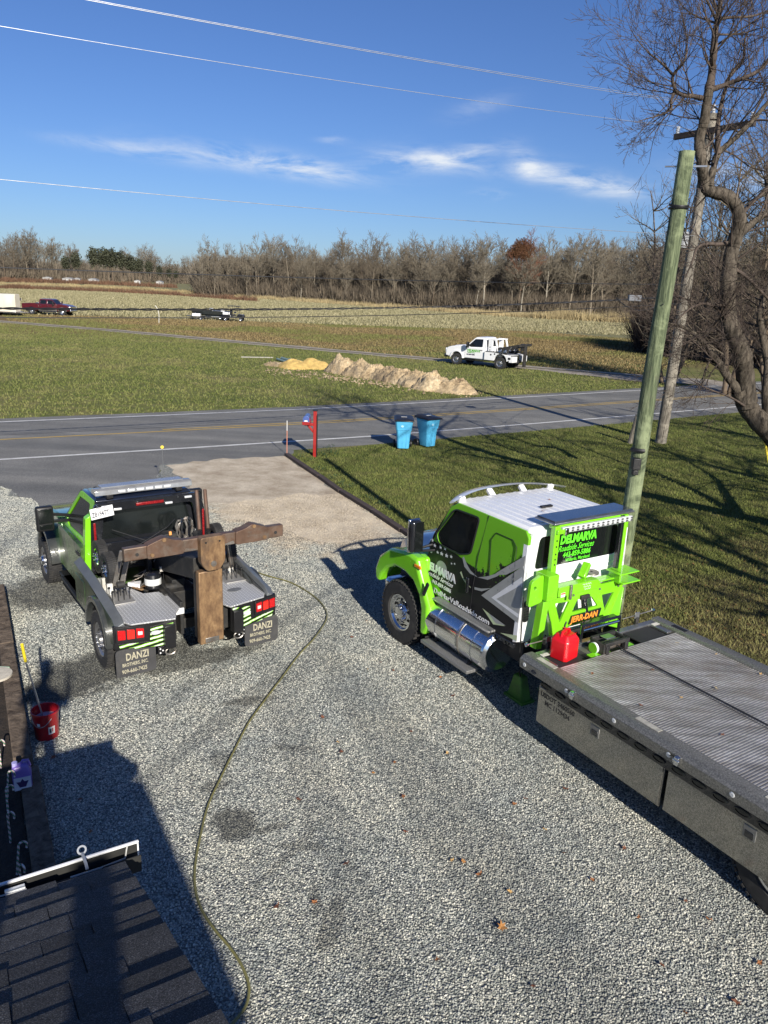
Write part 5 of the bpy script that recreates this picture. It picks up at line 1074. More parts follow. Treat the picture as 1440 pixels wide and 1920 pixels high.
hb('stowed_arm', ((-.24, -2.66, 1.74), (.72, .13, .13))); hb('arm_pin', ((-.4, -2.74, 1.72), (.035, .035, .2)), mat=M_STL)
MB().beam((-.08, -2.6, 1.82), (.06, -2.55, 1.98), .1, .07).build('lever', M_GRN, FB, .01); MB().lathe([(0, .02), (0, .1), (.025, .1), (.025, .02)], (.12, -2.58, 1.84), 'z', 24).build('steel_disc', M_STL, FB)
sq = []
for row, (n_, zz) in enumerate(((7, 1.78), (6, 1.745), (5, 1.71))):
    MB().tube([(-.18+row*.02+.012*k, -2.729, zz+.012*sin(k*2.3)) for k in range(n_*2)], .003, 4).build('white_script', M_WHT, FB)
VH = [rpoly([(-.56, 1.56), (-.3, 1.54), (-.44, 1.26)], .02), rpoly([(.3, 1.52), (.54, 1.52), (.4, 1.26)], .02), rpoly([(-.16, 1.54), (.1, 1.54), (.25, 1.37), (-.24, 1.37)], .03)]
panel('v_frame', rpoly([(-.76, 1.72), (-.24, 1.7), (-.14, 1.77), (.18, 1.77), (.26, 1.68), (.72, 1.68), (.68, 1.52), (.54, 1.08), (.3, 1.08), (.27, 1.18), (-.27, 1.18), (-.32, 1.06), (-.5, 1.08), (-.58, 1.25)], .02), VH, lambda u, v, t: (u, -2.65+t, v), .03, M_GRN, FB, .004)
hb('shelf', ((-.02, -2.58, 1.72), (1.3, .14, .02))); hb('shelf', ((.64, -2.66, 1.82), (.38, .26, .02))); hb('shelf', ((.68, -2.66, 1.69), (.34, .3, .02))); hb('bracket', ((.52, -2.64, 1.75), (.03, .2, .16)))
MB().cyl((.0, -2.6, 1.56), (.08, -2.62, 1.2), .045, n=12).build('hydraulic_ram', M_BLKP, FB); hb('hose_block', ((-.04, -2.665, 1.56), (.16, .04, .06)), mat=M_FRM)
for (x, z) in ((-.25, 1.62), (.24, 1.62), (.6, 1.6)): MB().cyl((x, -2.652, z), (x, -2.664, z), .016, n=8).build('bolt', M_STL, FB)
for (x, z) in ((-.52, 1.7), (.02, 1.68)): 
    MB().box((x, -2.728 if x < 0 else -2.653, z), (.075, .004, .06)).build('warning_label', M('warning_white', (.7, .66, .6), .5), FB); MB().box((x, -2.731 if x < 0 else -2.656, z+.018), (.07, .004, .016)).build('warning_stripe', M('warning_red', (.5, .05, .03), .5), FB)
MB().prism([(-.29, 1.22), (.27, 1.23), (.3, 1.34), (-.25, 1.33)], 'y', -2.675, -2.655).build('name_plate', M_BLKP, FB)
text('JERR-DAN', .115, M('orange_letters', (.85, .3, .04), .4), FB, (-.265, -2.678, 1.24), RX, (.08, 0, 1), bold=.035, shear=.15, sx=.95)
# winch, gear and indicator rods
MB().cyl((-.3, -2.93, 1.24), (.36, -2.93, 1.24), .022, n=12).build('roller_bar', M_CHR, FB)
MB().tube([(-.32, -2.93, 1.05), (-.32, -2.93, 1.3), (.38, -2.93, 1.3), (.38, -2.93, 1.02)], .025, 4).build('roller_frame', M_BLKP, FB); hb('roller_cover', ((.04, -2.88, 1.3), (.62, .09, .03)), mat=M_BLKP)
wn = hb('winch_frame', ((-.3, -3.2, 1.13), (.035, .24, .16)), ((.12, -3.2, 1.13), (.035, .24, .16)), ((-.09, -3.09, 1.2), (.44, .05, .05)), ((-.09, -3.31, 1.2), (.44, .05, .05)), ((-.26, -3.31, 1.11), (.06, .06, .14)), ((.08, -3.31, 1.11), (.06, .06, .14)), mat=M_FRM)
MB().cyl((-.28, -3.2, 1.12), (.1, -3.2, 1.12), .06, n=18).build('winch_drum', M_STL, FB); hb('winch_plate', ((-.12, -3.19, 1.232), (.16, .12, .012)), mat=M_GALV)
MB().lathe([(-.015, .001), (-.015, .07), (.015, .07), (.015, .001)], (-.35, -3.18, 1.12), 'x', 24).build('winch_disc', M_GRN, FB); MB().lathe([(-.017, .055), (-.017, .072), (.017, .072), (.017, .055)], (-.345, -3.18, 1.12), 'x', 24).build('disc_rim', M_WHT, FB)
hb('winch_base', ((-.3, -3.26, 1.05), (.34, .16, .02)), ((.22, -3.24, 1.05), (.18, .2, .02)))
MB().tube([(-.02, -3.2, 1.13), (-.01, -3.4, 1.1), (0, -5, 1.094), (0, -9.2, 1.094)], .009, 6).build('winch_rope', M_CBL, FB); MB().tube([(-.05, -3.35, 1.1), (-.06, -5, 1.094), (-.04, -9.2, 1.094)], .004, 5).build('winch_cable', M_CBL, FB)
for s in (-1, 1):
    MB().cyl((s*1.16, -2.84, 1.2), (s*.55, -2.84, 1.19), .008, n=6).build('tilt_rod', M_STL, FB); MB().lathe([(-.03, .001), (-.02, .025), (.01, .025), (.03, .001)], (s*1.17, -2.84, 1.2), 'x', 12).build('rod_knob', M_CHR, FB)
    hb('rod_tag', ((s*.82, -2.86, 1.2), (.09, .01, .09)), mat=M_GALV); hb('rod_post', ((s*.82, -2.86, 1.1), (.06, .04, .14)), mat=M_FRM)
MB().cyl((-1.16, -2.72, .95), (-1.17, -2.7, 1.78), .009, n=6).build('antenna_rod', M_BLK, FB)
# toolboxes
M_DEC = M('dot_lettering', (.02, .02, .02), .5)
for (y0, y1) in ((-3.2, -5.05), (-5.09, -6.94)):
    t_ = MB().box((-1.06, (y0+y1)/2, .6), (.38, y0-y1, .5)).build('toolbox', M_TBOX, FB, .008); MB().box((-1.255, (y0+y1)/2, .6), (.014, y0-y1-.03, .47)).build('toolbox_door', M_TBOX, t_, .004)
    hb('latch_frame', ((-1.265, (y0+y1)/2, .73), (.008, .13, .13)), mat=M_GALS); hb('latch', ((-1.271, (y0+y1)/2, .71), (.008, .09, .07)), mat=M_BLKP)
text('USDOT 3460560', .085, M_DEC, FB, (-1.2635, -3.25, .735), RT_, UP_, bold=.02, sx=.92); text('MC 1129434', .085, M_DEC, FB, (-1.2635, -3.33, .645), RT_, UP_, bold=.02, sx=.92)
# ================= GREEN AND BLACK WRECKER =================
TW = thing('wrecker_tow_truck', 'black and lime green wrecker tow truck with a rusty wheel-lift crossbar', 'tow truck', (-3.0, 10.555, 0), radians(35.4))
M_DKG = M('dark_wrap_reflection', (.03, .05, .022), .28, .1, .5, 1.5, coat=.4, dirt=(.12, .26, .04, .8)); M_GREY = M('grey_wrap', (.04, .044, .044), .3, .1, .4, 2, coat=.35, dirt=(.1, .1, .09, .5)); M_NAVY = M('navy_black_paint', (.01, .014, .028), .12, 0, .1, coat=1)  # green blotches on the dark wrap are a reflection painted into its colour
M_GREF = M('glossy_green_hood', (.08, .2, .06), .12, .2, .3, 1.5, coat=1)
pickup(TW, 3.68, 1.32, 2.98, 4.55, dict(front=M_GREF, hood=M_GREF, side=M_DKG, door=M_DKG, pillar=M_GRN, rear=M_BLKP, roof=M_NAVY, flare_m=M_GREY, flare=.14, wsf=M_BLKP, handle=M_BLK))
for s in (-1, 1):
    put_wheel(WH_F, TW, s*1.05, 3.68, .41, s)
    for x in (.82, 1.08): put_wheel(WH_F, TW, s*x, 0, .41, s)
    MB().lathe([(-.08, .085), (-.13, .07), (-.15, .001)], (0, 0, 0), 'x', 16).build('hub_cap', M_CHR, TW).location = (s*1.07 if s < 0 else 1.33, 3.68, .41)
for x in (-.6, -.3, 0, .3, .6): MB().lathe([(0, .05), (.03, .045), (.055, .02), (.058, .001)], (x, 2.02-.1*x*x, 2.06), 'z', 12).build('cab_lamp', M_BLK, TW)
def tb(name, mat, *boxes, bev=.008, rot=None):
    mb = MB()
    for b_ in boxes: mb.box(b_[0], b_[1], b_[2] if len(b_) > 2 else rot)
    return mb.build(name, mat, TW, bev)
# light bar
lb = []
for k in range(9):
    f = k/4-1; x = .77*f; w = .15*(1-.25*abs(f)**5); y = 1.52-.06*f*f
    lb.append([(x, y-w, 2.13), (x, y+w, 2.13), (x, y+w*.9, 2.2), (x, y+w*.5, 2.225), (x, y-w*.5, 2.225), (x, y-w*.9, 2.2)])
MB().loft(lb).build('light_bar', M('smoked_lens', (.3, .3, .29), .1, .3, .2, 8, coat=.9), TW, .006); tb('light_bar_top', M('silver_cap', (.4, .41, .42), .25, .5), ((0, 1.53, 2.232), (1.3, .2, .016)))
for k in range(6): tb('strobe', M_CLR, ((-.36+.145*k, 1.37, 2.165), (.115, .02, .045)))
for x in (-.55, .55): tb('bar_mount', M_BLK, ((x, 1.45, 2.1), (.1, .22, .06)))
# headboard behind the cab
def hbd(u, v, t): return (u, 1.17+t, v)
panel('headboard', rpoly([(-.98, .95), (.98, .95), (.9, 1.75), (.84, 2.06), (-.84, 2.06), (-.9, 1.75)], .08), [rpoly([(-.76, 1.42), (.76, 1.42), (.7, 1.92), (-.7, 1.92)], .08)], hbd, .05, M_BLKP, TW, .01)
tb('stop_lamp', M('dark_red_lens', (.22, .01, .012), .25, 0, .3, 40), ((0, 1.15, 1.99), (.44, .03, .045))); 
for x in (-.68, .3, .62, -.5): tb('work_lamp' , M_CLR, ((x, 1.15, 1.95 if x in (.3, -.5) else 2.01), (.12, .03, .035)))
for x in (-.8, -.2, .45, .76): MB().cyl((x, 1.15, 2.03), (x, 1.135, 2.03), .013, n=8).build('bolt', M_CHR, TW)
M_REDD = M('dark_red_lens', (.22, .01, .012), .25, 0, .3, 40)
for s in (-1, 1): tb('running_lamp', M_REDD, ((s*.86, 1.14, 1.55), (.035, .02, .46)))
MB().prism([(-.95, .95), (-.9, 1.9), (-.98, 1.85), (-1.05, .95)], 'y', 1.16, 1.3).build('corner_trim', M_GRN, TW, .01)
# licence plate
tb('licence_plate', M_WHT, ((-.78, .98, 1.98), (.34, .012, .17)), bev=.01, rot=(0, radians(-7), 0))
M_NUM = M('plate_ink', (.03, .03, .05), .5)
text('ZB194TT', .105, M_NUM, TW, (-.925, .972, 1.915), (1, 0, .12), UP_, bold=.012, sx=.62); text('MARYLAND', .03, M_NUM, TW, (-.86, .972, 2.035), (1, 0, .12), UP_, sx=.9)
# body: side boxes with chamfered top rail
BP = [(1.28, .55), (1.28, 1.16), (.45, 1.12), (-.68, .98), (-.8, .9), (-.8, .68)]+[(p[0], p[1]) for p in arch(0, .5, .55)][::-1]
for s in (-1, 1):
    MB().prism(BP, 'x', s*1.03, s*1.17).build('body_side', M_GREY if s > 0 else M_DKG, TW, .012)
    mb = MB(); mb.loft([[(s*1.175, 1.28, 1.16), (s*1.06, 1.28, 1.24), (s*1.04, 1.28, 1.2), (s*1.04, 1.28, 1.1)], [(s*1.175, .45, 1.12), (s*1.06, .45, 1.19), (s*1.04, .45, 1.15), (s*1.04, .45, 1.06)], [(s*1.175, -.68, .98), (s*1.06, -.7, 1.04), (s*1.04, -.7, 1.0), (s*1.04, -.7, .93)], [(s*1.17, -.8, .9), (s*1.06, -.82, .96), (s*1.04, -.82, .92), (s*1.04, -.82, .88)]])
    mb.build('top_rail', M('rail_grey', (.13, .14, .145), .38, .3, .2, 3, coat=.2), TW, .008)
    fl = [(p[0], p[1]) for p in arch(0, .56, .5)]+[(p[0], p[1]) for p in arch(0, .47, .5)][::-1]
    MB().prism(fl, 'x', s*1.0, s*1.23).build('wheel_arch', M_GREY, TW, .012)
    tb('side_door', M_GREY if s > 0 else M_DKG, ((s*1.172, .95, .82), (.014, .5, .42)))
    tb('fuel_step', M_BLK, ((s*1.0, 1.9, .42), (.2, 1.5, .06)))
tb('inner_fender', M_BLK, ((-.9, 0, .72), (.5, 1.1, .06)), ((.9, 0, .72), (.5, 1.1, .06)))
# decks of diamond plate either side of the boom well
DL = [(-1.04, 1.0), (-1.04, -.74), (-.97, -.86), (-.4, -.96), (-.3, -.72), (-.28, .05), (-.5, .1), (-.62, .45), (-.66, 1.0)]
MB().prism(DL, 'z', .925, .945).build('deck_plate', M_DIA, TW, .004); MB().prism([(-p[0], p[1]) for p in DL][::-1], 'z', .925, .945).build('deck_plate', M_DIA, TW, .004)
MB().prism([(-.3, -.72), (-.28, .05), (-.14, .05), (-.14, -.5)], 'z', .9, .922).build('deck_plate', M_DIA, TW, .004)
tb('deck_edge', M_WHT, ((-.26, -.6, .87), (.22, .04, .09)))
for s in (-1, 1):
    MB().prism([(s*1.04, 1.0), (s*.66, 1.0), (s*.62, .45), (s*.5, .1), (s*.28, .05), (s*.3, -.7), (s*1.0, -.72)], 'z', .5, .9).build('side_box', M_FRM, TW, .01)
    pn = MB().box((s*.86, .08, .956), (.34, .5, .02)).build('valve_plate', M('valve_plate', (.45, .44, .42), .45, .6, .15, 8), TW, .004)
    for k in range(4):
        for j in range(2):
            x, y = s*.86-.12+.08*k, -.06+.17*j; MB().tube([(x, y, .97), (x+.008, y+.02, 1.03), (x+.012, y+.03, 1.1)], [.008, .007, .007], 6).lathe([(0, .001), (.004, .018), (.02, .018), (.028, .001)], (x+.013, y+.03, 1.095), 'z', 8).build('lever', M_BLK, TW)
MB().lathe([(0, .001), (0, .105), (.004, .11), (.006, .001)], (0, 0, 0), 'z', 24).build('round_cover', M('cover_grey', (.2, .21, .22), .5, .4, .3, 40), TW, loc=(.7, -.42, .947)).scale = (1, .62, 1)
tb('rust_patch_hook', M_RUST, ((-.52, .28, .96), (.05, .2, .02), (0, 0, .5)), ((-.47, .3, .965), (.16, .04, .02), (0, 0, .3)))
MB().prism([(-.62, .45), (-.42, .42), (-.5, .25)], 'z', .95, 1.02).build('corner_guard', M_WHT, TW, .01)
# tailboard
M_TAIL = M('tail_black', (.013, .013, .014), .35, 0, .1)
def tailpattern():
    m, nt, b, N, L = nodes('tail_stripes'); tc = N.new('ShaderNodeTexCoord').outputs['Object']; mp = N.new('ShaderNodeMapping'); mp.inputs['Rotation'].default_value = (0, radians(28), 0); mp.inputs['Scale'].default_value = (1, 1, 3.2); L.new(tc, mp.inputs[0])
    w = N.new('ShaderNodeTexWave'); w.bands_direction = 'Z'; w.inputs['Scale'].default_value = 1.7; w.inputs['Distortion'].default_value = 1.5; w.inputs['Detail'].default_value = 3; w.inputs['Detail Scale'].default_value = 2; L.new(mp.outputs[0], w.inputs['Vector'])
    f = noise(N, L, mp.outputs[0], 14, 5, .8); v = math_(N, L, 'ADD', w.outputs['Fac'], math_(N, L, 'MULTIPLY', math_(N, L, 'SUBTRACT', f, .5), 1.1))
    c = ramp(N, L, v, [(.44, (.012, .012, .012)), (.46, (.25, .65, .03)), (.8, (.3, .7, .05)), (.82, (.75, .78, .72))]); L.new(c, b.inputs['Base Color']); b.inputs['Roughness'].default_value = .25; return m
M_TS = tailpattern()
for s in (-1, 1):
    P0, P1 = (s*1.19, -.8), (s*.42, -.95)
    def tf(u, v, t, s=s, P0=P0, P1=P1): return (P0[0]+(P1[0]-P0[0])*u, P0[1]+(P1[1]-P0[1])*u-.0+t, v)
    panel('tailboard', [(0, .58), (1, .55), (1, .925), (0, .925)], [], tf, .06, M_TAIL, TW, .01)
    panel('striped_panel', [(.58, .64), (.98, .66), (.98, .91), (.6, .86)], [], lambda u, v, t: tf(u, v, t-.012), .01, M_TS, TW); panel('striped_panel', [(.06, .67), (.1, .585), (.97, .57), (.97, .66), (.56, .65)], [], lambda u, v, t: tf(u, v, t-.012), .01, M_TS, TW)
    panel('lamp_housing', [(.02, .7), (.5, .7), (.5, .91), (.02, .92)], [], lambda u, v, t: tf(u, v, t-.03), .03, M_BLK, TW, .006)
    for k, mt in enumerate((M_RED, M_RED, M_RED)):
        u0 = .05+.15*k; panel('tail_lamp', rpoly([(u0, .745), (u0+.125, .745), (u0+.125, .875), (u0, .885)], .01), [], lambda u, v, t: tf(u, v, t-.045), .03, mt, TW, .006)
    panel('lit_lamp', rpoly([(.205, .75), (.32, .75), (.32, .87), (.205, .875)], .01), [], lambda u, v, t: tf(u, v, t-.05), .01, M('lit_red', (.9, .03, .02), .3), TW); panel('reverse_lamp', rpoly([(.375, .79), (.45, .79), (.45, .84), (.375, .84)], .008), [], lambda u, v, t: tf(u, v, t-.05), .01, M_CLR, TW)
    MB().lathe([(0, .001), (0, .045), (.02, .05), (.025, .001)], (0, 0, 0), 'y', 20).build('oval_lamp', M_CLR, TW, loc=(s*.66, -.93, .78)).scale = (1.5, 1, .6)
    tb('step_bracket', M_TAIL, ((s*.5, -.97, .71), (.15, .1, .34))); MB().tube([(s*.5+.07*cos(a), -1.0, .5+.05*sin(a)) for a in np.linspace(0, 2*pi, 14)[:-1]], .012, 6, closed=True).build('hook_ring', M_STL, TW)
    tb('dot_block', M_TAIL, ((s*.58, -.9, .49), (.13, .03, .12)))
    for (dx, dz) in ((-.035, -.03), (.035, -.03), (0, 0), (-.035, .03), (.035, .03)): MB().cyl((s*.58+dx, -.916, .49+dz), (s*.58+dx, -.922, .49+dz), .011, n=8).build('white_dot', M_WHT, TW)
    MB().prism(rpoly([(s*.93-.27, .2), (s*.93+.27, .2), (s*.93+.27, .6), (s*.93-.27, .6)], .06), 'y', -.86, -.845).build('mud_flap', M('mud_flap', (.045, .045, .047), .75, 0, .2, 5, dirt=(.09, .085, .075, .5)), TW)
    mt = M('faded_lettering', (.42, .39, .28), .7, 0, .3, 30, dirt=(.1, .1, .09, .6))
    text('DANZI', .145, mt, TW, (s*.93-.14, -.864, .435), RX, UP_, bold=.025, sx=.7); text('BROTHERS, INC.', .07, mt, TW, (s*.93-.19, -.864, .35), RX, UP_, bold=.02, sx=.68); text('909-660-7425', .08, mt, TW, (s*.93-.2, -.864, .25), RX, UP_, bold=.015, sx=.76)
tb('frame', M_FRM, ((-.4, 1.45, .55), (.09, 4.2, .2)), ((.4, 1.45, .55), (.09, 4.2, .2)), ((0, 0, .41), (1.7, .16, .16)), ((0, 3.68, .41), (1.8, .12, .12)), ((0, 2.6, .5), (1.3, 2.4, .18)))
# boom, yoke, stinger, crossbar (rusty)
MB().loft([[(-.17, 1.0, 1.0), (.17, 1.0, 1.0), (.17, 1.0, 1.3), (-.17, 1.0, 1.3)], [(-.16, -1.05, 1.5), (.16, -1.05, 1.5), (.16, -1.05, 1.8), (-.16, -1.05, 1.8)]]).build('boom', M_FRM, TW, .012)
tb('boom_mast', M_FRM, ((-.25, .75, 1.05), (.06, .5, .7)), ((.25, .75, 1.05), (.06, .5, .7)), ((-.18, .1, .75), (.05, 1.4, .5)))
MB().prism([(-.17, 1.66), (.17, 1.66), (.175, .62), (-.165, .6)], 'y', -1.25, -1.13).build('stinger', M_RUST, TW, .015); tb('stinger_back', M_FRM, ((-.005, -1.07, 1.12), (.3, .12, .95))); tb('stinger_tip', M_STL, ((.0, -1.256, .66), (.2, .01, .07)))
MB().prism(rpoly([(-.17, 2.17), (.165, 2.17), (.17, 1.82), (.09, 1.7), (-.09, 1.7), (-.17, 1.82)], .04), 'y', -1.36, -1.24).build('yoke_plate', M_RUST, TW, .008); MB().cyl((0, -1.36, 1.8), (0, -1.375, 1.8), .04, n=20).build('yoke_pin', M_STL, TW)
for x in (-.1, .09): MB().cyl((x, -1.358, 2.1), (x, -1.365, 2.1), .014, n=8).build('bolt', M_BLK, TW)
MB().box((-.02, -1.2, 2.06), (2.2, .1, .17)).build('crossbar', M_RUSTD, TW, .012); 
for s in (-1, 1):
    MB().prism(rpoly([(s*.36, 1.97), (s*.36, 2.15), (s*.5, 2.18), (s*.6, 2.23), (s*.67, 2.21), (s*.84, 2.15), (s*.84, 1.97)], .03), 'y', -1.275, -1.13).build('sleeve', M_RUSTD, TW, .006)
    for (x, z) in ((.62, 2.2), (.78, 2.02)): MB().cyl((s*x, -1.275, z), (s*x, -1.29, z), .026, n=14).build('sleeve_pin', M_RUST, TW)
    MB().cyl((s*.96, -1.25, 2.05), (s*.96, -1.258, 2.05), .022, n=12).build('bar_hole', M_FRM, TW)
    MB().prism([(s*.2, 2.0), (s*.33, 2.03), (s*.35, 1.99), (s*.34, 1.985), (s*.18, 1.985)], 'y', -1.252, -1.249).build('worn_patch', M_STL, TW)
for x in (-.02, .1): MB().cyl((x, -.95, 2.15), (x+.1, -.62, 2.6), .026, n=12).build('lift_rod', M_RUSTD, TW)
MB().cyl((.28, -.35, 1.35), (.2, -.9, .95), .045, n=12).build('yellow_strap_drum', M('strap_yellow', (.45, .36, .07), .7, 0, .3, 8), TW)
# winch bench across the bed with cables, tank
tb('winch_bench', M_FRM, ((-.05, .86, 1.18), (1.4, .3, .1)), ((-.6, .86, 1.05), (.06, .3, .3)), ((.55, .86, 1.05), (.06, .3, .3)))
for x in (-.35, .25): MB().lathe([(-.16, .001), (-.16, .13), (-.14, .13), (-.14, .08), (.14, .08), (.14, .13), (.16, .13), (.16, .001)], (x, .7, 1.32), 'x', 20).build('winch_drum', M_STL, TW)
MB().cyl((-.62, .62, 1.42), (.35, .62, 1.46), .018, n=8).build('tie_rod', M_STL, TW); MB().lathe([(-.01, .001), (-.01, .05), (.01, .05), (.01, .001)], (-.62, .62, 1.42), 'x', 14).build('rod_washer', M_CHR, TW)
tb('pump_box', M_FRM, ((.14, .75, 1.5), (.2, .2, .2))); tb('orange_clip', M('clip_orange', (.8, .35, .1), .5), ((.12, .62, 1.62), (.04, .03, .06)), ((-.05, .6, 1.47), (.08, .04, .04)), ((.05, .6, 1.48), (.06, .04, .04)))
MB().lathe([(0, .001), (0, .12), (.22, .12), (.24, .08), (.24, .001)], (-.3, .25, .95), 'z', 24).build('oil_bucket', M_BLKP, TW); MB().lathe([(.06, .122), (.16, .122)], (-.3, .25, .95), 'z', 24).build('bucket_label', M('bucket_white', (.6, .62, .62), .5), TW)
for j in range(3):
    rc = random.Random(j); MB().tube([(.42+.05*j+.09*cos(a)+rc.uniform(-.02, .02), .95+.02*j, 1.55+.16*sin(a)+rc.uniform(-.02, .02)) for a in np.linspace(0, 4*pi, 34)], .013, 5).build('coiled_cable', M_STL, TW)
    MB().tube([(.5+.03*j, .9, 1.45), (.52+.03*j, .88, 1.25), (.5+.05*j, .86, 1.05)], .014, 5).build('hanging_chain', M_STL, TW)
MB().tube([(-.3, .8, 1.45), (.1, .7, 1.7), (.3, .9, 1.75)], .006, 5).tube([(-.62, 1.1, 1.65), (-.2, .8, 1.5), (.05, .7, 1.58)], .005, 5).build('loose_cable', M_CBL, TW)
rcl = random.Random(9)
for j in range(16):
    x0, y0 = rcl.uniform(-.55, .55), rcl.uniform(.1, 1.0); P_ = [Vector((x0, y0, rcl.uniform(.95, 1.2)))]
    for k in range(5): P_.append(P_[-1]+Vector((rcl.uniform(-.16, .16), rcl.uniform(-.14, .1), rcl.uniform(-.1, .12))))
    MB().tube([p for p in P_], rcl.choice((.009, .014, .018)), 6).build(rcl.choice(('hydraulic_hose', 'chain', 'hydraulic_hose')), rcl.choice((M_BLK, M_STL, M_RUSTD, M_FRM)), TW)
for (x, y, z, a_) in ((-.45, .85, 1.26, .3), (.35, .8, 1.27, -.4), (.1, .5, 1.1, .8), (-.15, .3, 1.2, 1.3)):
    tb('steel_bracket', M_STL if x < 0 else M_RUSTD, ((x, y, z), (.16, .06, .08), (0, .2, a_)))
tb('inner_clutter', M_FRM, ((0, .35, .8), (.5, .9, .3)), ((.02, .2, 1.0), (.2, .3, .16))); MB().lathe([(-.08, .001), (-.08, .06), (.08, .06), (.08, .001)], (-.1, .06, .98), 'x', 14).build('hydraulic_motor', M_FRM, TW)
# towing dollies clamped each side: two small wheels and folded arms
for s in (-1, 1):
    for y in (.92, .48): put_wheel(WH_D, TW, s*(.86 if s < 0 else .98), y, 1.32 if y > .6 else 1.27, s, name='dolly_wheel')
    for (y, dx) in ((.18, 0), (.12, .08)): MB().beam((s*.74+dx, y, 1.62), (s*.86+dx, y+.08, 1.06), .045, .07).build('dolly_arm', M_STL, TW, .01)
    tb('dolly_axle', M_STL, ((s*.84, .7, 1.3), (.07, .75, .07)))
    for y in (.5, .24): tb('dolly_post', M('dirty_white', (.6, .6, .57), .5, 0, .1, 5, dirt=(.3, .25, .18, .5)), ((s*.93, y, 1.03), (.08, .05, .2)))
    MB().lathe([(-.05, .001), (-.05, .05), (.05, .05), (.05, .001)], (s*.8, .15, 1.12), 'x', 12).build('dolly_pivot', M_FRM, TW)

# ================= WHITE WRECKER ACROSS THE ROAD =================
a, b_ = G(937, 692), G(861, 684); ang = atan2(b_.y-a.y, b_.x-a.x)
WTn = Vector((-sin(ang), cos(ang), 0))
WT = thing('white_tow_truck', 'white wrecker tow truck with a green logo on its door, parked on the dirt track', 'tow truck', a-WTn*1.05, ang-pi/2)
wbw = (b_-a).length
pickup(WT, 3.6, 1.3, 2.98, 4.55, dict(front=M_WHT, hood=M_WHT, side=M_WHT, door=M_WHT, pillar=M_WHT, rear=M_WHT, roof=M_WHT, flare_m=M_WHT, flare=.08, wsf=M_BLKP, grille=M_BLKP, bumper=M_BLKP, handle=M_BLK))
def wb_(name, mat, *boxes, bev=.01):
    mb = MB()
    for q in boxes: mb.box(*q)
    return mb.build(name, mat, WT, bev)
for s in (-1, 1):
    put_wheel(WH_F, WT, s*1.02, 3.6, .41, s)
    for x in (.8, 1.06): put_wheel(WH_F, WT, s*x, 0, .41, s)
    MB().prism(BP, 'x', s*.95, s*1.14).build('body_side', M_WHT, WT, .02); wb_('top_rail', M_GREY, ((s*1.05, .35, 1.15), (.2, 1.7, .06)))
    for y, z in ((.75, .95), (.45, 1.02)): MB().cyl((s*1.14, y, z), (s*1.15, y, z), .06, n=12).build('grommet', M_BLK, WT)
    wb_('rear_panel', M_WHT, ((s*.8, -.85, .72), (.7, .3, .4))); wb_('tail_lamp', M_BLK, ((s*1.152, -.72, .78), (.012, .2, .14)))
    wb_('mast', M_WHT, ((s*.8, .98, 1.5), (.12, .34, .9))); MB().beam((s*.8, .6, 1.95), (s*.8, .4, 1.2), .14, .1).build('mast_brace', M_WHT, WT, .01); wb_('mast_top', M_WHT, ((s*.8, .85, 1.98), (.12, .7, .1)))
    for y in (.9, .7): MB().cyl((s*.862, 1.0, y+.55), (s*.87, 1.0, y+.55), .04, n=10).build('mast_hole', M_BLK, WT)
wb_('mast_crossbar', M_WHT, ((0, .85, 1.98), (1.5, .12, .1))); wb_('deck', M_DIA, ((0, .2, .98), (1.9, 1.9, .05)))
MB().beam((0, .9, 1.2), (0, -1.1, 1.65), .3, .26).build('boom', M_FRM, WT, .02); wb_('yoke', M_FRM, ((0, -1.15, 1.55), (.34, .2, .5))); wb_('stinger', M_FRM, ((0, -1.35, .95), (.3, .14, 1.5))); wb_('crossbar', M_FRM, ((0, -1.3, 1.7), (2.0, .1, .16)))
for s in (-1, 1):
    for y in (.5, .1): put_wheel(WH_D, WT, s*.78, y-.3, 1.25, s, name='dolly_wheel')
    MB().beam((s*.6, -.2, 1.1), (s*.7, -.6, 1.55), .06).build('dolly_arm', M_STL, WT)
MB().cyl((.5, -1.25, 1.6), (.5, -1.25, 2.3), .012, n=5).build('antenna_rod', M_BLK, WT); wb_('chassis', M_FRM, ((0, 1.6, .52), (.9, 5, .2)), ((0, 0, .41), (1.6, .16, .16)), ((0, 3.6, .41), (1.7, .12, .12)))
text('DELMARVA', .26, M('logo_green', (.1, .42, .03), .4), WT, (-1.02, 2.75, 1.02), RT_, UP_, bold=.03, sx=.8); text('443-859-5886', .13, M_NUM, WT, (-1.022, 2.8, .78), RT_, UP_, bold=.03, sx=.95)
text('Roadside Services', .1, M('logo_green', (.1, .42, .03), .4), WT, (-1.022, 2.72, .93), RT_, UP_, bold=.02, shear=.3, sx=.85)

# ================= RED PICKUP, HORSE TRAILER, BOAT GROUP =================
a, b_ = G(60, 589.5), G(127, 592.5); ang = atan2(b_.y-a.y, b_.x-a.x); nn = Vector((-sin(ang), cos(ang), 0))
M_MAR = M('maroon_paint', (.09, .012, .018), .15, .1, .1, coat=1); M_SIL2 = M('silver_lower', (.2, .19, .17), .25, .5, .2)
RP_ = thing('red_pickup', 'dark red crew cab pickup truck parked on the field edge at the far left', 'pickup truck', a+nn*1.0, ang-pi/2)
pickup(RP_, 4.0, .95, 3.35, 4.95, dict(front=M_MAR, hood=M_MAR, side=M_MAR, door=M_MAR, pillar=M_MAR, rear=M_MAR, roof=M_MAR, flare_m=M_SIL2, flare=.05, board=M_CHR), crew=True, zb=1.3, zr=1.93, W=.98)
def rb_(name, mat, *boxes):
    mb = MB()
    for q in boxes: mb.box(*q)
    return mb.build(name, mat, RP_, .02)
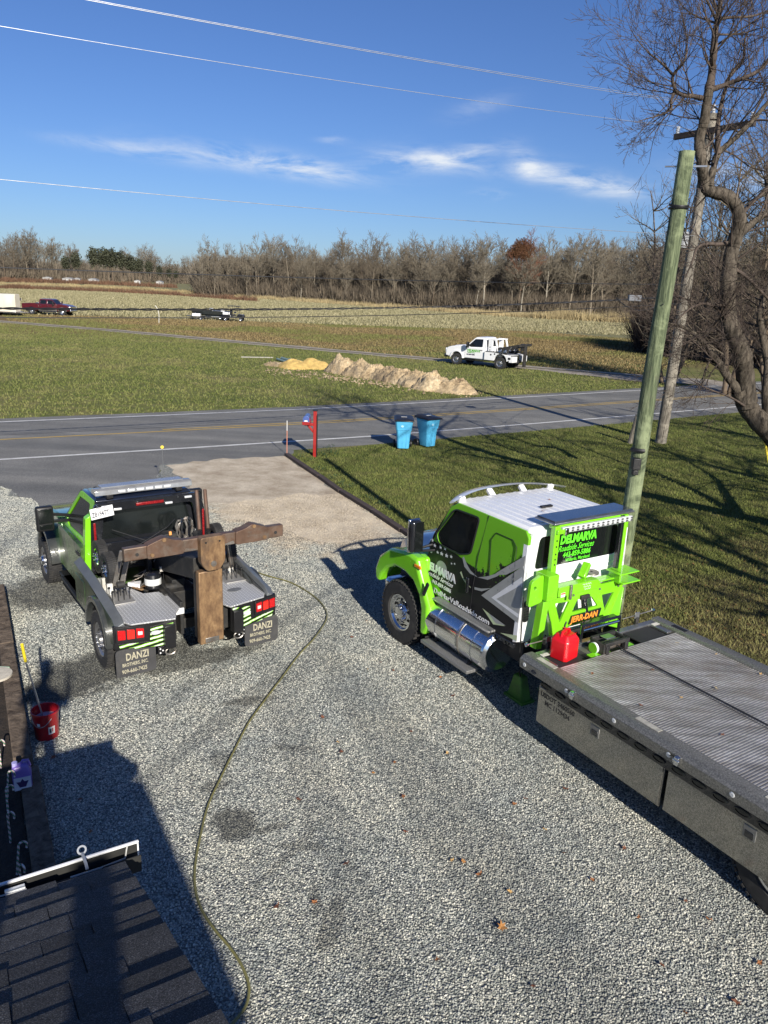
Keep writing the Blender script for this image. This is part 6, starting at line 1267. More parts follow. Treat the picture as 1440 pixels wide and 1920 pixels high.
for s in (-1, 1):
    put_wheel(WH_P, RP_, s*.93, 0, .4, s); put_wheel(WH_P, RP_, s*.93, 4.0, .4, s)
    MB().prism([(.93, .6), (.93, 1.36), (-1.25, 1.36), (-1.25, .7)]+arch(0, .47, .5)[::-1], 'x', s*.9, s*1.0).build('bed_side', M_MAR, RP_, .03)
    rb_('lower_trim', M_SIL2, ((s*.985, 2.1, .62), (.04, 2.4, .2)), ((s*.985, -.9, .68), (.04, .7, .16)))
rb_('tailgate', M_MAR, ((0, -1.22, 1.05), (1.84, .06, .6))); rb_('bed_floor', M_BLK, ((0, -.15, .85), (1.8, 2.1, .08))); rb_('toolbox', M_ALU, ((0, .7, 1.42), (1.7, .42, .14))); rb_('rear_bumper', M_CHR, ((0, -1.36, .65), (1.9, .16, .18))); rb_('underbody', M_FRM, ((0, 1.8, .5), (1.2, 5.6, .2)))
p = G(8, 592); HT = thing('horse_trailer', 'cream fibreglass horse trailer with rounded nose behind the red pickup', 'trailer', (p.x-.6, p.y+.9, 0), ang-pi/2)
M_CRM = M('cream_gel', (.62, .57, .45), .4, 0, .08, 2)
rings = []
for y in (-3.4, -3.3, 1.0, 1.7, 2.0): 
    k = 1 if y < 1.5 else (.88 if y < 1.8 else .55); rings.append([(-1.0*k, y, .5), (-1.05*k, y, .9), (-1.05*k, y, 2.2), (-.85*k, y, 2.55), (.85*k, y, 2.55), (1.05*k, y, 2.2), (1.05*k, y, .9), (1.0*k, y, .5)])
MB().loft(rings).build('body', M_CRM, HT, .03, ang=40); MB().box((-1.06, -.8, 1.4), (.03, 1.1, 1.5)).build('side_door', M('door_cream', (.55, .5, .4), .5), HT, .02); MB().box((-.75, 1.95, 1.95), (.3, .2, .3)).build('window', M_GLS, HT, .02)
for k in range(4): MB().box((-1.08, -.8, .9+.33*k), (.012, 1.0, .02)).build('door_rib', M_STL, HT)
MB().box((0, -.6, .45), (2.2, 5.4, .12)).build('frame', M_ALU, HT, .01); MB().prism([(-.3, 1.9), (.3, 1.9), (.05, 3.3), (-.05, 3.3)], 'z', .42, .5).build('tongue', M_STL, HT)
for s in (-1, 1):
    for y in (-1.7, -.9): put_wheel(WH_P, HT, s*.98, y, .36, s)
    MB().prism([(p_[0], p_[1]) for p_ in arch(-1.3, .95, .45, 9, .5)]+[(p_[0], p_[1]) for p_ in arch(-1.3, .88, .42, 9, .48)][::-1], 'x', s*.9, s*1.14).build('fender', M_ALU, HT)
# boat on trailer
p = G(412, 601); M_BGR = M('boat_dark', (.03, .035, .035), .3, 0, .2, coat=.5)
BO = thing('boat', 'dark hulled fishing boat with a white inner deck, second of the group in the field', 'boat', (p.x-1.2, p.y+1.2, 0), radians(95))
hr = []
for y, w, zk, zt in ((-2.3, .95, .55, 1.15), (-1, 1.0, .52, 1.18), (.8, .95, .52, 1.25), (2.0, .6, .6, 1.35), (2.7, .12, .85, 1.45)):
    hr.append([(-w, y, zt), (-w*.8, y, zk+.2), (0, y, zk), (w*.8, y, zk+.2), (w, y, zt), (w*.85, y, zt), (0, y, zt-.25), (-w*.85, y, zt)])
MB().loft(hr).build('hull', M_BGR, BO, ang=50); MB().box((0, -.6, 1.1), (1.5, 2.0, .12)).box((.2, .2, 1.3), (.6, .5, .4)).box((-.3, -1.4, 1.25), (.5, .5, .3)).build('seats', M_WHT, BO, .05); MB().box((0, -2.5, 1.2), (.4, .3, .7)).build('outboard_motor', M_BLK, BO, .06)
BTr = thing('boat_trailer', 'pale metal boat trailer under the dark hulled boat', 'trailer', (p.x-1.2, p.y+1.2, 0), radians(95))
MB().beam((-.6, -2.4, .45), (-.6, 1.6, .45), .08).beam((.6, -2.4, .45), (.6, 1.6, .45), .08).beam((-.6, 1.6, .45), (0, 3.4, .45), .08).beam((.6, 1.6, .45), (0, 3.4, .45), .08).box((0, -1.2, .42), (1.9, .08, .08)).build('frame', M_GALV, BTr)
for s in (-1, 1): put_wheel(WH_D, BTr, s*.95, -1.2, .3, s); MB().beam((s*.5, 2.2, 0), (s*.5, 2.2, .9), .06).build('jack', M_GALV, BTr)
# utility cart with a canopy
p = G(437, 603); UC = thing('utility_cart', 'black off-road utility cart with a flat canopy beside the boat', 'utility cart', (p.x, p.y+.6, 0), radians(-88))
MB().prism([(-1.4, .45), (-1.4, .85), (-.3, .85), (-.3, .6), (.5, .6), (.6, .95), (1.3, .9), (1.45, .5)], 'x', -.7, .7).build('body', M_BLKP, UC, .05); MB().box((0, .0, 1.95), (1.5, 1.6, .06)).build('canopy', M_BLK, UC, .02)
for s in (-1, 1):
    MB().beam((s*.65, .7, .9), (s*.65, .5, 1.95), .05).beam((s*.65, -.6, .8), (s*.65, -.6, 1.95), .05).build('canopy_post', M_BLK, UC)
    for y in (-1.0, 1.0): put_wheel(WH_D, UC, s*.72, y, .3, s); 
MB().box((0, -.1, .8), (1.2, .5, .2)).box((0, -.35, 1.1), (1.2, .12, .4)).build('seat', M_BLK, UC, .04); MB().box((.1, -.9, 1.0), (1.1, .9, .3)).build('white_cooler', M_WHT, UC, .04); MB().beam((-.5, .1, 1.2), (.4, .25, 1.1), .3, .05).build('dash', M_BLK, UC)
p = G(376, 600); UT = thing('utility_trailer', 'low black utility trailer carrying a white box, leftmost of the field group', 'trailer', (p.x, p.y+.5, 0), radians(92))
MB().box((0, 0, .45), (1.3, 2.4, .06)).build('bed', M_BLK, UT); MB().box((-.2, .6, .65), (.7, 1.1, .35)).build('white_box', M_WHT, UT, .03); MB().beam((0, 1.2, .42), (0, 2.1, .42), .07).build('tongue', M_BLK, UT)
for s in (-1, 1): put_wheel(WH_D, UT, s*.72, -.1, .26, s)
for (x, y) in ((-.6, -1.1), (.6, -1.1), (-.6, 1.1), (.6, 1.1)): MB().beam((x, y, .4), (x, y, 1.3), .03).build('post', M_BLK, UT)
for t_ in (WH_BIG, WH_F, WH_P, WH_D): hide_proto(t_)
p = G(298, 606); o = MB().tube([p, p+Vector((.05, 0, .9)), p+Vector((-.05, 0, 1.6)), p+Vector((-.35, 0, 2.0))], .045, 6).build('bent_pipe', M('pvc_white', (.6, .58, .5), .5)); tag(o, 'thin bent white pipe standing in the field right of the red pickup', 'pipe')
# ================= ROADSIDE THINGS =================
def wheelie_bin(loc, rz, label, tilt=0):
    t = thing('wheelie_bin', label, 'wheelie bin', loc, rz, None); mb_ = M('bin_blue', (.09, .42, .68), .42, 0, .06, 3)
    rg = []
    for z, w, y0, y1 in ((.05, .2, -.24, .2), (.3, .215, -.25, .24), (.62, .24, -.26, .29), (.7, .27, -.29, .31), (.98, .3, -.33, .33), (1.0, .32, -.35, .34)):
        rg.append([(-w, y0+.05, z), (-w+.05, y0, z), (w-.05, y0, z), (w, y0+.05, z), (w, y1-.05, z), (w-.05, y1, z), (-w+.05, y1, z), (-w, y1-.05, z)])
    MB().loft(rg).build('body', mb_, t, .012, 2, ang=50)
    MB().box((-.03, -.256, .38), (.006, .012, .5)).box((.1, -.262, .35), (.006, .012, .5)).box((0, -.3, .7), (.42, .012, .012)).build('moulding', mb_, t)
    MB().loft([[(-.34, -.38, 1.0), (.34, -.38, 1.0), (.34, .38, 1.03), (-.34, .38, 1.03)], [(-.34, -.38, 1.03), (.34, -.38, 1.03), (.34, .38, 1.07), (-.34, .38, 1.07)], [(-.27, -.3, 1.06), (.27, -.3, 1.06), (.27, .3, 1.12), (-.27, .3, 1.12)]]).build('lid', M('bin_lid', (.018, .018, .02), .35), t, .02, 2)
    MB().box((-.0, .0, 1.105), (.2, .06, .006), (radians(4), 0, 0)).build('lid_sticker', M('lid_label', (.5, .5, .5), .5), t)
    MB().cyl((-.3, .41, 1.0), (.3, .41, 1.0), .018, n=8).build('handle', M_BLK, t); MB().cyl((-.29, .27, .14), (.29, .27, .14), .012, n=8).build('axle', M_GALV, t)
    for s in (-1, 1): MB().lathe([(-.03, .001), (-.03, .06), (-.035, .07), (-.035, .125), (-.02, .135), (.02, .135), (.035, .125), (.03, .06), (.03, .001)], (s*.285, .27, .135), 'x', 24).build('wheel', M_BLK, t)
    MB().prism([(-.06+.05*cos(a), .83+.04*sin(a)) for a in np.linspace(0, 2*pi, 14)[:-1]], 'y', -.322, -.315).build('emblem', M('bin_emblem', (.3, .55, .7), .5), t)
    return t
wheelie_bin(G(755, 845)+Vector((0, .3, .01)), radians(2), 'light blue wheelie bin with black lid, on the side nearer the red mailbox'); wheelie_bin(G(801, 841)+Vector((0, .3, .01)), radians(38), 'light blue wheelie bin turned sideways, on the side nearer the utility pole')
MBX = thing('mailbox', 'blue and red mailbox on a red wooden post by the road', 'mailbox', G(590, 857)); M_RP = M('red_paint', (.3, .016, .014), .4, 0, .12, 4, coat=.3); 
MB().box((0, 0, .75), (.11, .11, 1.5)).build('post', M_RP, MBX, .008); MB().box((0, 0, 1.51), (.16, .16, .03)).build('post_cap', M_BLK, MBX, .006); MB().box((.068, -.02, .7), (.025, .14, 1.35)).build('post_trim', M_BLK, MBX, .004)
MB().box((-.18, .02, 1.06), (.32, .12, .09)).beam((-.04, .02, .8), (-.24, .02, 1.04), .07).build('bracket', M_RP, MBX, .01)
bx = [(-.09, 0)]+[(-.09, .12)]+[(.09*cos(a), .12+.09*sin(a)) for a in np.linspace(pi, 0, 9)]+[(.09, 0)]
MB().prism([(p[0]*1.1-.26, p[1]*1.1+1.14) for p in bx], 'y', -.3, .26).build('mailbox_body', M('mailbox_blue', (.08, .13, .36), .35, .2, .1, coat=.4), MBX, .01); MB().box((-.26, -.06, 1.13), (.24, .5, .1)).build('mailbox_base', M_RP, MBX, .008)
MB().box((-.26, -.31, 1.21), (.1, .004, .04)).build('number_plate', M_WHT, MBX); MB().box((-.155, -.1, 1.22), (.012, .05, .12)).build('flag', M_RP, MBX)
p = G(538, 853); SK = thing('marker_stake', 'thin orange and white driveway marker stake at the corner of the lawn', 'marker stake', p); MB().cyl((0, 0, 0), (0, 0, .8), .012, n=6).build('rod', M('stake_orange', (.6, .25, .16), .6), SK); MB().cyl((0, 0, .8), (0, 0, 1.12), .015, n=6).build('reflector_band', M('stake_white', (.6, .6, .58), .5), SK); MB().cyl((-.1, 0, 1.02), (.1, 0, 1.02), .006, n=5).build('cross_wire', M_GALV, SK)
p = G(307, 906); SK = thing('reflector_stake', 'thin stake with a round yellow reflector sticking up behind the wrecker', 'marker stake', p); MB().cyl((0, 0, 0), (0, 0, .98), .006, n=6).build('rod', M_GALV, SK); MB().cyl((0, -.01, 1.0), (0, .01, 1.0), .045, n=14).build('reflector', M('reflector_yellow', (.8, .6, .08), .4), SK)
M_PLG = M('plant_green', (.03, .06, .02), .7, 0, .3)
for k, (px_, py_) in enumerate([(600, 858), (612, 853), (560, 850), (575, 852), (553, 862), (566, 870), (588, 884), (612, 902), (628, 913), (642, 920), (677, 940), (697, 950), (718, 962)]):
    p = G(px_, py_)+Vector((.18, .1, 0)); V = []; rk = random.Random(k); h_ = .3 if k in (0, 1) else .14
    for j in range(60 if k < 2 else 22):
        a = rk.uniform(0, 6.28); c = Vector((rk.gauss(0, .1), rk.gauss(0, .08), rk.uniform(.02, h_))); w_ = Vector((cos(a), sin(a), .5))*.06; u = Vector((-sin(a), cos(a), .2))*.03; V += [c, c+w_+u, c+w_*1.3]
    o = npmesh('edging_plant' if k > 1 else 'weed_clump', np.array([v[:] for v in V]), np.arange(len(V)).reshape(-1, 3), M_PLG); o.location = p
    tag(o, 'small dark green seedling in the row behind the lawn edging' if k > 1 else ('leafy green weed at the foot of the mailbox post', 'low leafy weed right of the mailbox post')[k], 'plant', 'seedlings along the lawn edging' if k > 1 else None)
# dirt piles
def soil():
    m, nt, b, N, L = nodes('sandy_soil'); P = posn(N); f = noise(N, L, P, 1.4, 8, .7); g = noise(N, L, P, 7, 5, .7)
    c = ramp(N, L, f, [(.32, (.15, .1, .055)), (.45, (.4, .3, .175)), (.6, (.58, .46, .29)), (.78, (.7, .62, .46))]); c = mixc(N, L, .8, c, ramp(N, L, g, [(.3, (.5,)*3), (.7, (1.3,)*3)]), 'MULTIPLY'); d_ = noise(N, L, P, .7, 6, .7); c = mixc(N, L, ramp(N, L, d_, [(.52, (0,)*3), (.62, (.7,)*3)]), c, (.11, .08, .05)); L.new(c, b.inputs['Base Color']); b.inputs['Roughness'].default_value = .95
    bumpn(N, L, b, g, 1, .06); return m
M_SOIL = soil(); M_YSA = M('yellow_sand', (.52, .36, .12), .95, 0, .25, 4, .8, 14)
from mathutils import noise as mn
def heap(cx, cy, rx, ry, h, rz, mat, label, seed, group=None, rough=.2):
    n, rn = 72, 30; V = []; F = []; base = 0
    for i in range(rn+1):
        q = i/rn
        for j in range(n):
            a = 2*pi*j/n; e = 1+.22*mn.noise(Vector((cos(a)*1.3, sin(a)*1.3, seed*3.1))); x = rx*e*q*cos(a); y = ry*e*q*sin(a)
            z = h*max(0, (1-q)**.8)*.92*(1-.35*(1-q)**4)*(1+.45*mn.noise(Vector((x*1.2, y*1.2, seed))))+rough*(mn.noise(Vector((x*2.6, y*2.6, seed+5)))+.7*abs(mn.noise(Vector((x*5.5, y*5.5, seed+9)))))*(1-q)**.25+.5*rough*mn.noise(Vector((x*12, y*12, seed)))*(1 if q < .97 else 0)
            V.append((x, y, max(-.03, z) if q < 1 else -.05))
    for i in range(rn): F += [(i*n+j, i*n+(j+1) % n, (i+1)*n+(j+1) % n, (i+1)*n+j) for j in range(n)]
    mb = MB(); mb.add(V, F); o = mb.build('dirt_pile', mat, None, ang=80); o.location = (cx, cy, 0); o.rotation_euler = (0, 0, rz); return tag(o, label, 'dirt pile', group)
def hat(px_, py_, rx, ry, h, mat, label, seed, **k):
    p = G(px_, py_); heap(p.x, p.y+.9, rx, ry, h, radians(-45), mat, label, seed, None, **k)
hat(550, 692, 1.35, 1.1, .72, M_YSA, 'smooth yellow sand heap, first sizeable pile from the left', 1, rough=.08); hat(588, 692, 1.3, 1.1, .78, M_YSA, 'yellow sand heap touching the pale lumpy ridge', 2, rough=.08); hat(515, 688, 1.1, .8, .22, M_SOIL, 'low flat spill of crumbly soil at the left end of the piles', 3)
HL = ('tallest pale lumpy dirt pile, next to the yellow sand', 'pale dirt pile second from the yellow sand', 'lumpy dirt pile third from the yellow sand', 'dirt pile in the middle of the ridge', 'rounded tan dirt pile right of the middle of the ridge', 'tan dirt pile third from the road end', 'broad tan dirt pile second from the road end', 'dirt pile nearest the road with a dark shadowed notch')
for k, (px_, py_, rx, ry, h) in enumerate([(643, 702, 1.5, 1.25, 1.3), (672, 708, 1.35, 1.2, 1.2), (704, 712, 1.3, 1.2, 1.05), (727, 716, 1.2, 1.2, 1.0), (752, 721, 1.3, 1.2, 1.15), (785, 728, 1.4, 1.2, 1.15), (812, 734, 1.5, 1.3, 1.15), (855, 739, 1.45, 1.15, .95)]):
    hat(px_, py_, rx*.93, ry*.85, h*1.0, M_SOIL, HL[k], 10+k, rough=.2)
# loose clods
V = []; F = []
for k in range(700):
    t = random.random(); p = G(500+390*t, 694+46*t+random.gauss(0, 3)); s = random.uniform(.02, .12)*(1 if random.random() < .3 else .6); c = Vector((p.x+random.gauss(0, .5), p.y+random.gauss(-.1, .5), s*.4)); b0 = len(V)
    V += [(c+Vector(q)*s)[:] for q in ((1, 0, 0), (0, 1, 0), (-1, 0, 0), (0, -1, 0), (0, 0, .9), (0, 0, -.9))]; F += [(b0, b0+1, b0+4), (b0+1, b0+2, b0+4), (b0+2, b0+3, b0+4), (b0+3, b0, b0+4)]
tag(npmesh('soil_clods', V, F, M_SOIL, None, 'stuff'), 'loose clods of soil scattered along the foot of the dirt piles', 'soil')
M_PIP = M('pipe_green', (.2, .28, .26), .5)
for k in range(4):
    p = G(520+8*k, 676+1.2*k); q = G(545+8*k, 686+.6*k); o = MB().cyl(p+Vector((0, 0, .1+.12*(k % 2))), q+Vector((0, .5, .1+.12*(k % 2))), .09, n=8).build('drain_pipe', M_PIP); tag(o, ('green drain pipe lying behind the yellow sand, leftmost of four', 'second green drain pipe behind the yellow sand', 'third green drain pipe behind the yellow sand', 'green drain pipe nearest the yellow sand heap')[k], 'pipe')
o = MB().cyl(G(452, 671)+Vector((0, 0, .05)), G(512, 672)+Vector((0, 0, .05)), .05, n=8).build('drain_pipe', M('pipe_pale', (.3, .29, .25), .6)); tag(o, 'long pale pipe lying in the grass left of the yellow sand', 'pipe')

# ================= DRIVEWAY THINGS =================
def spline(P, sub=8):
    Q = []
    for i in range(len(P)-1):
        p0 = P[max(i-1, 0)]; p1 = P[i]; p2 = P[i+1]; p3 = P[min(i+2, len(P)-1)]
        for k in range(sub): t = k/sub; Q.append(.5*((2*p1)+(p2-p0)*t+(2*p0-5*p1+4*p2-p3)*t*t+(3*p1-p0-3*p2+p3)*t**3))
    return Q+[P[-1]]
hp_ = [(470, 1068), (500, 1079), (545, 1092), (585, 1115), (607, 1137), (612, 1160), (590, 1195), (560, 1228), (525, 1275), (497, 1312), (468, 1352), (440, 1405), (412, 1462), (390, 1510), (376, 1565), (366, 1620), (366, 1665), (378, 1705), (402, 1742), (430, 1775), (452, 1808), (466, 1845), (463, 1880), (445, 1908), (420, 1935), (395, 1970), (350, 2030)]
M_HOSE = M('hose_olive', (.16, .15, .055), .45, 0, .2, 4)
o = MB().tube(spline([G(a, b, .03) for a, b in hp_], 10), .0125, 8).build('garden_hose', M_HOSE); tag(o, 'olive green garden hose snaking across the gravel driveway', 'hose')
BK = thing('bucket', 'dark red plastic bucket of soapy water beside the timber', 'bucket', G(79, 1388)+Vector((.02, .1, .0))); M_BR = M('bucket_red', (.33, .008, .014), .35, 0, .08, coat=.3)
MB().lathe([(.02, .001), (.0, .13), (.02, .135), (.33, .152), (.345, .163), (.365, .163), (.365, .15), (.34, .146), (.04, .125), (.03, .001)], (0, 0, 0), 'z', 40).build('body', M_BR, BK)
MB().lathe([(.25, .001), (.25, .139)], (0, 0, 0), 'z', 32).build('soapy_water', M('soapy_water', (.35, .33, .42), .2, 0, .2, 20), BK)
for a in range(5):
    pass
MB().tube([(.152*cos(a), .152*sin(a), .3-.1*sin((a+2.6)/1.9*pi)) for a in np.linspace(-2.6, -.7, 14)], .004, 5).build('handle', M_GALV, BK)
def wrapl(name, a0, a1, z0, z1, mat, R=.148):
    V = []; F = []; n = 8
    for k in range(n+1):
        a = a0+(a1-a0)*k/n
        for z in (z0, z1): r_ = .131+.06*z+.003; V.append((r_*cos(a), r_*sin(a), z))
    F = [(2*k, 2*k+2, 2*k+3, 2*k+1) for k in range(n)]; return MB().add(V, F).build(name, mat, BK)
wrapl('white_label', -1.0, -.45, .09, .19, M('label_white', (.6, .6, .58), .5)); wrapl('label_print', -.92, -.75, .11, .165, M_NUM, .15).scale = (1.006, 1.006, 1); wrapl('label_print', -.7, -.6, .12, .17, M_BR).scale = (1.006, 1.006, 1); wrapl('small_label', -1.85, -1.6, .21, .25, M('label_white', (.6, .6, .58), .5))
br = thing('wash_brush', 'long pole brush with a yellow grip standing in the red bucket', 'brush'); a = BK.location+Vector((-.02, .03, .1)); b_ = AT(48, 1240, a.y-.38); c = AT(41, 1208, a.y-.46)
MB().cyl(a, b_, .011, n=10).build('pole', M('brushed_pole', (.6, .62, .63), .3, .7), br); MB().cyl(b_, c, .017, n=12).build('grip', M('grip_yellow', (.75, .6, .03), .5), br); MB().box(a+Vector((0, 0, -.04)), (.2, .08, .05)).build('brush_head', M_BLK, br)
# big timber
TM = thing('timber_beam', 'weathered old timber beam bordering the driveway on the left', 'timber beam'); M_OLD = bark('weathered_wood', (.045, .034, .026), (.2, .155, .115), .8, 9)
e0 = G(18, 1165); e1 = G(60, 1420, .0); dv = (e1-e0).normalized(); nv = Vector((dv.y, -dv.x, 0)); nv = nv if nv.x < 0 else -nv
st = e0-dv*1.2; en = e1+dv*.25
for k, (a, b_) in enumerate(((st, st+dv*2.42), (st+dv*2.44, en))):
    c0 = a+nv*.1; c1 = b_+nv*.1; MB().beam(c0+Vector((0, 0, .1)), c1+Vector((0, 0, .1)), .2, .2).build('timber', M_OLD, TM, .012)
st2 = en+dv*.1+Vector((0.05, 0, 0))
MB().beam(st2+nv*.1+Vector((0, 0, .06)), st2+dv*3.0+nv*.1+Vector((0, 0, .06)), .2, .14).build('timber', M_OLD, TM, .012)
M_MULCH = simple_ground('mulch', (.012, .009, .007), (.05, .035, .025), 6, 1, .05, 30)
sheet('planting_bed', [st+nv*.2, st2+dv*6+nv*.2, (-8, 0), (-14, 0), (-14, 12), (-8, 14)], .05, M_MULCH, .2, .02, 3)
o = MB().lathe([(0, .001), (0, .2), (.03, .2), (.035, .001)], (0, 0, 0), 'z', 26).build('stepping_stone', M('pale_stone', (.5, .46, .38), .8, 0, .15, 12, .5, 40)); o.location = G(4, 1268, .2)+Vector((-.08, 0, 0)); o.location.z = .2; tag(o, 'round pale stone lying on the timber at the left edge', 'stone')
o = MB().box((0, 0, 0), (.2, .04, .03)).build('garden_tool_handle', M('pale_green_plastic', (.45, .6, .42), .5), None, .01); o.location = G(4, 1252, .215); tag(o, 'pale green plastic handle beside the round stone', 'handle')
# jug
JG = thing('jug', 'purple plastic jug with a white label, standing on the low timber', 'jug', G(44, 1478, .1)+Vector((-.01, .02, 0)), radians(26)); M_PUR = M('jug_purple', (.2, .13, .42), .35, 0, .08)
MB().loft([[(-.09, -.06, 0), (.09, -.06, 0), (.09, .06, 0), (-.09, .06, 0)], [(-.095, -.065, .19), (.095, -.065, .19), (.095, .065, .19), (-.095, .065, .19)], [(-.095, -.05, .26), (.07, -.05, .28), (.07, .05, .28), (-.095, .05, .26)], [(-.06, -.03, .29), (.05, -.03, .3), (.05, .03, .3), (-.06, .03, .29)]]).build('body', M_PUR, JG, .02, 3)
MB().cyl((-.06, 0, .27), (-.06, 0, .32), .028, n=16).build('cap', M('cap_lilac', (.4, .38, .7), .4), JG); MB().tube([(-.01, 0, .28), (.02, 0, .325), (.07, 0, .32), (.085, 0, .25)], .014, 8).build('handle', M_PUR, JG)
MB().box((0, -.068, .09), (.165, .004, .15)).build('label', M('label_bluewhite', (.55, .55, .62), .5), JG)
MB().prism([(-.03, .05), (.03, .05), (.045, .09), (.06, .12), (.02, .115), (.0, .15), (-.02, .115), (-.06, .12), (-.045, .09)], 'y', -.0725, -.0705).build('label_print', M('print_purple', (.04, .02, .09), .5), JG)
# candy cane stakes
def striped():
    m, nt, b, N, L = nodes('candy_stripes'); tc = N.new('ShaderNodeTexCoord').outputs['Object']; w = N.new('ShaderNodeTexWave'); w.bands_direction = 'DIAGONAL'; w.inputs['Scale'].default_value = 7; L.new(tc, w.inputs['Vector'])
    L.new(ramp(N, L, w.outputs['Fac'], [(.3, (.6, .6, .58)), (.36, (.45, .02, .03)), (.62, (.45, .02, .03)), (.66, (.6, .6, .58)), (.85, (.02, .2, .1))]), b.inputs['Base Color']); b.inputs['Roughness'].default_value = .3; return m
M_CAN = striped(); CN = None
CL_ = ('striped candy cane stake standing beside the weathered timber, first of the row', 'candy cane stake with its hook over the timber end by the red bucket', 'striped candy cane stake left of the purple jug', 'striped candy cane stake just below the purple jug', 'striped candy cane stake between the jug and the gutter', 'candy cane stake with a plastic star, near the gutter', 'candy cane stake right behind the white gutter')
for k, (px_, py_) in enumerate([(2, 1440), (14, 1500), (16, 1530), (20, 1580), (32, 1640), (42, 1680), (52, 1705)]):
    p = G(px_, py_, .05)
    if CN is None:
        CN = thing('candy_cane', '', 'candy cane'); MB().tube([(0, 0, 0), (0, 0, .48)]+[(.055-.055*cos(a), 0, .48+.055*sin(a)) for a in np.linspace(0, pi, 8)[1:]]+[(.11, 0, .43)], .017, 8).build('cane', M_CAN, CN); MB().cyl((0, 0, -.1), (0, 0, .02), .006, n=5).build('ground_pin', M_GALV, CN); c = CN
    else: c = copy_tree(CN)
    c.location = p; c.scale = (.62, .62, .62); c.rotation_euler = (random.uniform(-.15, .1), random.uniform(-.1, .15), random.uniform(-.5, .8)); tag(c, CL_[k], 'candy cane', 'candy cane stakes along the timber')
# coiled hose and glass jar below the gutter
CH = thing('hose_ring', 'coiled dark green hose lying on the gravel just beyond the gutter', 'hose', G(148, 1640, .02))
for k in range(3): MB().tube([((.24-.012*k)*cos(a), (.2-.012*k)*sin(a), .01+.022*k) for a in np.linspace(0, 2*pi, 40)[:-1]], .011, 6, closed=True).build('coil', M('hose_dark', (.03, .045, .02), .5), CH)
# gas can on the deck (its own thing)
GC = thing('gas_can', 'bright red plastic gas can standing on the black mat at the front of the deck', 'gas can', FB.matrix_basis @ Vector((-.79, -3.1, 1.067)), radians(32.5+12)); GC.scale = (.9, .9, .93); M_CANR = M('can_red', (.62, .008, .015), .33, 0, .06, coat=.3)
MB().loft([[(x*.155, y*.135, 0) for x, y in ((-1, -.75), (-.75, -1), (.75, -1), (1, -.75), (1, .75), (.75, 1), (-.75, 1), (-1, .75))], [(x*.165, y*.145, .02) for x, y in ((-1, -.75), (-.75, -1), (.75, -1), (1, -.75), (1, .75), (.75, 1), (-.75, 1), (-1, .75))], [(x*.165, y*.145, .27) for x, y in ((-1, -.75), (-.75, -1), (.75, -1), (1, -.75), (1, .75), (.75, 1), (-.75, 1), (-1, .75))], [(x*.1, y*.1, .35) for x, y in ((-1, -.75), (-.75, -1), (.75, -1), (1, -.75), (1, .75), (.75, 1), (-.75, 1), (-1, .75))]]).build('body', M_CANR, GC, .012, 3)
MB().tube([(-.11, .0, .32), (-.09, 0, .38), (-.02, 0, .4), (.06, 0, .39), (.1, 0, .33)], .02, 10).build('handle', M_CANR, GC); MB().cyl((.06, .06, .33), (.08, .08, .37), .03, n=14).build('cap', M_CANR, GC); MB().tube([(.06, .07, .36), (.12, .1, .4), (.15, .1, .43)], .012, 8).build('spout', M_BLK, GC)
MB().tube([(.1, -.1, .352), (0, -.1, .356)], .004, 5).build('moulding', M_CANR, GC)

# ---- fallen leaves ----
LC = [(.42, .2, .06), (.3, .12, .04), (.5, .32, .12), (.16, .06, .03), (.55, .42, .22)]
LM = [M('dry_leaf_%s' % n_, c_, .75, 0, .2, 20) for n_, c_ in zip(('orange', 'rust', 'tan', 'maroon', 'pale'), LC)]
def leafmesh(mat, sd_):
    r = random.Random(sd_); prof = [(0, -.5), (.12, -.2), (.42, -.3), (.28, -.02), (.5, .2), (.2, .18), (.0, .55), (-.2, .2), (-.5, .15), (-.27, -.04), (-.4, -.32), (-.1, -.2)]
    V = [(0, 0, .1)]+[(x, y, .08+r.uniform(0, .35)*(abs(x)+abs(y))) for x, y in prof]; n = len(prof); return MB().add(V, [(0, 1+i, 1+(i+1) % n) for i in range(n)])
LP = [leafmesh(None, k) for k in range(5)]; LME = []
for k in range(5):
    o = LP[k].build('fallen_leaf', LM[k], smooth=False); LME.append(o.data); bpy.data.objects.remove(o)
lf = [(633, 1392, 2), (838, 1412, 2), (965, 1508, 1), (1020, 1556, 2), (848, 1614, 2), (868, 1616, 0), (940, 1740, 0), (955, 1672, 2), (1330, 1726, 1), (590, 1692, 1), (604, 1345, 3), (688, 1165, 0), (660, 1195, 3), (714, 1242, 3), (737, 1257, 3), (690, 1255, 4), (826, 1270, 1), (1198, 1720, 1), (1285, 1690, 3), (1425, 1806, 1), (1284, 1900, 1), (520, 1700, 3), (900, 1640, 1), (771, 1372, 3), (740, 1430, 1), (700, 1450, 0), (757, 1494, 1), (850, 1305, 3), (985, 1498, 3), (1110, 1650, 1), (760, 1560, 3), (500, 1062, 1), (462, 1040, 3), (640, 1410, 3), (1060, 1600, 3), (1380, 1880, 3), (650, 1620, 3), (560, 1500, 3), (468, 1100, 1), (1060, 1480, 3), (1170, 1590, 3), (40, 1150, 1), (100, 1420, 3), (150, 1500, 3), (170, 1560, 1), (1000, 1850, 3), (820, 1800, 1), (1240, 1810, 3)]
GT = 'dry curled fallen leaf lying on the gravel driveway'
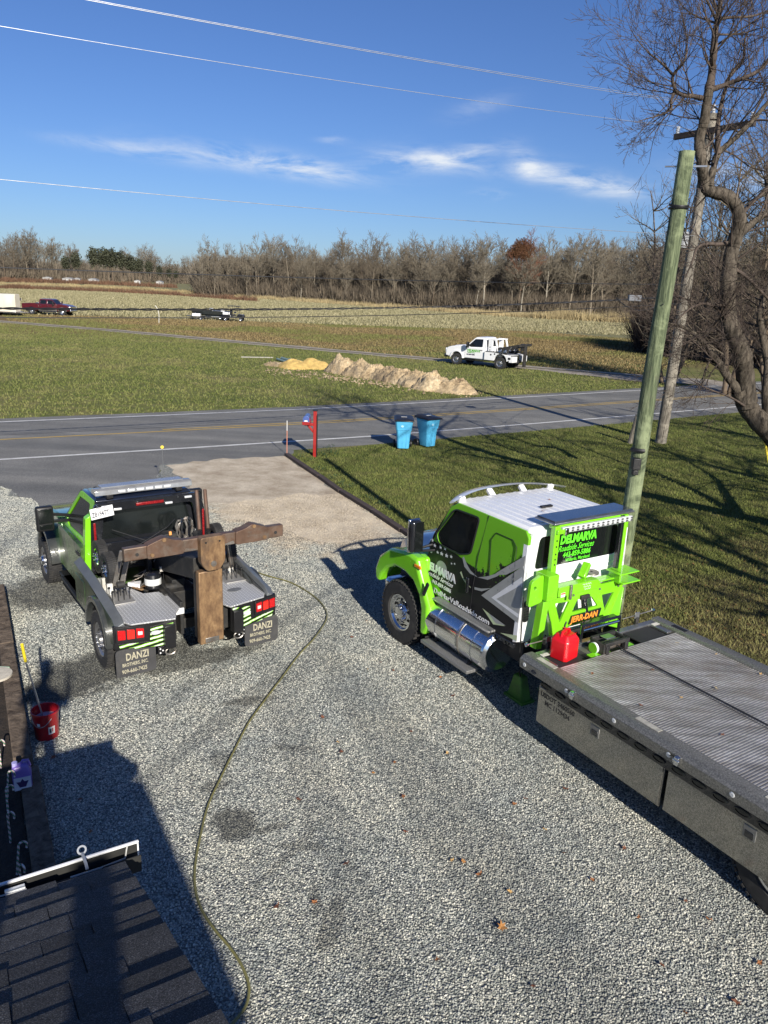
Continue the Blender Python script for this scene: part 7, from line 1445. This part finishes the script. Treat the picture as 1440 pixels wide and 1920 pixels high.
for k, (px_, py_, c_) in enumerate(lf):
    o = bpy.data.objects.new('fallen_leaf', LME[c_]); COL.objects.link(o); s = random.uniform(.05, .085)*(1.7 if (px_, py_) == (940, 1740) else 1); o.location = G(px_, py_, .028); o.scale = (s, s*.8, s); o.rotation_euler = (random.uniform(-.4, .4), random.uniform(-.4, .4), random.uniform(0, 6.28))
    if (px_, py_) == (940, 1740): tag(o, 'largest orange leaf on the gravel, pointed and standing up', 'leaf')
    else: tag(o, GT, 'leaf', 'fallen leaves on the gravel')
for k, (x, y, c_) in enumerate([(-.83, -3.62, 1), (.2, -4.55, 4), (-.35, -4.5, 2), (.98, -4.0, 2), (1.0, -4.6, 2), (1.12, -5.1, 3), (-.6, -5.2, 3), (-.9, -4.4, 3), (.5, -5.6, 2), (-.1, -3.9, 3), (.8, -3.55, 4)]):
    o = bpy.data.objects.new('fallen_leaf', LME[c_]); COL.objects.link(o); s = random.uniform(.05, .08); o.location = FB.matrix_basis @ Vector((x, y, 1.088)); o.scale = (s, s*.7, s); o.rotation_euler = (random.uniform(-.3, .3), 0, random.uniform(0, 6.28)); tag(o, 'dry leaf lying on the ribbed aluminium truck deck', 'leaf', 'fallen leaves on the truck deck')
for (x, y) in ((.3, -1.5), (-.2, -1.9)):
    o = bpy.data.objects.new('fallen_leaf', LME[1 if x > 0 else 3]); COL.objects.link(o); o.location = FB.matrix_basis @ Vector((x, y, 2.55)); o.scale = (.06, .05, .06); tag(o, 'brown leaf lying on the white truck cab roof', 'leaf', 'fallen leaves on the cab roof')

# ================= HOUSE: PORCH ROOF, GUTTER, PHOTOGRAPHER =================
EA = radians(31.06); TH = radians(20.7); E = Vector((-1.27, 3.258, 2.5)); ux = Vector((-cos(EA), -sin(EA), 0)); uy = Vector((sin(EA)*cos(TH), -cos(EA)*cos(TH), sin(TH))); un = ux.cross(uy); un = un if un.z > 0 else -un
HS = thing('house', 'house corner with a dark shingled porch roof and white gutter', 'house', E); 
HS.rotation_euler = Matrix((ux, uy, un)).transposed().to_euler() if ux.cross(uy).dot(un) > 0 else Matrix((-ux, uy, un)).transposed().to_euler()
flip = 1 if ux.cross(uy).dot(un) > 0 else -1           # local x runs left along the eave (flip), y up the slope, z off the roof
def shingle_mat():
    m, nt, b, N, L = nodes('asphalt_shingle'); tc = N.new('ShaderNodeTexCoord').outputs['Object']; oi = N.new('ShaderNodeObjectInfo')
    f = noise(N, L, tc, 190, 2, .7); g = noise(N, L, tc, 5, 6, .7); c = ramp(N, L, f, [(.32, (.012, .012, .013)), (.55, (.048, .048, .05)), (.75, (.2, .2, .2))]); c = mixc(N, L, 1, c, ramp(N, L, g, [(.3, (.6,)*3), (.7, (1.4,)*3)]), 'MULTIPLY')
    c = mixc(N, L, 1, c, ramp(N, L, oi.outputs['Random'], [(0, (.65,)*3), (1, (1.35,)*3)]), 'MULTIPLY'); L.new(c, b.inputs['Base Color']); b.inputs['Roughness'].default_value = .9; bumpn(N, L, b, f, .8, .004); return m
M_SH = shingle_mat(); fx_ = flip
MB().box((fx_*3.9, 2.6, -.06), (6.2, 5.3, .08)).box((fx_*.4, 1.15, -.06), (.8, 2.4, .08)).build('roof_deck', M('roof_board', (.1, .08, .06), .8), HS, 0)
SHW = {}
rs = random.Random(12)
for row in range(15):
    x = -.012+rs.uniform(0, .004); y0 = row*.15+.0
    while x < 3.3:
        w = rs.choice((.2, .26, .33, .4)); th_ = rs.choice((.009, .016, .022)); key = (w, th_)
        if row < 12 or x < 2.6:
            if key not in SHW: SHW[key] = MB().add([(0, 0, .0), (fx_*(w-.004), 0, .0), (fx_*(w-.004), .27, -.012), (0, .27, -.012), (0, 0, th_), (fx_*(w-.004), 0, th_), (fx_*(w-.004), .27, .0), (0, .27, .0)], [(0, 3, 2, 1), (4, 5, 6, 7), (0, 1, 5, 4), (1, 2, 6, 5), (2, 3, 7, 6), (3, 0, 4, 7)]).build('shingle', M_SH, HS, smooth=False); o = SHW[key]
            else: o = SHW[key].copy(); COL.objects.link(o)
            o.location = (fx_*x, y0+rs.choice((0, 0, -.012, .01)), -.008+rs.uniform(0, .002))
        x += w
o = MB()
for row in range(17, 42):
    for k in range(3 if row > 17 else 0, 22): o.box((fx_*(.16+.32*k), row*.128+.09, .004+.003*(k % 3)), (.31, .2, .012), (.06, 0, 0))
o.build('upper_shingles', M_SH, HS, smooth=False)['kind'] = 'stuff'
MB().box((fx_*3.6, -.0, -.16), (6.9, .03, .16)).build('fascia', M_WHT, HS, .004); MB().box((fx_*.12, 1.2, -.14), (.03, 2.2, .1)).build('rake_board', M_WHT, HS, .004); MB().box((fx_*.0, 1.17, -.03), (.02, 2.36, .014)).build('drip_edge', M('dark_metal_edge', (.1, .1, .1), .5, .5), HS, .002)
gt = MB(); Rz = Matrix.Rotation(-TH, 3, 'X')
for (yy, zz, dy, dz) in ((-.135, -.07, .008, .12), (-.13, -.012, .015, .01)): gt.box(Rz @ Vector((fx_*3.45, yy, zz)), (7.12, dy, dz), Rz)
g_ = gt.build('gutter', M_WHT, HS, .003)
gi_ = MB()
for (yy, zz, dy, dz) in ((-.04, -.08, .006, .1), (-.085, -.125, .09, .008), (-.127, -.075, .006, .1)): gi_.box(Rz @ Vector((fx_*3.45, yy, zz)), (7.1, dy, dz), Rz)
gi_.build('gutter_inside', M('gutter_grime', (.02, .02, .018), .85, 0, .4, 9), HS, 0)
for k, xx in enumerate((.17, .6)):
    c = Rz @ Vector((fx_*xx, -.12, .0)); MB().tube([c+Vector((.02*cos(a), -.045, .026+.02*sin(a))) for a in np.linspace(-1.2, 4.3, 14)], .0055, 6).tube([c+Vector((0, -.045, .008)), c+Vector((0, .08, -.01)), c+Vector((0, .1, -.03))], .008, 5).build('light_clip', M('clip_clear', (.3, .32, .35), .3), HS)
    if k: MB().box(c+Vector((-fx_*.1, .05, -.04)), (.09, .05, .03)).build('bracket_tag', M_CLR, HS)
MB().tube([Rz @ Vector((fx_*x, -.02+.012*sin(x*9), -.0+.006*sin(x*23))) for x in np.linspace(.45, 1.2, 24)], .004, 5).build('light_string', M('pale_wire', (.4, .4, .38), .5), HS)
MB().tube([Rz @ Vector((-fx_*.05, -.13, -.02)), Rz @ Vector((-fx_*.03, -.1, -.07)), Rz @ Vector((fx_*.1, -.04, -.03)), Rz @ Vector((fx_*.25, -.03, -.02))], .005, 5).build('wire_loop', M('pale_wire', (.4, .4, .38), .5), HS)
# walls below and behind (world space, own rotation)
WL_ = thing('porch_wall', 'pale clapboard wall under the porch roof', 'wall', (E.x, E.y, 0), EA)
M_SID = M('siding', (.55, .55, .52), .6)
for k in range(18): MB().box((-3.5, -.45, .1+.13*k), (6.7, .04, .125), (.06, 0, 0)).build('board', M_SID, WL_)
for k in range(8): MB().box((-.18, -1.5, .15+.29*k), (.06, 2.2, .28)).build('board', M_SID, WL_)
UP = thing('house_upper', 'upper storey wall and gable of the house behind the porch roof', 'house', (0, 0, 0), EA)
MB().box((-3.2, -4.2, 2.55), (6.46, 3.0, 5.0)).build('wall', M_SID, UP); MB().prism([(-6.5, 5.04), (.07, 5.03), (.05, 5.12), (-.2, 5.24), (-6.4, 5.24)], 'y', -5.8, -2.66).build('roof', M_SH, UP)
MB().box((-.5, -2.85, 5.4), (.17, .17, .5)).build('shadow_block', M('shadow_block_metal', (.2, .2, .2), .5, .6), UP)  # unseen block added to cast the dark bar across the porch shingles
MB().box((-2.0, -2.69, 4.4-.9), (1.0, .03, 1.2)).build('window', M_GLS, UP)
# photographer standing on the porch roof just beside the camera, seen only by the shadow
def skin(name, verts, edges, mat, parent, sub=2):
    me = bpy.data.meshes.new(name); me.from_pydata([v[0] for v in verts], edges, []); o = bpy.data.objects.new(name, me); COL.objects.link(o); o.parent = parent
    sk = o.modifiers.new('skin', 'SKIN')
    for i, v in enumerate(verts): me.skin_vertices[0].data[i].radius = (v[1], v[2] if len(v) > 2 else v[1])
    me.skin_vertices[0].data[0].use_root = True; o.modifiers.new('sub', 'SUBSURF').levels = sub; o.modifiers[-1].render_levels = sub; me.materials.append(mat); return o
PX, PY = -.52, -.42; PE = thing('person', 'person in a dark jacket holding up a phone, standing on the porch roof', 'person', (PX, PY, 0), radians(-10))
def rz_(x, y):
    w = Vector((PX, PY, 0))+Matrix.Rotation(radians(-10), 3, 'Z') @ Vector((x, y, 0)); rel = w-E; s_ = rel.x*sin(EA)-rel.y*cos(EA); return E.z+s_*math.tan(TH)+.02
fl_, fr_ = rz_(-.2, .02), rz_(.15, .0); hz = max(fl_, fr_); B0 = 4.66
vb = [((0, 0, B0), .14, .11), ((0, 0, B0+.2), .15, .1), ((0, 0, B0+.42), .17, .11), ((0, .01, B0+.5), .08, .07), ((0, .02, B0+.6), .055), ((0, .04, B0+.68), .085, .09), ((0, .045, B0+.77), .09, .1), ((0, .04, B0+.83), .06),
      ((-.1, 0, B0-.08), .1), ((-.13, .02, (B0+fl_)/2), .08), ((-.15, .0, fl_+.09), .06), ((-.15, .12, fl_+.04), .05), ((.1, 0, B0-.08), .1), ((.13, .02, (B0+fr_)/2), .08), ((.15, -.0, fr_+.09), .06), ((.15, .12, fr_+.04), .05),
      ((-.2, 0, B0+.42), .065), ((-.3, .06, B0+.2), .05), ((-.14, .28, B0+.42), .035), ((-.1, .34, B0+.5), .03), ((.2, 0, B0+.42), .065), ((.32, .04, B0+.24), .045), ((.2, .28, B0+.4), .035), ((.15, .34, B0+.5), .03), ((.15, .18, fr_+.04), .04)]
eb = [(0,1),(1,2),(2,3),(3,4),(4,5),(5,6),(6,7),(0,8),(8,9),(9,10),(10,11),(0,12),(12,13),(13,14),(14,15),(15,24),(2,16),(16,17),(17,18),(18,19),(2,20),(20,21),(21,22),(22,23)]
skin('body', vb, eb, M('jacket', (.05, .06, .08), .8), PE)
for s, hx in ((-1, -.1), (1, .15)):
    for k in range(4): skin('finger', [((hx-s*.0, .35, B0+.48+.02*k), .009), ((hx-s*-.03, .385, B0+.49+.02*k), .008), ((hx-s*.02, .4, B0+.495+.02*k), .007)], [(0,1),(1,2)], M('skin_tone', (.45, .28, .2), .5), PE, 1)
    skin('thumb', [((hx, .34, B0+.5), .011), ((hx-s*.04, .335, B0+.55), .009), ((hx-s*.06, .34, B0+.57), .008)], [(0,1),(1,2)], M('skin_tone', (.45, .28, .2), .5), PE, 1)
MB().box((0, .43, B0+.86-.09), (.0, 0, 0)) if 0 else None
MB().lathe([(0, .001), (.0, .09), (.06, .1), (.1, .07), (.12, .001)], (0, .035, B0+.78), 'z', 18).build('hair', M('hair', (.04, .025, .015), .7), PE)
for s in (-1, 1): MB().lathe([(0, .001), (.004, .012), (.008, .001)], (s*.032, .135, B0+.75), 'y', 10).build('eye', M_WHT, PE); MB().box((s*.09, .03, B0+.73), (.015, .03, .05)).build('ear', M('skin_tone', (.45, .28, .2), .5), PE, .005)
MB().box((0, .15, B0+.72), (.02, .03, .04)).build('nose', M('skin_tone', (.45, .28, .2), .5), PE, .006); MB().box((0, .138, B0+.685), (.05, .01, .01)).build('mouth', M('lips', (.4, .15, .13), .5), PE, .003)
# every part that repeats a label of its own is clean; done
